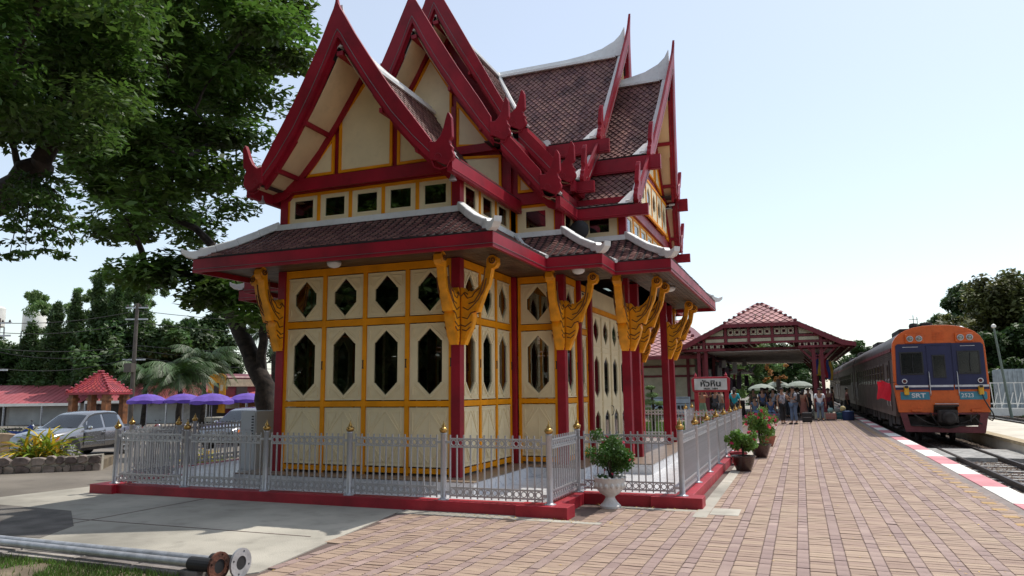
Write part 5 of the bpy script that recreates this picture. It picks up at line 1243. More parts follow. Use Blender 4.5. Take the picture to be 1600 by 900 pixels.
def person(lab, loc, rz, h=1.68, top=('shirt_white', (0.7, 0.7, 0.72)), bot=('jeans', (0.10, 0.16, 0.26)), hair='short', arms='down', stride=0.0, skirt=False, sleeve=0.5, sit=False, group=None, wide=1.0, print_=None):
    t = thing('person', lab, 'person', loc, rz, group); k = h/1.7; w = wide
    def S(p): return (p[0]*k*w, p[1]*k, p[2]*k)
    # x = shoulders, -y = facing
    J = {}; J['pel'] = (0, 0, 0.92); J['wai'] = (0, 0, 1.06); J['che'] = (0, 0.01, 1.28); J['nek'] = (0, 0.0, 1.45); J['hd0'] = (0, -0.01, 1.53); J['hd1'] = (0, -0.015, 1.62); J['hd2'] = (0, -0.01, 1.68)
    for s, n in ((-1, 'l'), (1, 'r')):
        f = stride*s
        J[n+'hip'] = (s*0.09, 0, 0.88)
        if sit: J[n+'kne'] = (s*0.12, -0.42, 0.88); J[n+'ank'] = (s*0.12, -0.45, 0.50); J[n+'toe'] = (s*0.13, -0.60, 0.46)
        else: J[n+'kne'] = (s*0.10, f*0.6-0.02, 0.49); J[n+'ank'] = (s*0.11, f, 0.08); J[n+'toe'] = (s*0.13, f-0.16, 0.03)
        J[n+'sho'] = (s*0.17, 0.01, 1.38)
        A = arms if isinstance(arms, str) else arms[0 if s < 0 else 1]
        if A == 'down': E, H, G = (s*0.24, 0.03, 1.11), (s*0.25, -0.03, 0.86), (s*0.25, -0.05, 0.78)
        elif A == 'hip': E, H, G = (s*0.33, 0.06, 1.14), (s*0.18, -0.04, 1.0), (s*0.12, -0.06, 0.97)
        elif A == 'phone': E, H, G = (s*0.20, -0.12, 1.13), (s*0.08, -0.30, 1.22), (s*0.05, -0.34, 1.27)
        elif A == 'up': E, H, G = (s*0.30, -0.06, 1.30), (s*0.16, -0.16, 1.53), (s*0.12, -0.18, 1.60)
        else: E, H, G = (s*0.26, -0.10, 1.14), (s*0.24, -0.32, 1.10), (s*0.23, -0.40, 1.10)
        J[n+'elb'], J[n+'wri'], J[n+'pal'] = E, H, G
        d = Vector(G)-Vector(H); d = d.normalized() if d.length else Vector((0, 0, -1)); sdv = d.cross(Vector((s, 0, 0.2))).normalized() if abs(d.x) < 0.9 else Vector((0, 1, 0))
        for q in range(4):
            o = sdv*(0.026-0.017*q); g = Vector(G); J[n+'f%da' % q] = tuple(g+o+d*0.035); J[n+'f%db' % q] = tuple(g+o*1.1+d*(0.085-0.006*abs(q-1.3))+Vector((-s*0.015, 0, 0)))
        J[n+'tha'] = tuple(Vector(H)+sdv*0.03+d*0.03); J[n+'thb'] = tuple(Vector(H)+sdv*0.055+d*0.075)
    rad = dict(pel=0.125, wai=0.115, che=0.135, nek=0.055, hd0=0.065, hd1=0.092, hd2=0.065)
    for n in 'lr':
        rad.update({n+'hip': 0.095, n+'kne': 0.055, n+'ank': 0.038, n+'toe': 0.034, n+'sho': 0.06, n+'elb': 0.038, n+'wri': 0.026, n+'pal': 0.03, n+'tha': 0.012, n+'thb': 0.009})
        for q in range(4): rad[n+'f%da' % q] = 0.010; rad[n+'f%db' % q] = 0.008
    names = list(J); ix = {n: i for i, n in enumerate(names)}
    E = [('pel', 'wai'), ('wai', 'che'), ('che', 'nek'), ('nek', 'hd0'), ('hd0', 'hd1'), ('hd1', 'hd2')]
    for n in 'lr':
        E += [('pel', n+'hip'), (n+'hip', n+'kne'), (n+'kne', n+'ank'), (n+'ank', n+'toe'), ('che', n+'sho'), (n+'sho', n+'elb'), (n+'elb', n+'wri'), (n+'wri', n+'pal'), (n+'wri', n+'tha'), (n+'tha', n+'thb')]
        for q in range(4): E += [(n+'pal', n+'f%da' % q), (n+'f%da' % q, n+'f%db' % q)]
    skin_mesh('body', [S(J[n]) for n in names], [(ix[a], ix[b_]) for a, b_ in E], [rad[n]*k for n in names], 0, SKN(), t)
    def sub(nm, sel, eds, inf, m):
        ii = {n: i for i, n in enumerate(sel)}
        P = [S(J[n] if not isinstance(n, tuple) else n) for n in sel]
        return skin_mesh(nm, P, [(ii[a], ii[b_]) for a, b_ in eds], [(rad[n] if not isinstance(n, tuple) else 0.05)*k+inf for n in sel], 0, m, t)
    tm = smat(*top) if print_ is None else M[print_]; bm_ = smat(*bot)
    sel = ['wai', 'che', 'pel', 'lsho', 'rsho']; ed = [('pel', 'wai'), ('wai', 'che'), ('che', 'lsho'), ('che', 'rsho')]
    for n in 'lr':
        e = Vector(J[n+'sho']).lerp(Vector(J[n+'elb']), sleeve); J[n+'slv'] = tuple(e); rad[n+'slv'] = 0.052; sel.append(n+'slv'); ed.append((n+'sho', n+'slv'))
    sub('shirt', sel, ed, 0.018, tm)
    if skirt:
        b = MB(); zz = 0.35; b.lathe((0, 0, 0), [(0.15*k, 1.02*k), (0.17*k, 0.9*k), (0.21*k, 0.6*k), (0.24*k, zz*k), (0.22*k, zz*k)], 14, sy=0.8); me = b.mesh('skirt'); fixn(me); me.materials.append(bm_); link('skirt', me, t)
    else:
        for n in 'lr':
            a = Vector(J[n+'kne']).lerp(Vector(J[n+'ank']), 0.86); J[n+'cuf'] = tuple(a); rad[n+'cuf'] = 0.048
        sel = ['pel', 'lhip', 'rhip', 'lkne', 'rkne', 'lcuf', 'rcuf']; sub('trousers', sel, [('pel', 'lhip'), ('pel', 'rhip'), ('lhip', 'lkne'), ('rhip', 'rkne'), ('lkne', 'lcuf'), ('rkne', 'rcuf')], 0.016, bm_)
    for n in 'lr':
        b = MB(); a = Vector(S(J[n+'ank'])); c = Vector(S(J[n+'toe'])); b.ball((a+c)/2-Vector((0, -0.02, 0.02)), 0.055*k, 10, sz=0.75, sy=2.3); me = b.mesh('shoe'); fixn(me); me.polygons.foreach_set('use_smooth', [True]*len(me.polygons)); me.materials.append(M['black']); link('shoe', me, t)
    hc_ = Vector(S((0, -0.012, 1.61))); hm = smat('dark_hair', (0.018, 0.013, 0.012))
    b = MB(); b.ball(hc_+Vector((0, 0.022, 0.035))*k, 0.098*k, 14, sz=0.95)
    if hair == 'long': b.tube([hc_+Vector((0, 0.05, 0.03))*k, hc_+Vector((0, 0.085, -0.08))*k, hc_+Vector((0, 0.085, -0.22))*k], [0.085*k, 0.075*k, 0.04*k], 10)
    if hair != 'none': me = b.mesh('hair'); fixn(me); me.polygons.foreach_set('use_smooth', [True]*len(me.polygons)); me.materials.append(hm); link('hair', me, t)
    b = MB(); b.add([hc_+Vector((0, -0.125, -0.02))*k, hc_+Vector((0.016, -0.09, -0.025))*k, hc_+Vector((-0.016, -0.09, -0.025))*k, hc_+Vector((0, -0.09, 0.02))*k], [(0, 1, 3), (0, 3, 2), (0, 2, 1)]); me = b.mesh('nose'); fixn(me); me.materials.append(SKN()); link('nose', me, t)
    for s in (-1, 1):
        for nm, p, r in (('eye', (s*0.032, -0.088, 0.0), 0.010), ('ear', (s*0.093, 0.0, -0.01), 0.018)):
            b = MB(); b.ball(hc_+Vector(p)*k, r*k, 8); me = b.mesh(nm); me.materials.append(M['black'] if nm == 'eye' else SKN()); link(nm, me, t)
    b = MB(); b.ball(hc_+Vector((0, -0.088, -0.055))*k, 0.02*k, 8, sz=0.3, sy=0.4); me = b.mesh('mouth'); me.materials.append(smat('lips', (0.25, 0.07, 0.06))); link('mouth', me, t)
    return t
M['patt'] = mat('patterned_blouse', (0.55, 0.53, 0.55), 0.8, vs=9, col2=(0.03, 0.03, 0.07))
M['brownp'] = mat('brown_print', (0.32, 0.12, 0.07), 0.8, vs=7, col2=(0.16, 0.05, 0.04))
def at_(x, y): return (x, y, 0.0)
person('woman in a sleeveless patterned blouse and black trousers facing the man with a backpack', at_(-0.86, 36.75), 0.5, 1.66, print_='patt', bot=('black_trousers', (0.015, 0.015, 0.018)), hair='long', arms=('down', 'fwd'), stride=0.10, sleeve=0.1, wide=0.93)
pm = person('man in blue jeans with a black backpack, standing in the sun before the canopy', at_(-0.36, 36.3), -0.9, 1.70, top=('grey_shirt', (0.30, 0.30, 0.33)), bot=('jeans', (0.10, 0.15, 0.24)), arms='phone', stride=0.04, sleeve=0.6)
bp = thing('backpack', 'black backpack worn by the man in blue jeans', 'backpack', (-0.36, 36.3, 0))
b = MB(); b.box(-0.16, 0.16, 0.10, 0.30, 0.98, 1.44); me = b.mesh('pack'); me.materials.append(M['black']); o = link('pack', me, bp); o.modifiers.new('b', 'BEVEL').width = 0.06; bp.rotation_euler = (0, 0, -0.9)
b = MB()
for s in (-1, 1): b.tube([(s*0.11, 0.14, 1.42), (s*0.12, 0.0, 1.46), (s*0.13, -0.13, 1.36), (s*0.14, -0.10, 1.15), (s*0.15, 0.12, 1.05)], 0.022, 6)
me = b.mesh('strap'); me.materials.append(M['black']); link('strap', me, bp)['kind'] = 'stuff'
person('woman in a rust brown printed dress standing behind the black suitcase', at_(0.08, 41.6), 2.6, 1.55, print_='brownp', bot=('brown_skirt', (0.20, 0.07, 0.05)), hair='long', skirt=True, wide=1.15)
person('man in a white polo shirt and blue jeans standing at the edge of the shade', at_(0.84, 39.9), 0.1, 1.60, top=('polo_white', (0.72, 0.73, 0.76)), bot=('jeans_light', (0.13, 0.18, 0.26)), stride=0.02, sleeve=0.75, wide=1.1)
person('person in a pinkish shirt beside the train, in the canopy shade', at_(2.45, 46.5), 1.4, 1.62, top=('pink_shirt', (0.45, 0.22, 0.20)), bot=('dark_trousers', (0.03, 0.03, 0.035)), stride=0.12, sleeve=0.7)
person('woman in a turquoise top with long black hair right of the station name sign', at_(-3.05, 37.5), 2.9, 1.68, top=('turquoise', (0.01, 0.30, 0.36)), bot=('dark_trousers', (0.03, 0.03, 0.035)), hair='long', sleeve=0.9, wide=1.05)
person('woman in a green patterned dress under the left end of the name sign', at_(-4.60, 37.6), 0.2, 1.6, top=('orange_top', (0.45, 0.16, 0.08)), bot=('green_skirt', (0.16, 0.24, 0.14)), skirt=True, arms='up', sleeve=0.2)
person('person photographing with both arms raised under the middle of the name sign', at_(-4.05, 38.4), -0.4, 1.62, top=('dark_top', (0.05, 0.05, 0.06)), bot=('dark_trousers', (0.03, 0.03, 0.035)), arms='up', sleeve=0.3)
person('man in a tan shirt under the right end of the name sign', at_(-3.62, 37.0), 1.9, 1.66, top=('tan_shirt', (0.30, 0.22, 0.16)), bot=('grey_trousers', (0.12, 0.12, 0.13)), arms='hip', sleeve=0.6)
# waiting crowd in the canopy shade, behind
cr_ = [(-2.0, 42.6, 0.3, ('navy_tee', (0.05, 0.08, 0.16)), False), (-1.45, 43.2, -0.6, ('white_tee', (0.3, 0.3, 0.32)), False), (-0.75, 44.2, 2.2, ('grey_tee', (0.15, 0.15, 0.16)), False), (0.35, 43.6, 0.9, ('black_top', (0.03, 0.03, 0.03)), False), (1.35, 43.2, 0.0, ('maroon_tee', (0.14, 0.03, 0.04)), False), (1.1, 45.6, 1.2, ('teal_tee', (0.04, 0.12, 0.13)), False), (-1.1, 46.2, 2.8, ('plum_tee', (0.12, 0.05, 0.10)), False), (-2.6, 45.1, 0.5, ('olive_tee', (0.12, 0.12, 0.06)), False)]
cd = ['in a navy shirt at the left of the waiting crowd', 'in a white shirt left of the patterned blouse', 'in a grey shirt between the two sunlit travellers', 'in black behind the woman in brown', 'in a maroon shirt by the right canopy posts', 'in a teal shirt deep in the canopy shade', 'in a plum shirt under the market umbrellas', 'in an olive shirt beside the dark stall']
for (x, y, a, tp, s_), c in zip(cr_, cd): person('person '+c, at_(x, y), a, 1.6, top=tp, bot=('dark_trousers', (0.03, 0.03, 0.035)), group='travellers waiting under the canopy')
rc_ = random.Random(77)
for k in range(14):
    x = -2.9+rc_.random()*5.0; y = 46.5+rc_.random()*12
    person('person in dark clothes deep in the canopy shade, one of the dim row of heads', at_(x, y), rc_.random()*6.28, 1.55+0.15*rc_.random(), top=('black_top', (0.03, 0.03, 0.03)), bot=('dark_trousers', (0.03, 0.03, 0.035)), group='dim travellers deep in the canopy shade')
person('seated traveller in a blue striped shirt among the bags under the canopy', (-1.55, 41.4, -0.42), 0.2, 1.6, top=('blue_tee', (0.05, 0.08, 0.17)), sit=True)
person('seated traveller in a pale blue shirt left of the luggage pile', (-2.35, 41.2, -0.42), 0.6, 1.6, top=('paleblue_tee', (0.10, 0.15, 0.22)), sit=True)
for x, y, lab in ((-1.55, 41.45, 'dark bench under the traveller in the striped shirt'), (-2.35, 41.25, 'dark bench under the traveller in the pale blue shirt')):
    t = thing('bench', lab, 'bench', (x, y, 0)); build(MB().box(x-0.35, x+0.35, y-0.22, y+0.25, 0.34, 0.40), 'seat', M['dred'], t)
    for sx in (-0.3, 0.3): build(MB().box(x+sx-0.03, x+sx+0.03, y-0.18, y+0.2, 0, 0.34), 'leg', M['dred'], t)
# luggage
def case(lab, x, y, w, d, h, m, cat='suitcase', wheels=True):
    t = thing(cat.replace(' ', '_'), lab, cat, (x, y, 0)); build(MB().box(x-w/2, x+w/2, y-d/2, y+d/2, 0.05, h), 'shell', m, t, bev=0.04)
    b = MB(); b.tube([(x-w*0.2, y, h), (x-w*0.2, y, h+0.05), (x+w*0.2, y, h+0.05), (x+w*0.2, y, h)], 0.012, 6); build(b, 'handle', M['black'], t)
    for sx in (-1, 1): build(MB().lathe((x+sx*w*0.35, y, 0.03), [(0.03, -0.015), (0.03, 0.015)], 10, ax=0), 'wheel', M['black'], t)
    b = MB(); b.box(x-w/2+0.03, x+w/2-0.03, y-d/2-0.012, y-d/2+0.01, h*0.55, h*0.57); build(b, 'zip_line', M['galv'], t); return t
case('black wheeled suitcase standing in the sun beside the woman in brown', 0.19, 37.3, 0.44, 0.26, 0.50, M['black'])
M['stripebag'] = mat('striped_bag', (0.45, 0.12, 0.08), 0.8, vs=4, col2=(0.40, 0.25, 0.22), stretch=(8, 1, 0.1))
case('red and pink striped woven bag at the right of the luggage pile', 1.35, 41.0, 0.5, 0.35, 0.36, M['stripebag'], 'woven bag')
case('dark teal bag between the striped bag and the blue drum', 1.72, 41.1, 0.34, 0.3, 0.38, smat('teal_bag', (0.02, 0.10, 0.11)), 'travel bag')
case('grey travel bag lying left of the patterned blouse', -1.5, 40.9, 0.8, 0.4, 0.34, smat('grey_bag', (0.12, 0.12, 0.15)), 'travel bag')
case('pale grey duffel bag in front of the seated travellers', -2.1, 40.6, 0.6, 0.4, 0.26, smat('pale_bag', (0.22, 0.22, 0.27)), 'travel bag')
t = thing('drum', 'dark blue plastic drum with a lid at the right end of the luggage', 'drum', (2.15, 41.0, 0)); build(MB().lathe((2.15, 41, 0), [(0.26, 0), (0.28, 0.05), (0.28, 0.4), (0.26, 0.42)], 18), 'barrel', smat('navy_plastic', (0.015, 0.03, 0.10)), t, smooth=True); build(MB().lathe((2.15, 41, 0.42), [(0.29, 0), (0.29, 0.04), (0.001, 0.06)], 18), 'lid', smat('navy_lid', (0.05, 0.09, 0.2)), t, smooth=True)
tag(build(MB().ball((1.92, 41.0, 0.58), 0.14, 14), 'ball', smat('ball_ochre', (0.50, 0.40, 0.18)), smooth=True), 'pale ochre ball on top of the teal bag and blue drum', 'ball')
tag(build(MB().ball((1.35, 41.0, 0.50), 0.15, 10, sz=0.9), 'plastic_bag', smat('green_plastic', (0.30, 0.48, 0.44)), smooth=True), 'pale green plastic bag on the striped woven bag', 'plastic bag')
# parasols
M['parwhite'] = mat('parasol_white', (0.42, 0.47, 0.41), 0.8, trans=0.35); M['parpurple'] = mat('parasol_purple', (0.20, 0.11, 0.55), 0.7, var=0.12, vs=3, trans=0.3)
def parasol(lab, x, y, z0, h, r, m, grp, tilt=0.0, n=8, val=0.07):
    t = thing('parasol', lab, 'parasol', (x, y, z0), group=grp); t.rotation_euler = (tilt, 0, random.uniform(0, 0.7))
    seg = n*4; vs = [(0, 0, h)]; fs = []; rings = [(0.35, 0.05), (0.7, 0.17), (1.0, 0.36), (1.0, 0.47)]
    for q, (f, dz) in enumerate(rings):
        for k in range(seg):
            a = 2*math.pi*k/seg; u = (k % 4)/4; sag = 1-0.06*math.sin(math.pi*u)*f; zz = h-dz*r-(0.03*math.sin(math.pi*u)*f*(-1 if q < 3 else 1.6)); vs.append((r*f*sag*math.cos(a), r*f*sag*math.sin(a), zz))
    fs += [(0, 1+k, 1+(k+1) % seg) for k in range(seg)]
    for q in range(3): fs += [(1+q*seg+k, 1+(q+1)*seg+k, 1+(q+1)*seg+(k+1) % seg, 1+q*seg+(k+1) % seg) for k in range(seg)]
    me = MB().add(vs, fs).mesh('canopy'); me.materials.append(m); c = link('canopy', me, t)
    me = MB().tube([(0, 0, 0), (0, 0, h+0.06)], 0.018, 8).mesh('pole'); me.materials.append(M['galv']); link('pole', me, t)
    b = MB()
    for k in range(n): a = 2*math.pi*k/n; b.tube([(0, 0, h-0.02), (0.68*r*math.cos(a), 0.68*r*math.sin(a), h-0.19*r), (r*math.cos(a), r*math.sin(a), h-0.38*r)], 0.006, 4)
    me = b.mesh('rib'); me.materials.append(M['galv']); link('rib', me, t)['kind'] = 'stuff'
    me = MB().lathe((0, 0, 0), [(0.25, 0), (0.25, 0.05), (0.05, 0.09)], 12).mesh('base'); me.materials.append(M['conc']); link('base', me, t); return t
parasol('pale green white market parasol, leftmost of three beyond the crowd', -3.3, 70, 0, 2.05, 1.15, M['parwhite'], 'white parasols beyond the canopy')
parasol('white market parasol in the middle of the three beyond the crowd', -2.0, 73, 0, 2.3, 1.1, M['parwhite'], 'white parasols beyond the canopy')
parasol('large white and green market parasol, rightmost beyond the crowd', -0.1, 69, 0, 2.25, 1.2, M['parwhite'], 'white parasols beyond the canopy')
for (x, y, r, lab) in ((-28.5, 25.8, 0.82, 'purple parasol, leftmost of the four beyond the parked pickups'), (-26.9, 26.4, 0.80, 'purple parasol, second from the left in the row of four'), (-25.0, 26.2, 0.92, 'purple parasol, third and largest of the row of four'), (-24.2, 27.6, 0.82, 'purple parasol, rightmost of the four, beside the open tailgate')):
    parasol(lab, x, y, -0.7, 2.38, r*1.08, M['parpurple'], 'purple parasols in the car park')
# crown clump centres (metres)
CA=[(-29.1,21.6,14.9),(-21.0,19.6,15.2),(-17.1,16.8,15.4),(-25.2,21.8,8.7),(-19.7,15.9,8.0),(-15.0,15.2,13.0),(-15.1,17.9,13.6),(-22.9,19.9,7.6),(-22.6,23.7,18.1),(-16.1,19.4,13.6),(-18.6,14.6,13.3),(-17.3,14.9,9.1),(-17.3,18.3,13.0),(-16.4,18.9,11.6),(-16.7,15.9,8.5),(-18.7,21.1,14.1),(-20.2,16.6,6.8),(-15.7,19.5,13.1),(-16.9,16.6,8.1),(-24.9,19.0,14.6),(-20.2,24.7,16.3),(-18.4,17.9,13.2),(-19.3,15.2,14.4),(-28.0,21.8,20.4),(-17.8,17.3,11.9),(-24.7,22.3,19.8),(-28.0,20.8,14.0),(-28.4,22.5,11.6),(-24.0,21.9,18.2),(-27.1,23.1,15.3),(-23.0,21.5,13.5),(-19.7,18.5,14.0),(-28.4,22.3,16.2),(-19.4,16.7,15.1),(-19.9,22.7,10.1),(-18.6,19.9,14.5),(-22.3,18.7,10.4),(-24.1,21.4,11.8),(-20.4,23.6,15.7),(-28.0,22.7,10.2),(-22.8,21.8,11.2),(-20.7,22.4,17.5),(-20.9,21.6,9.9),(-15.6,16.7,14.9),(-18.4,17.2,9.6),(-16.5,15.4,12.5),(-20.1,15.6,12.5),(-22.4,17.7,17.0),(-22.4,20.2,11.5),(-17.8,15.0,6.7),(-20.3,18.3,14.1),(-22.3,19.5,18.0),(-22.1,17.1,11.2),(-22.7,21.0,9.5),(-22.3,19.5,16.7),(-22.9,23.2,16.0),(-16.8,16.8,9.6),(-19.0,17.3,13.9),(-23.7,23.8,17.6),(-18.8,17.9,12.3),(-18.5,15.7,10.7),(-17.7,18.1,11.9),(-24.0,23.2,17.2),(-16.2,18.1,13.6),(-22.0,18.9,11.1),(-21.5,22.4,12.3),(-21.7,17.1,8.9),(-18.3,17.8,12.9),(-19.0,18.5,12.0),(-26.7,22.3,14.9),(-15.9,18.5,14.2),(-20.1,23.1,19.1),(-17.1,18.3,11.9),(-23.9,18.9,12.8),(-17.3,16.4,12.2),(-25.9,21.7,9.9),(-20.7,21.5,18.8),(-21.4,22.7,19.4),(-27.5,22.7,12.7),(-16.8,18.0,14.8),(-17.7,21.5,16.7),(-22.1,19.9,16.6),(-17.0,15.0,13.8),(-21.5,16.9,12.1),(-23.5,23.8,14.5),(-23.1,20.3,18.3),(-23.5,18.7,11.0),(-20.0,16.9,10.7),(-25.0,20.6,15.0),(-24.9,20.2,10.7),(-19.6,15.2,9.0),(-20.9,16.4,10.2),(-17.5,15.4,7.6),(-15.5,16.7,14.6),(-17.1,17.5,12.4),(-20.5,18.0,10.5),(-24.3,21.5,18.3),(-26.6,21.2,19.9),(-22.1,21.1,8.6),(-17.3,15.9,10.7),(-21.8,17.1,15.1),(-18.3,16.7,7.3),(-19.0,15.8,12.7),(-21.9,18.4,15.0),(-22.8,24.1,14.8),(-21.5,16.9,9.8),(-16.3,17.4,8.7),(-19.9,15.9,15.4),(-28.9,22.0,15.9),(-21.2,18.7,14.1),(-24.6,21.1,10.7),(-24.9,19.6,16.1),(-21.4,19.1,17.4),(-17.4,15.1,13.7),(-21.3,17.4,16.3),(-23.0,17.2,14.4),(-17.3,14.6,13.9),(-20.7,19.8,13.5),(-19.6,14.9,12.1),(-21.3,21.2,8.2),(-13.7,16.0,12.4),(-20.8,20.4,12.8),(-23.8,21.4,12.0),(-14.6,16.8,12.9),(-24.4,20.7,18.5),(-19.4,14.6,12.6),(-18.7,17.3,10.4),(-19.4,14.8,8.5),(-21.5,17.4,13.9),(-21.8,16.7,12.2),(-22.6,21.2,9.5),(-18.4,23.3,10.6),(-21.4,18.3,8.7),(-19.8,15.2,14.7),(-20.4,17.3,9.7),(-15.8,15.4,14.1),(-27.2,21.2,15.8),(-19.4,17.8,12.9),(-21.9,21.1,17.1),(-27.8,21.5,16.6),(-20.2,18.9,12.7),(-21.4,21.2,7.6),(-25.3,22.8,20.3),(-24.2,18.1,11.5),(-22.7,19.0,15.8),(-19.3,17.3,8.8),(-26.2,22.9,17.8),(-24.2,21.6,18.2),(-17.3,16.2,14.9),(-28.2,21.9,11.6),(-21.3,17.6,8.6),(-20.3,21.8,8.9),(-17.6,17.0,10.0),(-16.8,15.0,11.6),(-21.7,18.7,13.4),(-22.8,24.5,15.9),(-18.7,21.3,14.2),(-17.2,18.3,11.1),(-24.2,21.5,12.6),(-22.2,23.9,16.7),(-18.2,15.5,8.5),(-16.2,17.9,9.9),(-21.0,15.3,11.8),(-16.1,16.4,11.4),(-20.8,22.3,12.7),(-23.1,19.7,15.5),(-18.0,21.7,16.6),(-14.6,16.2,12.5),(-18.0,19.6,12.8),(-27.0,23.0,13.2),(-18.9,14.9,14.6),(-17.2,17.2,9.9),(-24.6,20.0,12.0),(-23.6,20.8,9.1),(-18.3,22.5,16.3)]
CA2=[(-15.0,16.9,4.8),(-16.9,19.8,4.9),(-16.1,17.6,5.7),(-16.3,19.0,6.0),(-15.2,17.6,5.1),(-16.6,17.2,5.3),(-14.8,16.7,4.7),(-17.7,15.7,5.2),(-15.5,18.2,5.0),(-14.5,16.9,3.9),(-16.4,17.4,5.1),(-16.2,18.0,5.8),(-17.1,20.0,4.3),(-16.2,17.0,4.6),(-16.0,16.8,4.5),(-17.0,17.5,4.6),(-17.4,16.5,5.6),(-16.3,19.1,5.9),(-14.8,16.8,4.5),(-15.9,18.8,5.3),(-16.2,17.6,5.4),(-18.0,16.0,5.2),(-16.8,19.6,4.6),(-14.6,17.0,4.8),(-16.4,18.1,5.8),(-16.5,17.0,5.0)]
CB=[(-11.1,7.3,7.8),(-10.3,8.2,7.6),(-11.1,8.8,8.2),(-8.7,5.9,6.8),(-9.5,7.7,6.9),(-9.8,7.9,6.7),(-10.3,6.5,5.7),(-11.5,7.8,6.3),(-12.8,7.5,8.4),(-12.4,9.1,9.5),(-9.7,5.7,6.8),(-12.8,8.5,7.3),(-9.8,5.9,5.5),(-10.0,6.9,7.3),(-10.1,5.9,5.5),(-10.6,7.9,7.6),(-12.2,8.8,7.8),(-9.1,7.2,7.1),(-9.5,7.4,7.8),(-13.2,7.9,7.0),(-12.2,8.9,9.7),(-12.3,7.9,6.1),(-12.0,8.0,6.2),(-11.4,7.3,6.2),(-11.7,8.7,7.2),(-9.2,5.5,5.8),(-11.7,9.0,6.7),(-12.0,6.9,6.8),(-14.3,8.3,9.1),(-11.3,8.8,8.6),(-11.1,8.0,7.6),(-9.1,5.5,6.3),(-11.6,8.4,7.2),(-10.0,6.8,6.6),(-10.7,7.9,7.5),(-11.0,8.3,7.5),(-13.8,7.9,8.5),(-9.3,5.4,6.9),(-9.9,7.4,8.0),(-11.0,7.4,5.9),(-12.1,8.2,9.2),(-11.7,8.9,7.2),(-12.3,8.8,6.9),(-12.3,8.6,9.5),(-7.8,6.3,6.6),(-10.6,6.7,7.8),(-9.4,5.4,6.5),(-12.2,8.0,8.1),(-13.3,8.6,9.2),(-8.7,6.9,5.7),(-10.7,7.0,6.8),(-13.6,7.7,7.7),(-11.3,8.4,6.1),(-12.1,9.2,6.5),(-10.8,8.2,7.5),(-11.5,8.4,6.1),(-10.2,6.7,7.4),(-13.0,8.1,6.9),(-13.5,8.1,7.6),(-11.7,7.4,8.5),(-10.2,6.5,7.4),(-11.7,6.5,7.8),(-12.1,6.9,8.6),(-9.4,5.4,6.6),(-13.4,7.8,7.1),(-10.8,7.3,5.9),(-10.0,8.0,6.6),(-11.5,6.9,7.0),(-9.1,7.0,7.2),(-10.1,7.7,8.3),(-12.2,7.5,6.6),(-11.5,6.8,6.0),(-12.8,8.3,6.3),(-9.6,6.1,5.6),(-11.4,7.7,8.6)]
CH=[(-9.95,6.60,3.95),(-9.62,6.72,4.03),(-9.33,6.83,4.07),(-9.18,6.83,4.42),(-10.01,6.63,3.56),(-9.81,6.71,3.60),(-9.32,6.91,3.55),(-9.56,6.80,3.64),(-10.06,6.52,4.17),(-9.40,6.77,4.25),(-9.13,6.92,3.98),(-9.68,6.65,4.34),(-9.92,6.54,4.43),(-9.18,6.93,3.77),(-9.50,6.79,3.86)]
# ------------------------------------------------------------------ vegetation
def leafmat(n, c, tr=0.35, rnd=0.4): return mat(n, c, 0.5, var=0.25, vs=0.35, rnd=rnd, trans=tr)
M['leafA'] = leafmat('rain_tree_leaf', (0.085, 0.155, 0.022), 0.48); M['leafB'] = leafmat('near_tree_leaf', (0.065, 0.13, 0.02), 0.45); M['leafC'] = leafmat('dark_leaf', (0.065, 0.12, 0.03))
M['leafD'] = leafmat('pale_feathery_leaf', (0.17, 0.27, 0.08)); M['leafE'] = leafmat('palm_leaf', (0.045, 0.085, 0.018), 0.2); M['leafF'] = leafmat('olive_leaf', (0.115, 0.125, 0.035))
M['bush'] = leafmat('bush_leaf', (0.06, 0.14, 0.02)); M['bark'] = mat('bark', (0.038, 0.027, 0.02), 0.95, var=0.35, vs=6, bump=0.8, bs=14); M['flower'] = mat('pink_flower', (0.72, 0.07, 0.16), 0.7, trans=0.3, rnd=0.3)
def leaves(C, rad, n, size, flat=0.5, asp=0.45, seed=0, up=0.8, shell=0.35, drop=0.0):
    r = np.random.default_rng(seed); C = np.array(C, float); R = np.array(rad, float) if np.ndim(rad) else np.full(len(C), rad)
    m = len(C)*n; ci = np.repeat(np.arange(len(C)), n)
    d = r.normal(size=(m, 3)); d /= np.linalg.norm(d, axis=1)[:, None]; q = (shell+(1-shell)*r.random(m)**0.6)*R[ci]; P = C[ci]+d*q[:, None]*np.array([1, 1, flat])
    P[:, 2] -= drop*r.random(m)*R[ci]
    nrm = r.normal(size=(m, 3))*(1-up)+np.array([0, 0, up])+d*0.25; nrm /= np.linalg.norm(nrm, axis=1)[:, None]
    a = r.normal(size=(m, 3)); a -= (a*nrm).sum(1)[:, None]*nrm; a /= np.linalg.norm(a, axis=1)[:, None]; b = np.cross(nrm, a)
    s = size*r.uniform(0.6, 1.3, m)[:, None]; a = a*s; b = b*s*asp
    V = np.empty((m*4, 3)); V[0::4] = P-a; V[1::4] = P+b-a*0.1; V[2::4] = P+a; V[3::4] = P-b-a*0.1
    cl = r.random(len(C)); rn = np.clip(cl[ci]*0.55+r.random(m)*0.45, 0, 1); return V, rn
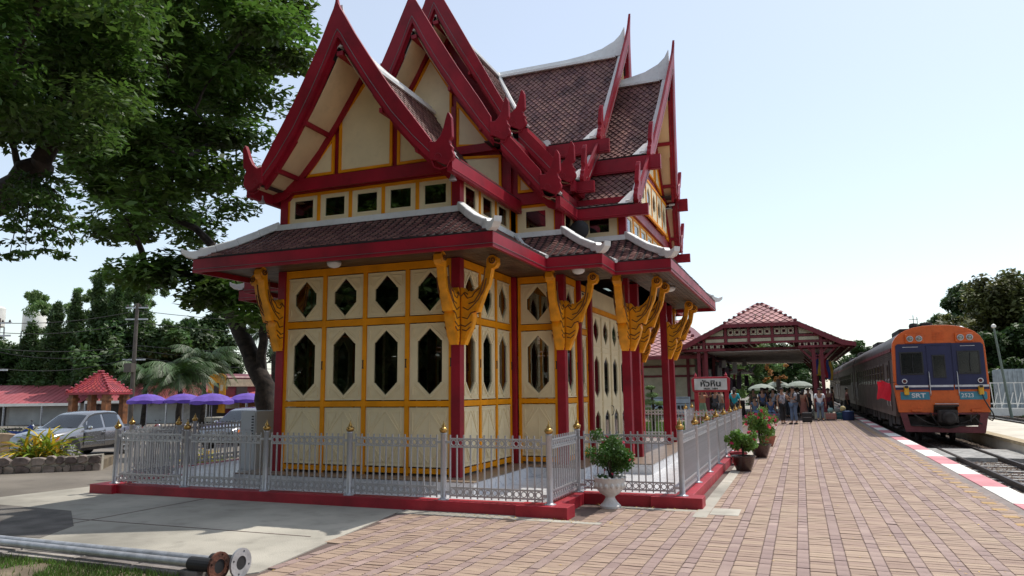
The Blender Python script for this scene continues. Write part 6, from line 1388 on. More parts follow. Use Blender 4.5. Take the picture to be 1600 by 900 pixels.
def leafobj(name, V, rn, m, par, off):
    me = bpy.data.meshes.new(name); n = len(V)//4; V = V-np.array(off); me.vertices.add(len(V)); me.vertices.foreach_set('co', V.astype(np.float32).ravel())
    me.loops.add(len(V)); me.loops.foreach_set('vertex_index', np.arange(len(V), dtype=np.int32)); me.polygons.add(n); me.polygons.foreach_set('loop_start', np.arange(0, len(V), 4, dtype=np.int32))
    try: me.polygons.foreach_set('loop_total', np.full(n, 4, dtype=np.int32))
    except Exception: pass
    at = me.attributes.new('rnd', 'FLOAT', 'FACE'); at.data.foreach_set('value', rn.astype(np.float32)); me.materials.append(m); me.update(calc_edges=True); o = link(name, me, par); return o
def limb(name, pts, rs, par, n=10):
    P = [Vector(pts[0])]; Rr = [rs[0]]; r = random.Random(int(abs(pts[0][0]*13+pts[-1][1]*7)))
    for a, c, ra, rc in zip(pts, pts[1:], rs, rs[1:]):
        for k in (0.33, 0.66, 1.0): P.append(Vector(a).lerp(Vector(c), k)+Vector((r.uniform(-1, 1), r.uniform(-1, 1), r.uniform(-1, 1)))*ra*0.25); Rr.append(ra+(rc-ra)*k)
    return build(MB().tube(P, Rr, n), name, M['bark'], par, smooth=True)
def tree(label, base, H, crown, m, n=500, size=0.14, name='tree', trunk=0.3, group=None, seed=0, flat=0.85, cat='tree', lean=(0, 0), up=0.6, asp=0.45, kind_pts=None):
    """crown: list of (dx,dy,z,r) lobes above the base"""
    t = thing(name, label, cat, base, group=group); r = random.Random(seed); C = []; R = []
    top = Vector(base)+Vector((lean[0], lean[1], H*0.55)); limb('trunk', [(base[0], base[1], base[2]-0.3), Vector(base).lerp(top, 0.5)+Vector((0.1, 0, 0)), top], [trunk, trunk*0.8, trunk*0.55], t)
    for k, (dx, dy, z, rr) in enumerate(crown):
        c = Vector(base)+Vector((dx, dy, z)); 
        if rr > 0.9 and k < 10: limb('branch', [top-Vector((0, 0, H*0.12*r.random())), top.lerp(c, 0.55), c], [trunk*0.4, trunk*0.22, 0.04], t, 6)
        m_ = max(3, int(rr*rr*3.0))
        for j in range(m_):
            d = Vector((r.gauss(0, 1), r.gauss(0, 1), r.gauss(0, 0.7))).normalized()*rr*(0.45+0.5*r.random()); C.append(c+d); R.append(rr*r.uniform(0.36, 0.6))
    V, rn = leaves(C, R, n, size*1.15, flat, asp, seed, up, 0.1); leafobj('crown', V, rn, m, t, base); return t
# big leaning rain tree behind the pavilion
TA = thing('rain_tree', 'huge dark spreading rain tree with leaning trunk, left behind the pavilion', 'tree', (-16.3, 20, -0.3))
limb('trunk', [(-16.2, 20, -0.6), (-16.5, 20, 0.6), (-16.85, 20, 1.96), (-17.45, 20, 2.9), (-18.3, 20, 4.2), (-19.2, 20, 5.4)], [0.48, 0.36, 0.32, 0.29, 0.26, 0.22], TA, 14)
cc = CA+CA2
nodes = [Vector((-19.2, 20, 5.4)), Vector((-17.0, 20, 2.4))]
ord_ = sorted(range(len(cc)), key=lambda i: (Vector(cc[i])-nodes[0]).length)
for q, i in enumerate(ord_[::3]):
    c = Vector(cc[i]); nb = min(nodes, key=lambda v: (v-c).length+0.6*max(0, v.z-c.z)); 
    L_ = (c-nb).length; mid = nb.lerp(c, 0.5)+Vector((0, 0, 0.12*L_)); r0 = max(0.045, 0.19-0.012*q/2)
    limb('branch', [nb, mid, c], [r0, r0*0.7, r0*0.4], TA, 7); nodes.append(mid); nodes.append(c)
V, rn = leaves(cc, np.random.default_rng(5).uniform(0.7, 1.45, len(cc)), 430, 0.15, 0.42, 0.45, 5, 0.72, 0.1); leafobj('crown', V, rn, M['leafA'], TA, (-16.3, 20, -0.3))
# nearer tree whose limb enters at the left edge
TB = thing('near_tree', 'nearer tree whose thick black limb and leafy sprays enter at the left edge', 'tree', (-15.8, 9.2, -0.4))
limb('trunk', [(-15.8, 9.2, -0.6), (-15.9, 9.1, 2.2), (-15.2, 8.9, 4.0)], [0.55, 0.45, 0.36], TB, 12)
limb('branch', [(-15.2, 8.9, 4.0), (-13.9, 8.6, 5.1), (-12.7, 8.5, 5.45), (-12.1, 8.5, 5.75), (-11.8, 8.6, 6.6)], [0.34, 0.30, 0.27, 0.17, 0.10], TB, 10)
limb('branch', [(-15.3, 8.9, 4.2), (-14.8, 9.2, 6.5), (-13.8, 9.8, 9.0)], [0.3, 0.2, 0.1], TB, 8)
nodes = [Vector((-11.8, 8.6, 6.6)), Vector((-13.8, 9.8, 9.0)), Vector((-12.7, 8.5, 5.5))]
for q, c in enumerate(CB[::3]):
    c = Vector(c); nb = min(nodes, key=lambda v: (v-c).length); mid = nb.lerp(c, 0.5)+Vector((0, 0, 0.1)); limb('branch', [nb, mid, c], [0.07, 0.05, 0.02], TB, 6); nodes.append(c)
V, rn = leaves(CB, np.random.default_rng(6).uniform(0.5, 0.95, len(CB)), 520, 0.075, 0.45, 0.42, 6, 0.7, 0.1); leafobj('crown', V, rn, M['leafB'], TB, (-15.8, 9.2, -0.4))
SP = []
for q, c in enumerate(CH):
    c = Vector(c); nb = Vector((-12.5, 8.5, 5.4)); mid = nb.lerp(c, 0.55)+Vector((0, 0, 0.22)); limb('twig', [nb, mid, c], [0.02, 0.012, 0.005], TB, 5)
    for j in range(5): SP.append(mid.lerp(c, j/4)+Vector((0, 0, -0.02)))
    SP.append(c)
V, rn = leaves(SP, 0.17, 26, 0.055, 0.35, 0.45, 8, 0.6, 0.1); leafobj('spray', V, rn, M['leafB'], TB, (-15.8, 9.2, -0.4))
# weeping mast trees, feathery trees and palms beyond the car park
def mast(label, x, y, z0, H, r0, seed):
    t = thing('mast_tree', label, 'tree', (x, y, z0), group='tall narrow weeping trees beyond the car park'); limb('trunk', [(x, y, z0), (x, y, z0+H*0.9)], [0.2, 0.05], t)
    C = []; R = []; r = random.Random(seed)
    for k in range(80): u = r.random(); a = r.random()*6.28; q = r0*(1-u**1.6)*r.uniform(0.3, 0.95); C.append((x+q*math.cos(a), y+q*math.sin(a), z0+0.8+u*(H-0.9))); R.append(r0*r.uniform(0.3, 0.5)*(1.1-0.5*u))
    V, rn = leaves(C, R, 170, 0.20, 1.5, 0.3, seed, 0.1, 0.1, 0.8); leafobj('crown', V, rn, M['leafC'], t, (x, y, z0))
for k, (x, y, H, r0, lab) in enumerate(((-61.5, 45.4, 10.6, 1.7, 'narrow weeping tree, leftmost of the dark row left of the pole'), (-59.9, 46.0, 12.0, 1.4, 'narrow weeping tree, second from the left in the dark row'), (-58.0, 46.6, 13.4, 1.5, 'tallest narrow weeping tree in the middle of the dark row'), (-56.4, 47.2, 12.8, 1.3, 'narrow weeping tree right of the tallest in the dark row'), (-54.8, 48.2, 11.8, 1.5, 'narrow weeping tree, rightmost of the dark row beside the pole'), (-63.5, 44.6, 8.6, 1.9, 'shorter weeping tree at the far left end of the dark row'))):
    mast(lab, x, y, -0.7, H, r0, 20+k)
def lobes(n, R, z0, z1, r0, r1, seed):
    r = random.Random(seed); return [(R*math.cos(a)*q, R*math.sin(a)*q, r.uniform(z0, z1), r.uniform(r0, r1)) for a, q in ((r.random()*6.28, r.random()**0.6) for _ in range(n))]
tree('pale green feathery tree rising behind the left end of the dark weeping trees', (-68, 52, -0.7), 12, lobes(34, 4.5, 3, 12.0, 0.7, 1.5, 1), M['leafD'], 230, 0.17, seed=1, up=0.3, asp=0.3)
tree('pale green feathery tree rising above the middle of the dark weeping trees', (-60, 52, -0.7), 14, lobes(44, 4.6, 4, 15.2, 0.6, 1.4, 2), M['leafD'], 230, 0.17, seed=2, up=0.3, asp=0.3)
tree('broad mid green tree between the dark weeping trees and the palms', (-53, 54, -0.7), 9, lobes(12, 4, 3, 9, 1.4, 2.4, 3), M['leafC'], 260, 0.22, seed=3)
tree('low dense green tree behind the yellow railway carriage', (-44, 60, -0.7), 9, lobes(14, 6, 3, 9, 1.6, 2.6, 4), M['leafC'], 260, 0.22, seed=4)
tree('dense green tree right of the leaning trunk, seen beside the left column', (-33, 55, -0.7), 9, lobes(14, 6, 2, 9, 1.6, 2.6, 5), M['leafC'], 260, 0.2, seed=5)
tree('dark bushy tree at the far left edge below the water tank', (-70, 40, -0.7), 6, lobes(10, 4, 2, 6.5, 1.2, 2.0, 6), M['leafC'], 240, 0.2, seed=6)
def palm(label, x, y, z0, H, L, nf, seed, group='palms beyond the parasols'):
    t = thing('palm_tree', label, 'palm tree', (x, y, z0), group=group); r = random.Random(seed)
    limb('trunk', [(x, y, z0), (x+0.1, y, z0+H*0.5), (x, y, z0+H)], [0.2, 0.16, 0.14], t); V = []; F = []; R = []
    for k in range(nf):
        a = k*2.4+r.uniform(-0.2, 0.2); e = r.uniform(-0.2, 1.1); P = [Vector((x, y, z0+H))]; d = Vector((math.cos(a)*math.cos(e), math.sin(a)*math.cos(e), math.sin(e)))
        n = 14
        for i in range(n): P.append(P[-1]+d*L/n); d = (d+Vector((0, 0, -0.13))).normalized()
        for i in range(1, n+1):
            p = P[i]; dd = (P[i]-P[i-1]).normalized(); sd_ = dd.cross(Vector((0, 0, 1))).normalized(); ll = L*0.30*math.sin(math.pi*min(1, 0.15+0.8*i/n))
            for s in (-1, 1):
                for jj in range(2):
                    q = p-dd*L/n*0.5*jj; tip = q+(sd_*s*0.8+dd*0.6+Vector((0, 0, -0.55-0.3*r.random()))).normalized()*ll; o = len(V); V += [q+dd*0.04, q-dd*0.04, tip-dd*0.012, tip+dd*0.012]; F.append((o, o+1, o+2, o+3)); R.append(r.random())
    b = MB(); b.v = [tuple(v) for v in V]; b.f = F; b.r = R; build(b, 'fronds', M['leafE'], t, norm=False); return t
palm('bushy date palm behind the leftmost purple parasols', -38.6, 37.5, -0.7, 3.6, 2.9, 34, 1)
palm('taller date palm just right of the utility pole', -40.0, 41.0, -0.7, 4.6, 3.0, 34, 2)
palm('palm with drooping fronds left of the utility pole', -44.5, 40.0, -0.7, 3.8, 2.8, 30, 3)
palm('taller palm seen between the leaning trunk and the pavilion', -30.2, 36.5, -0.7, 6.4, 2.8, 26, 4)
palm('slender palm just left of the leaning trunk, behind the carriage', -47, 62, -0.7, 6.8, 3.2, 26, 5)
# trees on the right and beyond the canopy
tree('large dark rounded tree above the roof of the orange train', (21.5, 100, -0.5), 14, lobes(34, 4.5, 3, 13.2, 1.6, 2.6, 11), M['leafC'], 260, 0.26, trunk=0.5, seed=11)
tree('olive brown leafy tree right of the train, before the darker one', (23, 88, -0.5), 13, lobes(40, 5, 1, 11.5, 1.6, 2.8, 12), M['leafF'], 280, 0.24, trunk=0.4, seed=12)
tree('very dark tall tree at the right edge of the view', (24.5, 74, -0.5), 13, lobes(38, 3.6, 1, 12.5, 1.6, 2.8, 13), M['leafC'], 300, 0.22, trunk=0.5, seed=13)
tree('green tree at the right edge behind the shipping container', (25.5, 84, -0.5), 10, lobes(20, 5, 1.5, 9, 1.6, 2.6, 14), M['leafC'], 260, 0.24, seed=14)
tree('dark tree low behind the white bicycle-like railings', (19, 82, -0.5), 7, lobes(16, 5, 1, 6.5, 1.4, 2.2, 15), M['leafC'], 240, 0.22, seed=15)
tree('small grey green tree between the canopy roof and the train', (7.0, 92, -0.5), 7, lobes(8, 2.6, 3.5, 7.0, 0.8, 1.4, 16), M['leafC'], 220, 0.2, seed=16)
tree('spreading dark green tree seen under the canopy, right of centre', (-1.0, 88, 0), 9, lobes(18, 5, 2, 7.5, 1.2, 2.0, 17), M['leafC'], 260, 0.2, seed=17)
tree('bright green bush-like tree seen under the left part of the canopy', (-4.6, 76, 0), 6, lobes(14, 2.8, 1, 5.2, 0.9, 1.5, 18), M['leafD'], 260, 0.16, seed=18)
tree('small tree with orange brown leaves seen under the canopy', (-1.9, 72, 0), 4.5, lobes(7, 1.3, 1.8, 4.2, 0.3, 0.5, 19), mat('orange_leaf', (0.38, 0.16, 0.03), 0.6, rnd=0.3, trans=0.3), 45, 0.09, seed=19)
tree('dark leafy tree low at the right, left of the lamp post', (17.5, 103, -0.5), 9, lobes(20, 3.2, 1, 9.5, 1.3, 2.2, 21), M['leafC'], 240, 0.24, seed=21)
tree('mid green tree low behind the far tracks, above the container', (19.5, 92, -0.5), 9, lobes(22, 6, 1, 9, 1.6, 2.4, 22), M['leafF'], 240, 0.24, seed=22)
tree('broad dark tree behind the shops, left of the pole', (-57, 51, -0.7), 8, lobes(20, 7, 1.5, 7.5, 1.6, 2.4, 23), M['leafC'], 220, 0.24, seed=23)
tree('broad dark tree behind the shops at the far left', (-70, 50, -0.7), 8, lobes(16, 6, 1.5, 6.5, 1.6, 2.4, 24), M['leafC'], 220, 0.24, seed=24)
# unseen great tree added overhead behind the viewer to cut the sky light
tree('unseen spreading tree added overhead to cut sky light, also mirrored in the front windows', (-9, -4, 0), 9, [(dx, dy, z, 2.2) for dx, dy, z in ((-8, 2, 9), (-5, 5, 9.5), (-2, 7, 9.8), (-6, 0, 11), (-2, 3, 11), (2, 1, 11), (6, -1, 11), (0, -3, 11.5), (-5, -4, 10), (5, -5, 10), (-9, -2, 9), (9, -2, 9.5), (0, 5, 9.3))], M['leafA'], 170, 0.26, trunk=0.6, seed=90, flat=0.6)
# the trees opposite the pavilion, seen only in its window panes
for k, (x, y) in enumerate(((-22, -13), (-13, -16), (-3, -15), (6, -17))):
    tree(['leftmost', 'second from the left', 'third from the left', 'rightmost'][k]+' of the broad shade trees opposite the front windows', (x, y, 0), 11, lobes(20, 5.5, 2.5, 11, 1.8, 2.8, 30+k), M['leafC'], 130, 0.34, seed=30+k, group='shade trees mirrored in the front windows')
# pots and bushes on the platform
def bushy(par, off, c, r, n, size, m, seed, nf=0, fs=0.03, flat=0.95):
    rr = random.Random(seed); C = [(c[0]+rr.gauss(0, r*0.45), c[1]+rr.gauss(0, r*0.45), c[2]+rr.gauss(0, r*0.42)*flat) for _ in range(26)]
    V, rn = leaves(C, r*0.36, n, size, 1.0, 0.55, seed, 0.35, 0.2); leafobj('foliage', V, rn, m, par, off)
    b = MB()
    for k in range(9):
        a = rr.random()*6.28; q = r*rr.uniform(0.1, 0.7); b.tube([(c[0], c[1], c[2]-r*1.3), (c[0]+q*0.4*math.cos(a), c[1]+q*0.4*math.sin(a), c[2]-r*0.4), (c[0]+q*math.cos(a), c[1]+q*math.sin(a), c[2]+r*0.5*rr.random())], [0.012, 0.009, 0.004], 5)
    build(b, 'stems', M['bark'], par, kind='stuff')
    if nf:
        F = []
        for _ in range(nf):
            d = Vector((rr.gauss(0, 1), rr.gauss(0, 1), rr.gauss(0.4, 1))).normalized()*r*rr.uniform(0.7, 1.1); F.append((c[0]+d.x, c[1]+d.y, c[2]+d.z*flat))
        V, rn = leaves(F, fs*1.3, 9, fs, 1, 0.9, seed+1, 0.2, 0.1); leafobj('flowers', V, rn, M['flower'], par, off)
ur = thing('stone_urn', 'white carved stone goblet urn standing at the fence corner on the platform', 'urn', (-2.61, 10.40, 0))
M['urn'] = mat('urn_plaster', (0.66, 0.65, 0.62), 0.6, var=0.08, vs=6, bump=0.35, bs=22, dirt=0.2)
build(MB().lathe((-2.61, 10.40, 0), [(0.145, 0), (0.15, 0.03), (0.13, 0.05), (0.10, 0.08), (0.075, 0.12), (0.065, 0.145), (0.08, 0.165), (0.14, 0.20), (0.19, 0.26), (0.215, 0.34), (0.222, 0.40), (0.235, 0.415), (0.22, 0.425), (0.195, 0.41), (0.18, 0.38), (0.001, 0.38)], 28), 'urn_body', M['urn'], ur, smooth=True)
b = MB()
for k in range(14): a = k*math.pi/7; b.ball((-2.61+0.222*math.cos(a), 10.4+0.222*math.sin(a), 0.425), 0.022, 8)
build(b, 'scalloped_rim', M['urn'], ur, smooth=True, kind='stuff')
b = MB()
for k in range(16): a = k*math.pi/8; b.ball((-2.61+0.205*math.cos(a), 10.4+0.205*math.sin(a), 0.315), 0.028, 6, sz=1.6)
build(b, 'relief_petal', M['urn'], ur, smooth=True, kind='stuff')
ub = thing('rose_bush', 'round dense green bush with a few pink flowers planted in the white urn', 'bush', (-2.61, 10.40, 0.39))
bushy(ub, (-2.61, 10.40, 0.39), (-2.58, 10.40, 0.70), 0.30, 190, 0.022, M['bush'], 31, 12, 0.014)
M['potb'] = mat('brown_glaze', (0.05, 0.018, 0.015), 0.25, var=0.2, coat=0.4); M['pott'] = mat('terracotta', (0.34, 0.11, 0.06), 0.7, var=0.2)
def pot(lab, x, y, s, m, blab, top, nf, seed, r):
    t = thing('flower_pot', lab, 'flower pot', (x, y, 0), group='flower pots along the fence')
    build(MB().lathe((x, y, 0), [(0.15*s, 0), (0.17*s, 0.02*s), (0.22*s, 0.16*s), (0.255*s, 0.28*s), (0.265*s, 0.31*s), (0.285*s, 0.32*s), (0.285*s, 0.345*s), (0.25*s, 0.345*s), (0.24*s, 0.30*s), (0.001, 0.30*s)], 24), 'pot_body', m, t, smooth=True)
    p = thing('potted_plant', blab, 'plant', (x, y, 0.3*s), group='flowering plants in the pots'); bushy(p, (x, y, 0.3*s), (x, y, top), r, 70, 0.035, M['bush2'], seed, nf, 0.026, 0.9)
M['bush2'] = leafmat('bougainvillea_leaf', (0.13, 0.24, 0.04))
pot('dark brown glazed pot, nearest of the three beside the fence', -1.17, 15.75, 0.88, M['potb'], 'leafy shrub with few flowers in the nearest brown pot', 0.60, 4, 41, 0.25)
pot('dark brown glazed pot, middle one of the three beside the fence', -1.00, 18.9, 0.92, M['potb'], 'tall pink flowering shrub in the middle pot by the fence', 0.78, 34, 42, 0.36)
pot('terracotta pot, farthest of the three beside the fence', -0.98, 22.6, 0.85, M['pott'], 'pink flowering shrub in the farthest pot by the fence', 0.66, 22, 43, 0.32)
pot('squat dark red pot against the fence behind the nearest brown pot', -1.38, 17.2, 0.7, smat('red_glaze', (0.25, 0.02, 0.03)), 'small sprig in the squat dark red pot', 0.45, 4, 44, 0.14)
# cloud pruned tree, lawn and flowering hedge behind the pavilion
tp = thing('topiary_tree', 'cloud pruned pale green tree on the lawn behind the porch columns', 'topiary', (-5.35, 28.3, 0)); limb('trunk', [(-5.35, 28.3, 0), (-5.3, 28.3, 0.9), (-5.38, 28.3, 1.7)], [0.06, 0.05, 0.03], tp)
for k, (dx, z, r) in enumerate(((-0.05, 1.72, 0.20), (0.0, 1.44, 0.26), (-0.1, 1.16, 0.30), (0.32, 1.12, 0.22), (0.28, 0.82, 0.27), (-0.15, 0.86, 0.26), (0.05, 0.55, 0.32))):
    V, rn = leaves([(-5.35+dx, 28.3, z)], r, 900, 0.022, 0.42, 0.6, 50+k, 0.5, 0.3); leafobj('leaf_pad', V, rn, M['leafD'], tp, (-5.35, 28.3, 0))
    if abs(dx) > 0.1: limb('branch', [(-5.34, 28.3, z-0.15), (-5.35+dx, 28.3, z-0.03)], [0.03, 0.02], tp, 6)
struct(MB().box(-12, -2.4, 24.2, 40.5, -0.2, 0.03), 'garden_lawn_soil', M['soil'])
grass('garden_grass', [((-9, -2.5, 24.4, 36), 30000)], 0, 0.06, 0.13, 0.012, 9, lambda x, y: 0.03)
fh = thing('flower_hedge', 'low hedge of pink flowers in front of the station name sign', 'hedge', (-3.8, 33.2, 0)); C = [(-4.7+0.14*k, 33.2+0.1*math.sin(k*5), 0.45+0.06*math.sin(k*3)) for k in range(14)]
V, rn = leaves(C, 0.26, 160, 0.03, 0.9, 0.5, 60, 0.3, 0.1); leafobj('foliage', V, rn, M['bush2'], fh, (-3.8, 33.2, 0)); V, rn = leaves(C, 0.29, 50, 0.026, 0.9, 0.8, 61, 0.3, 0.8); leafobj('flowers', V, rn, M['flower'], fh, (-3.8, 33.2, 0))
# cordyline clump in its stone edged bed
bed = thing('stone_planter', 'low planter wall of irregular grey and pink stones by the car park', 'planter', (-16.3, 11.2, -0.1))
A0 = Vector((-14.9, 12.35, 0)); A1 = Vector((-19.2, 8.7, 0)); dd = (A1-A0).normalized(); nn = Vector((dd.y, -dd.x, 0)); L_ = (A1-A0).length; rs = random.Random(8)
def zg(x): return zl(x, 0)
for row in range(2):
    u = 0.0
    while u < L_:
        w = rs.uniform(0.13, 0.30) if row == 0 or rs.random() < 0.5 else rs.uniform(0.2, 0.36); c = A0+dd*(u+w/2); z0 = zg(c.x)-0.03+row*0.19; h = rs.uniform(0.16, 0.20)
        k = 7; pts = []
        for q in range(k):
            a = 2*math.pi*q/k+rs.uniform(-0.25, 0.25); pts.append((math.copysign(min(1, abs(math.cos(a))*1.25), math.cos(a))*w*0.48, math.copysign(min(1, abs(math.sin(a))*1.25), math.sin(a))*h*0.49))
        P = [c+dd*a-nn*(0.14+rs.uniform(0, 0.03))+Vector((0, 0, z0+h/2+b_)) for a, b_ in pts]
        build(MB().prism(P, nn*0.2), 'wall_stone', M['rstone'] if 'rstone' in M else M.setdefault('rstone', mat('planter_stone', (0.27, 0.22, 0.20), 0.9, var=0.25, vs=7, rndobj=0.4, bump=0.5, bs=30)), bed, bev=0.015); u += w+0.006
P = [A0-nn*0.10, A1-nn*0.10, A1+nn*0.16, A0+nn*0.16]; build(MB().prism([(p.x, p.y, zg(p.x)-0.05) for p in P], (0, 0, 0.40)), 'mortar_core', M['conc'], bed)
P = [A0+nn*0.16, A1+nn*0.16, A1+nn*2.4, A0+nn*1.6]; build(MB().prism([(p.x, p.y, -0.4) for p in P], (0, 0, 0.58)), 'planting_soil', M['soil'], bed)
def straps(label, c, n, L, seed, name='cordyline'):
    t = thing(name, label, 'plant', c); r = random.Random(seed)
    for mm, share, nm in ((mat('strap_leaf_green', (0.22, 0.30, 0.03), 0.4, trans=0.3, rnd=0.4), 0.55, 'green_leaves'), (mat('strap_leaf_yellow', (0.62, 0.42, 0.03), 0.4, trans=0.3, rnd=0.3), 0.4, 'yellow_leaves')):
        b = MB()
        for k in range(int(n*share)):
            a = r.random()*6.28; e = r.uniform(0.1, 1.25); p = Vector(c)+Vector((r.uniform(-0.35, 0.35), r.uniform(-0.35, 0.35), r.uniform(0, 0.15))); d = Vector((math.cos(a)*math.cos(e), math.sin(a)*math.cos(e), math.sin(e))); sdv = Vector((-math.sin(a), math.cos(a), 0)); l = L*r.uniform(0.6, 1.1); m = 7; vs = []
            for i in range(m+1):
                w = 0.03*math.sin(math.pi*(0.12+0.88*(1-i/m)))*(1 if i < m else 0.1); vs += [p-sdv*w+Vector((0, 0, 0.01)), p-Vector((0, 0, 0.006)), p+sdv*w+Vector((0, 0, 0.01))]; p = p+d*l/m; d = (d+Vector((0, 0, -0.2))).normalized()
            b.add(vs, [(3*i+j, 3*i+j+1, 3*i+j+4, 3*i+j+3) for i in range(m) for j in (0, 1)], r.random())
        build(b, nm, mm, t, norm=False)
straps('clump of yellow and green strap leaved cordyline behind the stone planter wall', (-17.3, 12.6, 0.10), 190, 0.95, 3)
straps('small green shrub with strap leaves seen through the left fence', (-13.9, 14.2, -0.1), 60, 0.6, 5, 'shrub')
# fallen leaves on the paving
r = np.random.default_rng(3); n = 420; P = np.stack([r.uniform(-5.2, 2.4, n), 5.5+20*r.random(n)**1.7, np.full(n, 0.009)], 1); k = (P[:, 1] < 9.2) | ((P[:, 1] < 10.6) & (P[:, 0] > -2.7)) | (P[:, 0] > -1.4); P = P[k]
P2 = np.stack([r.uniform(-4.4, -2.0, 160), r.normal(9.15, 0.08, 160), np.full(160, 0.009)], 1); P = np.concatenate([P, P2, np.stack([r.uniform(-2.9, -1.4, 90), r.normal(10.45, 0.1, 90), np.full(90, 0.009)], 1)])
V, rn = leaves(P, 0.001, 1, 0.014, 1, 0.5, 4, 0.97, 0); o = leafobj('fallen_leaves', V, rn, mat('dry_leaf', (0.55, 0.36, 0.08), 0.7, rnd=0.5), None, (0, 0, 0)); o['kind'] = 'stuff'
# ------------------------------------------------------------------ vehicles and car park
M['carsil'] = mat('silver_car_paint', (0.27, 0.27, 0.28), 0.25, metal=0.7, var=0.03, coat=0.8); M['cardark'] = mat('dark_car_paint', (0.03, 0.035, 0.04), 0.2, metal=0.3, coat=0.8)
M['tyre'] = mat('tyre', (0.02, 0.02, 0.02), 0.85); M['chrome'] = mat('chrome', (0.6, 0.6, 0.6), 0.1, metal=1.0, var=0.02); M['hlamp'] = mat('car_lamp', (0.55, 0.57, 0.6), 0.08, metal=0.3, coat=1.0); M['amber'] = mat('amber_lens', (0.65, 0.16, 0.01), 0.2)
def pickup(lab, x, y, z, rz, paint, group=None, hatch=False):
    t = thing('pickup_truck', lab, 'pickup truck', (x, y, z), rz, group)
    def put(b, nm, m, par=t, smooth=True, bev=0, kind=None):
        me = b.mesh(nm); fixn(me); me.materials.append(m)
        if smooth:
            me.polygons.foreach_set('use_smooth', [True]*len(me.polygons)); me.set_sharp_from_angle(angle=math.radians(38))
        o = link(nm, me, par)
        if bev: q = o.modifiers.new('b', 'BEVEL'); q.width = bev; q.segments = 2; q.limit_method = 'ANGLE'
        if kind: o['kind'] = kind
        return o
    # stations: x, half width, bottom, belt, top, top half width
    ST = [(2.60, .62, .46, .74, .80, .50), (2.54, .80, .36, .86, .93, .66), (2.30, .885, .33, .95, 1.02, .76), (1.75, .90, .36, 1.00, 1.08, .80), (1.22, .90, .38, 1.03, 1.13, .80), (.95, .90, .38, 1.04, 1.30, .74), (.45, .90, .38, 1.05, 1.64, .64), (.15, .90, .38, 1.06, 1.71, .63), (-.55, .90, .38, 1.07, 1.74, .63), (-1.10, .90, .38, 1.08, 1.70, .63), (-1.28, .90, .38, 1.08, 1.55, .66), (-1.36, .90, .40, 1.08, 1.12, .86), (-2.0, .90, .42, 1.08, 1.12, .86), (-2.50, .89, .46, 1.08, 1.12, .86), (-2.58, .84, .48, 1.04, 1.08, .80)]
    def ring(s):
        X, w, zb, zl_, zt, wt = s
        h = [(0.0, zb), (w*.86, zb), (w*.97, zb+.10), (w, zb+.30 if zl_-zb > .45 else (zb+zl_)/2), (w*.985, zl_-.05), (w*.955, zl_), (wt, zt-.045*(zt-zl_)/.65 if zt-zl_ > .2 else zt-.02), (wt*.86, zt), (0.0, zt+.015)]
        return [(X, a, b_) for a, b_ in h]+[(X, -a, b_) for a, b_ in h[1:-1][::-1]]
    b = MB(); rr = [ring(s) for s in ST]; n = len(rr[0])
    b.add([p for q in rr for p in q], [(i*n+k, i*n+(k+1) % n, (i+1)*n+(k+1) % n, (i+1)*n+k) for i in range(len(rr)-1) for k in range(n)]+[tuple(range(n)), tuple(range((len(rr)-1)*n, len(rr)*n))])
    body = put(b, 'body', paint)
    # glass laid just proud of the greenhouse
    def gp(s, f, side, out=0.006):   # point on greenhouse side at station s, fraction f of belt->top
        X, w, zb, zl_, zt, wt = s; a = w*.955; return (X, side*(a+(wt-a)*f+out), zl_+(zt-.045-zl_)*f+0.01)
    def lerps(i, u): return tuple(a+(c-a)*u for a, c in zip(ST[i], ST[i+1]))
    def sta(X):
        for i in range(len(ST)-1):
            if ST[i+1][0] <= X <= ST[i][0]: return lerps(i, (ST[i][0]-X)/(ST[i][0]-ST[i+1][0]))
    for s in (-1, 1):
        for nm, xs in (('door_glass', (0.92, 0.72, 0.46, 0.15, -0.12)), ('rear_side_glass', (-0.24, -0.6, -0.92, -1.10))):
            vs = []
            for X in xs:
                q = sta(X); vs += [gp(q, 0.06, s), gp(q, 0.90 if X < 0.5 else 0.86, s)]
            put(MB().add(vs, [(2*i, 2*i+1, 2*i+3, 2*i+2) for i in range(len(xs)-1)]), nm, M['carg'])
        vs = []
        for X in (0.98, 0.72, 0.46, 0.15, -0.18, -0.6, -1.0, -1.16): q = sta(X); vs += [gp(q, 0.88, s, 0.010), gp(q, 0.97, s, 0.010)]
        put(MB().add(vs, [(2*i, 2*i+1, 2*i+3, 2*i+2) for i in range(7)]), 'window_trim', M['black'])
        dr = put(MB().add([(0.98, s*.906, .50), (-.14, s*.906, .50), (-.14, s*.905, 1.0), (0.98, s*.905, .98), (0.98, s*.909, .50), (-.14, s*.909, .50), (-.14, s*.908, 1.0), (0.98, s*.908, .98)], [(4, 5, 6, 7), (0, 4, 7, 3), (1, 5, 6, 2), (0, 1, 5, 4)]), 'door', paint, smooth=False)
        put(MB().tube([(.05, s*.91, .93), (.04, s*.94, .935), (-.10, s*.94, .935), (-.11, s*.91, .93)], 0.016, 8), 'door_handle', M['chrome'], dr)
        put(MB().box(-1.5, 1.0, s*.905-.012, s*.905+.012, .58, .63), 'side_moulding', paint, smooth=False, bev=.008)
        put(MB().box(1.0, 1.008, s*.90-.004, s*.90+.008, .45, 1.02).box(-.17, -.16, s*.90-.004, s*.90+.008, .45, 1.05).box(-1.34, -1.33, s*.90-.004, s*.90+.008, .45, 1.07), 'panel_gap', M['black'], smooth=False, kind='stuff')
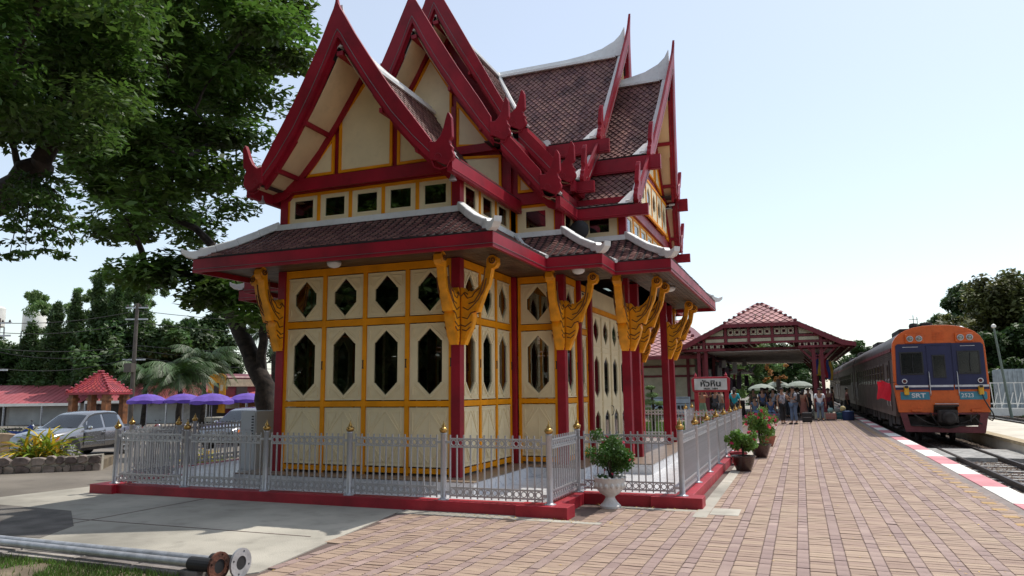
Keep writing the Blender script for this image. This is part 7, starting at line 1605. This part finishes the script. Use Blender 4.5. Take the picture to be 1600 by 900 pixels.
        mm = MB(); mm.ball((0.86, s*1.02, 1.14), 0.105, 12, sz=0.75, sx=0.6); put(mm, 'wing_mirror', M['chrome']); put(MB().tube([(0.88, s*.90, 1.10), (0.87, s*1.0, 1.12)], 0.02, 6), 'mirror_arm', M['black'])
        for wx in (1.62, -1.46):
            ar = [(wx+0.47*math.cos(a), 0.40+0.45*math.sin(a)) for a in np.linspace(-0.15, math.pi+0.15, 14)]; put(MB().prism([(a, s*0.86, c) for a, c in ar], (0, s*0.052, 0)), 'wheel_arch', M['black'], smooth=False)
            b = MB(); vs = []
            for k in range(17):
                a = math.pi*k/16
                for r0, yy in ((0.455, .905), (0.50, .915), (0.53, .90)): vs.append((wx+r0*math.cos(a), s*yy, 0.40+r0*0.95*math.sin(a)))
            put(b.add(vs, [(3*k+j, 3*k+j+1, 3*k+j+4, 3*k+j+3) for k in range(16) for j in (0, 1)]), 'arch_flare', paint)
            w_ = put(MB().lathe((wx, s*0.80, 0.37), [(0.24, -.12), (0.35, -.12), (0.372, -.08), (0.372, .08), (0.35, .125), (0.25, .13)], 26, ax=1), 'tyre', M['tyre'])
            b = MB(); sg2 = -s; b.lathe((wx, s*0.80, 0.37), [(0.25, .125*sg2), (0.245, .07*sg2), (0.22, .05*sg2), (0.001, .05*sg2)], 24, ax=1)
            put(b, 'rim', M['chrome'], w_); b = MB()
            for k in range(6): a = k*math.pi/3; b.beam((wx+0.04*math.cos(a), s*0.915, 0.37+0.04*math.sin(a)), (wx+0.23*math.cos(a), s*0.905, 0.37+0.23*math.sin(a)), 0.05, 0.07, up=(0, 1, 0))
            b.lathe((wx, s*0.90, 0.37), [(0.06, -0.03), (0.06, 0.03)], 12, ax=1); put(b, 'spokes', M['galv'], w_, smooth=False, kind='stuff')
        h = put(MB().add([(2.545, s*.50, .74), (2.40, s*.86, .76), (2.28, s*.875, .90), (2.45, s*.62, .92), (2.50, s*.50, .88)], [(0, 1, 2, 3, 4)]), 'headlight', M['hlamp'], smooth=False); h.location = (0.03, s*0.015, 0.01)
        put(MB().add([(2.40, s*.865, .77), (2.30, s*.90, .78), (2.22, s*.905, .88), (2.32, s*.88, .89)], [(0, 1, 2, 3)]), 'indicator', M['amber'], smooth=False)
        put(MB().box(-2.60, -2.50, s*.86-.03, s*.86+.02, .68, 1.0), 'tail_lamp', mat('tail_red', (0.4, 0.01, 0.01), 0.2, coat=1) if 'tail_red' not in bpy.data.materials else bpy.data.materials['tail_red'], smooth=False)
    q = sta(1.16); vs = []
    for X, f in ((1.17, 0), (0.98, .33), (0.74, .66), (0.50, 1)):
        qq = sta(X); zt = qq[4]+0.022; wt = qq[5]
        for k in range(7): u = k/6*2-1; vs.append((X+0.015, u*wt*(0.93-0.03*f), zt-0.035*abs(u)**3+0.0))
    put(MB().add(vs, [(i*7+k, i*7+k+1, (i+1)*7+k+1, (i+1)*7+k) for i in range(3) for k in range(6)]), 'windscreen', M['carg'])
    put(MB().tube([(1.17, .1, 1.15), (1.0, .45, 1.28)], 0.008, 5).tube([(1.17, -.45, 1.15), (1.0, -.05, 1.30)], 0.008, 5), 'wiper', M['black'], kind='stuff')
    g = put(MB().box(2.52, 2.60, -.42, .42, .66, .84), 'grille', M['black'], smooth=False, bev=.02); put(MB().box(2.59, 2.61, -.42, .42, .80, .83).box(2.59, 2.61, -.42, .42, .72, .74), 'grille_bar', M['chrome'], g, smooth=False, kind='stuff')
    put(MB().box(2.50, 2.66, -.66, .66, .38, .58), 'bumper', paint, bev=.05); put(MB().box(2.655, 2.668, -.2, .2, .45, .55), 'number_plate', M['kw'], smooth=False)
    put(MB().box(-2.5, 2.3, -.80, .80, .30, .40), 'chassis', M['under'], smooth=False)
    put(MB().box(-2.45, -1.42, -.78, .78, 1.115, 1.14), 'bed_cover', M['black'], smooth=False)
    put(MB().box(-1.0, 0.4, -.5, .5, .6, 1.2), 'seats', M['dark'], smooth=False, bev=.1)
    if hatch: put(MB().box(-2.6, -1.4, -.75, .75, 0, .04), 'open_hatch', M['cardark'], smooth=False).location = (0.3, 0, 2.0)
    return t
pickup('silver pickup truck parked behind the stone planter, its whole left side in view', -26.1, 20.6, -0.7, math.radians(-75.5), M['carsil'], 'cars in the car park')
pickup('silver pickup truck parked behind the fence beside the grey cabinet', -22.9, 26.2, -0.7, math.radians(-78), M['carsil'], 'cars in the car park')
pickup('dark pickup truck with its black rear cover raised, behind the silver one', -21.0, 31.0, -0.7, math.radians(100), M['cardark'], 'cars in the car park', True)
def motorbike(lab, x, y, rz, c):
    t = thing('motorcycle', lab, 'motorcycle', (x, y, -0.7), rz, 'motorcycles in the car park')
    def put(b, nm, m, par=t):
        me = b.mesh(nm); fixn(me); me.materials.append(m); me.polygons.foreach_set('use_smooth', [True]*len(me.polygons)); me.set_sharp_from_angle(angle=0.7); return link(nm, me, par)
    for wx in (0.62, -0.62):
        w = put(MB().lathe((wx, 0, 0.29), [(0.22, -.035), (0.28, -.03), (0.29, 0), (0.28, .03), (0.22, .035), (0.22, -.035)], 20, ax=1), 'wheel', M['tyre']); b = MB()
        for k in range(8): a = k*math.pi/4; b.tube([(wx, 0, .29), (wx+.22*math.cos(a), 0, .29+.22*math.sin(a))], 0.008, 4)
        put(b, 'spokes', M['galv'], w)['kind'] = 'stuff'
    put(MB().tube([(.62, .06, .29), (.42, .05, .85)], .02, 6).tube([(.62, -.06, .29), (.42, -.05, .85)], .02, 6), 'fork', M['galv'])
    put(MB().tube([(.40, -.33, 1.0), (.38, 0, .93), (.40, .33, 1.0)], .015, 6), 'handlebar', M['black']); put(MB().box(-.25, .25, -.1, .1, .22, .5), 'engine', M['under'])
    put(MB().prism([(.48, -.11, .88), (.38, -.11, .95), (.05, -.11, .62), (-.6, -.11, .70), (-.75, -.11, .78), (-.2, -.11, .48), (.2, -.11, .42), (.5, -.11, .55)], (0, .22, 0)), 'fairing', c)
    put(MB().box(-.65, .05, -.12, .12, .72, .80), 'seat', M['black']); put(MB().ball((.47, 0, .86), .08, 10), 'headlight', M['hlamp']); put(MB().tube([(.1, .12, .25), (-.75, .14, .38)], .04, 8), 'exhaust', M['chrome'])
    for s in (-1, 1): put(MB().tube([(.40, s*.25, .98), (.42, s*.3, 1.12)], .006, 4).ball((.42, s*.3, 1.14), .05, 8, sz=.6), 'mirror', M['black'])
rp_ = smat('bike_red', (0.5, 0.015, 0.02)); bp_ = smat('bike_black', (0.02, 0.02, 0.025)); wp_ = smat('bike_blue', (0.04, 0.08, 0.3))
for x, y, a, c, lab in ((-29.0, 26.4, 0.5, rp_, 'red motorcycle under the leftmost purple parasol'), (-27.8, 26.9, 0.3, bp_, 'black motorcycle between the two left purple parasols'), (-26.2, 27.4, 0.9, rp_, 'red motorcycle in front of the small white truck'), (-25.0, 27.8, 2.4, bp_, 'black motorcycle under the third purple parasol'), (-35.5, 24.8, 1.0, wp_, 'blue motorcycle left of the silver pickup bonnet')): motorbike(lab, x, y, a, c)
# red tiled gazebo
gz = thing('gazebo', 'small open shelter with a pyramid roof of red tiles on thick ochre posts', 'gazebo', (-35.9, 29.3, -0.7))
M['rtile'] = mat('red_roof_tile', (0.40, 0.045, 0.05), 0.4, rnd=0.15, var=0.15); M['ochre'] = mat('ochre_post', (0.26, 0.10, 0.035), 0.6, var=0.3, vs=4)
g = Vector((-35.9, 29.3, 0)); ex = Vector((0.93, 0.37, 0))*1.2; ey = Vector((-0.37, 0.93, 0))*1.2; cor = [g-ex-ey, g+ex-ey, g+ex+ey, g-ex+ey]; ap_ = g+Vector((0, 0, 2.98)); gr = MB(); tt = MB()
for k in range(4):
    a, c = cor[k]+Vector((0, 0, 1.78)), cor[(k+1) % 4]+Vector((0, 0, 1.78)); gr.add([a, c, ap_, a-Vector((0, 0, .1)), c-Vector((0, 0, .1))], [(0, 1, 2), (0, 3, 4, 1)])
    quad_tiles(tt, ap_-(ap_-a)*0.02, ap_-(ap_-c)*0.02, c, a, 8, 5, 0.03)
rf = build(gr, 'roof', M['rtile'], gz, norm=False); build(tt, 'tile_courses', M['rtile'], rf, norm=False, kind='stuff')
for k in range(4):
    for j in range(8): p = ap_.lerp(cor[k]+Vector((0, 0, 1.80)), (j+.5)/8); build(MB().ball(p+Vector((0, 0, .04)), .085, 8, sz=.8), 'hip_cap', M['rtile'], gz, smooth=True)
    p = g+(cor[k]-g)*0.74; build(MB().box(p.x-.17, p.x+.17, p.y-.17, p.y+.17, -.7, 1.75), 'post', M['ochre'], gz, bev=.02); build(MB().box(p.x-.22, p.x+.22, p.y-.22, p.y+.22, 1.35, 1.5), 'post_capital', M['ochre'], gz)
build(MB().prism([(q.x, q.y, -.7) for q in [g+(c-g)*0.95 for c in cor]], (0, 0, .25)), 'floor', M['conc'], gz); build(MB().lathe(tuple(g+Vector((0, 0, -.45))), [(.3, 0), (.32, .5), (.2, .7), (.25, 1.0), (.12, 1.25), (.13, 1.5), (.02, 1.62)], 12), 'statue', M['dark'], gz, smooth=True)
# shop row with red metal roofs
M['redroof'] = mat('red_metal_roof', (0.40, 0.10, 0.11), 0.5, var=0.15, vs=0.4, dirt=0.25); M['shopw'] = mat('shop_wall', (0.42, 0.40, 0.37), 0.8, dirt=0.3); M['shopd'] = mat('shop_opening', (0.05, 0.045, 0.04), 0.8)
def shop(lab, A, B, z1, z2, dep, panels, seed):
    A = Vector((*A, 0)); B = Vector((*B, 0)); d = (B-A).normalized(); n = Vector((d.y, -d.x, 0)); L = (B-A).length; t = thing('shop_building', lab, 'shop', tuple((A+B)/2-Vector((0, 0, .7))), group='shops along the car park')
    n = n if n.dot(Vector((1, -1, 0))) > 0 else -n
    build(MB().prism([tuple(p+Vector((0, 0, -.7))) for p in (A, B, B-n*dep, A-n*dep)], (0, 0, z1+.7)), 'wall', M['shopw'], t)
    q = [A+n*1.0+Vector((0, 0, z1)), B+n*1.0+Vector((0, 0, z1)), B-n*dep+Vector((0, 0, z2)), A-n*dep+Vector((0, 0, z2))]; rf = build(MB().prism(q, (0, 0, .05)), 'roof', M['redroof'], t)
    b = MB(); k = 0.0
    while k < L: b.beam(q[0]+d*k+Vector((0, 0, .06)), q[3]+d*k+Vector((0, 0, .06)), .04, .035); k += .45
    build(b, 'roof_rib', M['redroof'], rf, kind='stuff'); build(MB().beam(q[0]-Vector((0, 0, .06)), q[1]-Vector((0, 0, .06)), .06, .22), 'fascia', M['kw'], t)
    for (u0, u1, nm, m) in panels:
        c0 = A+d*(u0*L)+n*.03; c1 = A+d*(u1*L)+n*.03; P = [c0+Vector((0, 0, -.68)), c1+Vector((0, 0, -.68)), c1+Vector((0, 0, z1-.25)), c0+Vector((0, 0, z1-.25))]; o = build(MB().prism([tuple(p) for p in P], n*.05), nm, m, t)
        if m is M['shopd']: build(MB().beam((c0+c1)/2+n*.07+Vector((0, 0, -.6)), (c0+c1)/2+n*.07+Vector((0, 0, z1-.3)), .05, .05), 'mullion', M['galv'], o)
    k = 0
    while k <= L: p = A+d*k+n*.95; build(MB().box(p.x-.05, p.x+.05, p.y-.05, p.y+.05, -.7, z1), 'veranda_post', M['galv'], t); k += L/5
M['shutter'] = mat('roller_shutter', (0.36, 0.37, 0.36), 0.6, vs=1)
shop('long low shop with faded red metal roof at the far left', (-67, 36.5), (-54.6, 43.3), 1.0, 2.5, 4, [(0.02, .2, 'brick_front', M['ochre']), (.25, .42, 'shop_window', M['shopd']), (.44, .58, 'shop_window', M['shopd']), (.6, .97, 'roller_door', M['shutter'])], 1)
shop('low shop with dark red metal roof behind the tiled gazebo', (-54.2, 43.5), (-40, 50.5), 1.15, 2.6, 4, [(0.02, .14, 'shop_window', M['shopd']), (.2, .45, 'roller_door', M['shutter']), (.5, .7, 'shop_window', M['shopd']), (.75, .95, 'shop_front', M['ochre'])], 2)
shop('teal walled shop with red roof partly hidden behind the palms', (-39, 46), (-30, 52), 1.5, 2.6, 4, [(0.05, .4, 'shop_front', smat('teal_wall', (0.10, 0.28, 0.30))), (.5, .9, 'shop_window', M['shopd'])], 3)
# old yellow and maroon carriage
cg = thing('carriage', 'old railway carriage with yellow end and maroon cream side beyond the parasols', 'carriage', (-44.06, 47.56, -0.7)); K = Vector((-44.06, 47.56, 0)); e = Vector((-.95, .30, 0)).normalized(); d = Vector((.302, .953, 0)).normalized()
M['cyel'] = mat('carriage_yellow', (0.66, 0.30, 0.015), 0.5, dirt=.25); M['ccream'] = mat('carriage_cream', (0.60, 0.52, 0.36), 0.5, dirt=.3)
def cbx(u0, u1, v0, v1, z0, z1): return MB().prism([tuple(K+d*u+e*v+Vector((0, 0, z0))) for u, v in ((u0, v0), (u1, v0), (u1, v1), (u0, v1))], (0, 0, z1-z0))
build(cbx(.06, 18, 0.02, 2.7, 0.1, 2.95), 'carriage_body', M['maroon'], cg); build(cbx(-.02, .06, 0.0, 2.72, 0.1, 3.0), 'end_wall', M['cyel'], cg)
arc = [(1.36-1.36*math.cos(math.pi*i/12), 2.98+.38*math.sin(math.pi*i/12)) for i in range(13)]; build(MB().prism([tuple(K+e*v+Vector((0, 0, z))-d*.02) for v, z in arc], d*.09), 'end_dome', M['cyel'], cg); build(MB().prism([tuple(K+e*v+Vector((0, 0, z-.03))+d*.08) for v, z in arc], d*17.9), 'carriage_roof', M['maroon'], cg, smooth=True)
build(cbx(-.04, -.015, .95, 1.75, .4, 2.55), 'end_door', M['shopd'], cg); build(cbx(-.04, -.015, .3, .75, 1.9, 2.4), 'end_window', M['ccream'], cg); build(cbx(.1, 18, -.012, .02, 2.25, 2.85), 'cream_band', M['ccream'], cg); build(cbx(.1, 18, -.012, .02, .45, 1.0), 'cream_band', M['ccream'], cg)
for k in range(8): w = build(cbx(1.0+k*2, 2.0+k*2, -.02, .0, 1.35, 2.2), 'window', M['shopd'], cg); build(cbx(.95+k*2, 2.05+k*2, -.03, -.015, 1.30, 1.36), 'sill', M['ccream'], w)
for k in (2, 14): build(cbx(k, k+2.4, .3, 2.4, -.7, .1), 'bogie', M['under'], cg)
# water tanks on steel legs
def tank(lab, x, y, r, z0, z1):
    t = thing('water_tank', lab, 'water tank', (x, y, -.7), group='white water tanks at the far left'); build(MB().lathe((x, y, z0), [(r*.96, 0), (r, .05), (r, z1-z0), (r*.9, z1-z0+.15), (.001, z1-z0+.3)], 24), 'tank', M['kw'], t, smooth=True)
    for sx in (-1, 1):
        for sy in (-1, 1): build(MB().tube([(x+sx*r*.8, y+sy*r*.8, -.7), (x+sx*r*.7, y+sy*r*.7, z0)], .07, 6), 'leg', M['galv'], t)
    for z in (1.5, 3.7, 5.9): build(MB().beam((x-r*.8, y-r*.8, z), (x+r*.8, y-r*.8, z), .06, .06), 'cross_bar', M['galv'], t); build(MB().beam((x+r*.8, y-r*.8, z), (x+r*.8, y+r*.8, z), .06, .06), 'cross_bar', M['galv'], t)
tank('round white water tank on steel legs, the right one of two', -74.6, 52.6, 1.1, 8.4, 10.2); tank('round white water tank on steel legs, cut by the left picture edge', -77.2, 49.5, 1.5, 8.7, 10.6)
# poles and wires
M['pole'] = mat('concrete_pole', (0.12, 0.10, 0.085), .9, vs=2); M['wire'] = mat('wire', (0.02, 0.02, 0.02), .7)
def pole(lab, x, y, z, H, arms=True, r=.16):
    t = thing('utility_pole', lab, 'pole', (x, y, z)); build(MB().tube([(x, y, z), (x, y, z+H)], [r, r*.7], 8), 'mast', M['pole'], t, smooth=True)
    if arms:
        for k, zz in enumerate((H-.3, H-1.1, H*.55)): build(MB().beam((x-.7, y-.3, z+zz), (x+.7, y+.3, z+zz), .08, .1), 'cross_arm', M['galv'], t)
        for k in range(4): build(MB().lathe((x-.6+k*.4, y-.26+k*.17, z+H-.25), [(.05, 0), (.07, .06), (.04, .12), (.001, .18)], 8), 'insulator', M['dark'], t, smooth=True)
        build(MB().box(x-.35, x+.35, y-.5, y-.15, z+H*.45, z+H*.45+.6), 'transformer', M['pole'], t)
    return t
pole('concrete utility pole with crossarms right of the dark weeping trees', -42.3, 37.0, -.7, 8.6); pole('steel utility pole with a transformer box at the left edge', -46.6, 30.6, -.7, 7.2, r=.12)
def wire(lab, a, b_, sag): P = []; a, b_ = Vector(a), Vector(b_); [P.append(a.lerp(b_, k/12)-Vector((0, 0, sag*4*(k/12)*(1-k/12)))) for k in range(13)]; tag(build(MB().tube(P, .022, 5), 'power_line', M['wire'], norm=False), lab, 'wire', 'power lines above the car park')
for k, (z0, z1, s, lab) in enumerate(((7.4, 6.2, .3, 'topmost power line between the two utility poles'), (6.6, 5.6, .35, 'second power line from the top between the two poles'), (5.0, 4.6, .3, 'third power line down between the two poles'), (4.7, 4.4, .5, 'sagging fourth power line between the two poles'), (4.2, 3.4, .5, 'lowest heavy power line between the two poles'))):
    wire(lab, (-42.3, 37, z0), (-46.6, 30.6, z1), s); wire(lab.replace('between the two poles', 'running right from the pole').replace('between the two utility poles', 'running right from the pole'), (-42.3, 37, z0), (-30, 60, z0+.6), s*2); wire(lab.replace('between the two poles', 'leaving the left edge').replace('between the two utility poles', 'leaving the left edge'), (-46.6, 30.6, z1), (-60, 14, z1), s)
# clipped hedge and curved kerb wall left
hg = thing('hedge', 'low clipped dark hedge in front of the shop at the far left', 'hedge', (-44, 27, -.7)); C = [(-47+0.3*k, 25.4+0.13*k, -.35) for k in range(26)]; V, rn = leaves(C, .42, 160, .05, .8, .5, 70, .4, .2); leafobj('foliage', V, rn, M['leafC'], hg, (-44, 27, -.7))
cwl = thing('ramp_wall', 'curved beige plastered ramp wall behind the pickup bonnet at the left edge', 'wall', (-32, 20.5, -.7)); pts = [(-30.2, 22.2), (-31.0, 20.9), (-32.6, 19.9), (-35, 19.2), (-40, 18.8)]
for (a, b_), (c, e2), h0, h1 in zip(pts, pts[1:], (.55, .8, .86, .86), (.8, .86, .86, .86)): build(MB().add([(a, b_, -.75), (c, e2, -.75), (c, e2, -.7+h1), (a, b_, -.7+h0), (a+.1, b_+.25, -.75), (c+.1, e2+.25, -.75), (c+.1, e2+.25, -.7+h1), (a+.1, b_+.25, -.7+h0)], [(0, 1, 2, 3), (5, 4, 7, 6), (3, 2, 6, 7), (0, 3, 7, 4), (1, 5, 6, 2)]), 'wall_segment', smat('beige_plaster', (0.48, 0.34, 0.22)), cwl)
# right side: container, railings, lamp post
ct = thing('container', 'pale grey corrugated shipping container beyond the far tracks', 'container', (17.5, 70.5, -.45)); M['cont'] = mat('container_grey', (0.36, 0.40, 0.41), .6, dirt=.2)
build(MB().box(15.3, 27, 70.5, 73, -.3, 3.0), 'container_body', M['cont'], ct); k = 15.5; b = MB()
while k < 27: b.box(k, k+.15, 70.44, 70.5, -.15, 2.85); k += .32
build(b, 'corrugation', M['cont'], ct, kind='stuff'); build(MB().box(15.24, 15.3, 70.5, 73, -.2, 2.9), 'door', M['cont'], ct)
rl = thing('railing', 'white metal railing with slanting braces beyond the far tracks', 'railing', (16, 59, -.45)); b = MB()
for z in (1.85, .45): build(MB().beam((12.1, 59.2, z), (24, 57.2, z), .07, .07), 'rail', M['kw'], rl)
for k in range(26): x = 12.3+k*.44; y = 59.2-(x-12.1)*.168; build(MB().beam((x, y, -.4), (x-.12, y, 1.85), .05, .05), 'baluster', M['kw'], rl); build(MB().beam((x, y, .3), (x+.25, y, 1.2), .05, .05), 'brace', M['kw'], rl)
build(MB().beam((12.0, 58.8, -.1), (16.5, 58.0, -.1), .5, .5), 'footing', M['kw'], rl)
lp2 = thing('lamp_post', 'leaning green grey lamp post right of the train', 'lamp post', (11.9, 54, -.5)); build(MB().tube([(12.1, 54, -.5), (11.4, 53.0, 5.2)], [.09, .06], 8), 'mast', smat('post_green', (0.16, 0.20, 0.17)), lp2, smooth=True); build(MB().lathe((11.4, 53, 5.2), [(.05, 0), (.14, .08), (.12, .2), (.001, .28)], 10), 'lamp', M['kw'], lp2, smooth=True)
an = thing('radio_mast', 'thin radio mast with crossbars behind the station roof', 'antenna', (-9.5, 60, 0)); build(MB().tube([(-9.5, 60, 5), (-9.5, 60, 12.5)], .04, 5), 'mast', M['galv'], an)
for z in (9.5, 10.2, 11.6): build(MB().beam((-10.2, 60, z), (-8.8, 60, z), .04, .04), 'cross_bar', M['galv'], an)
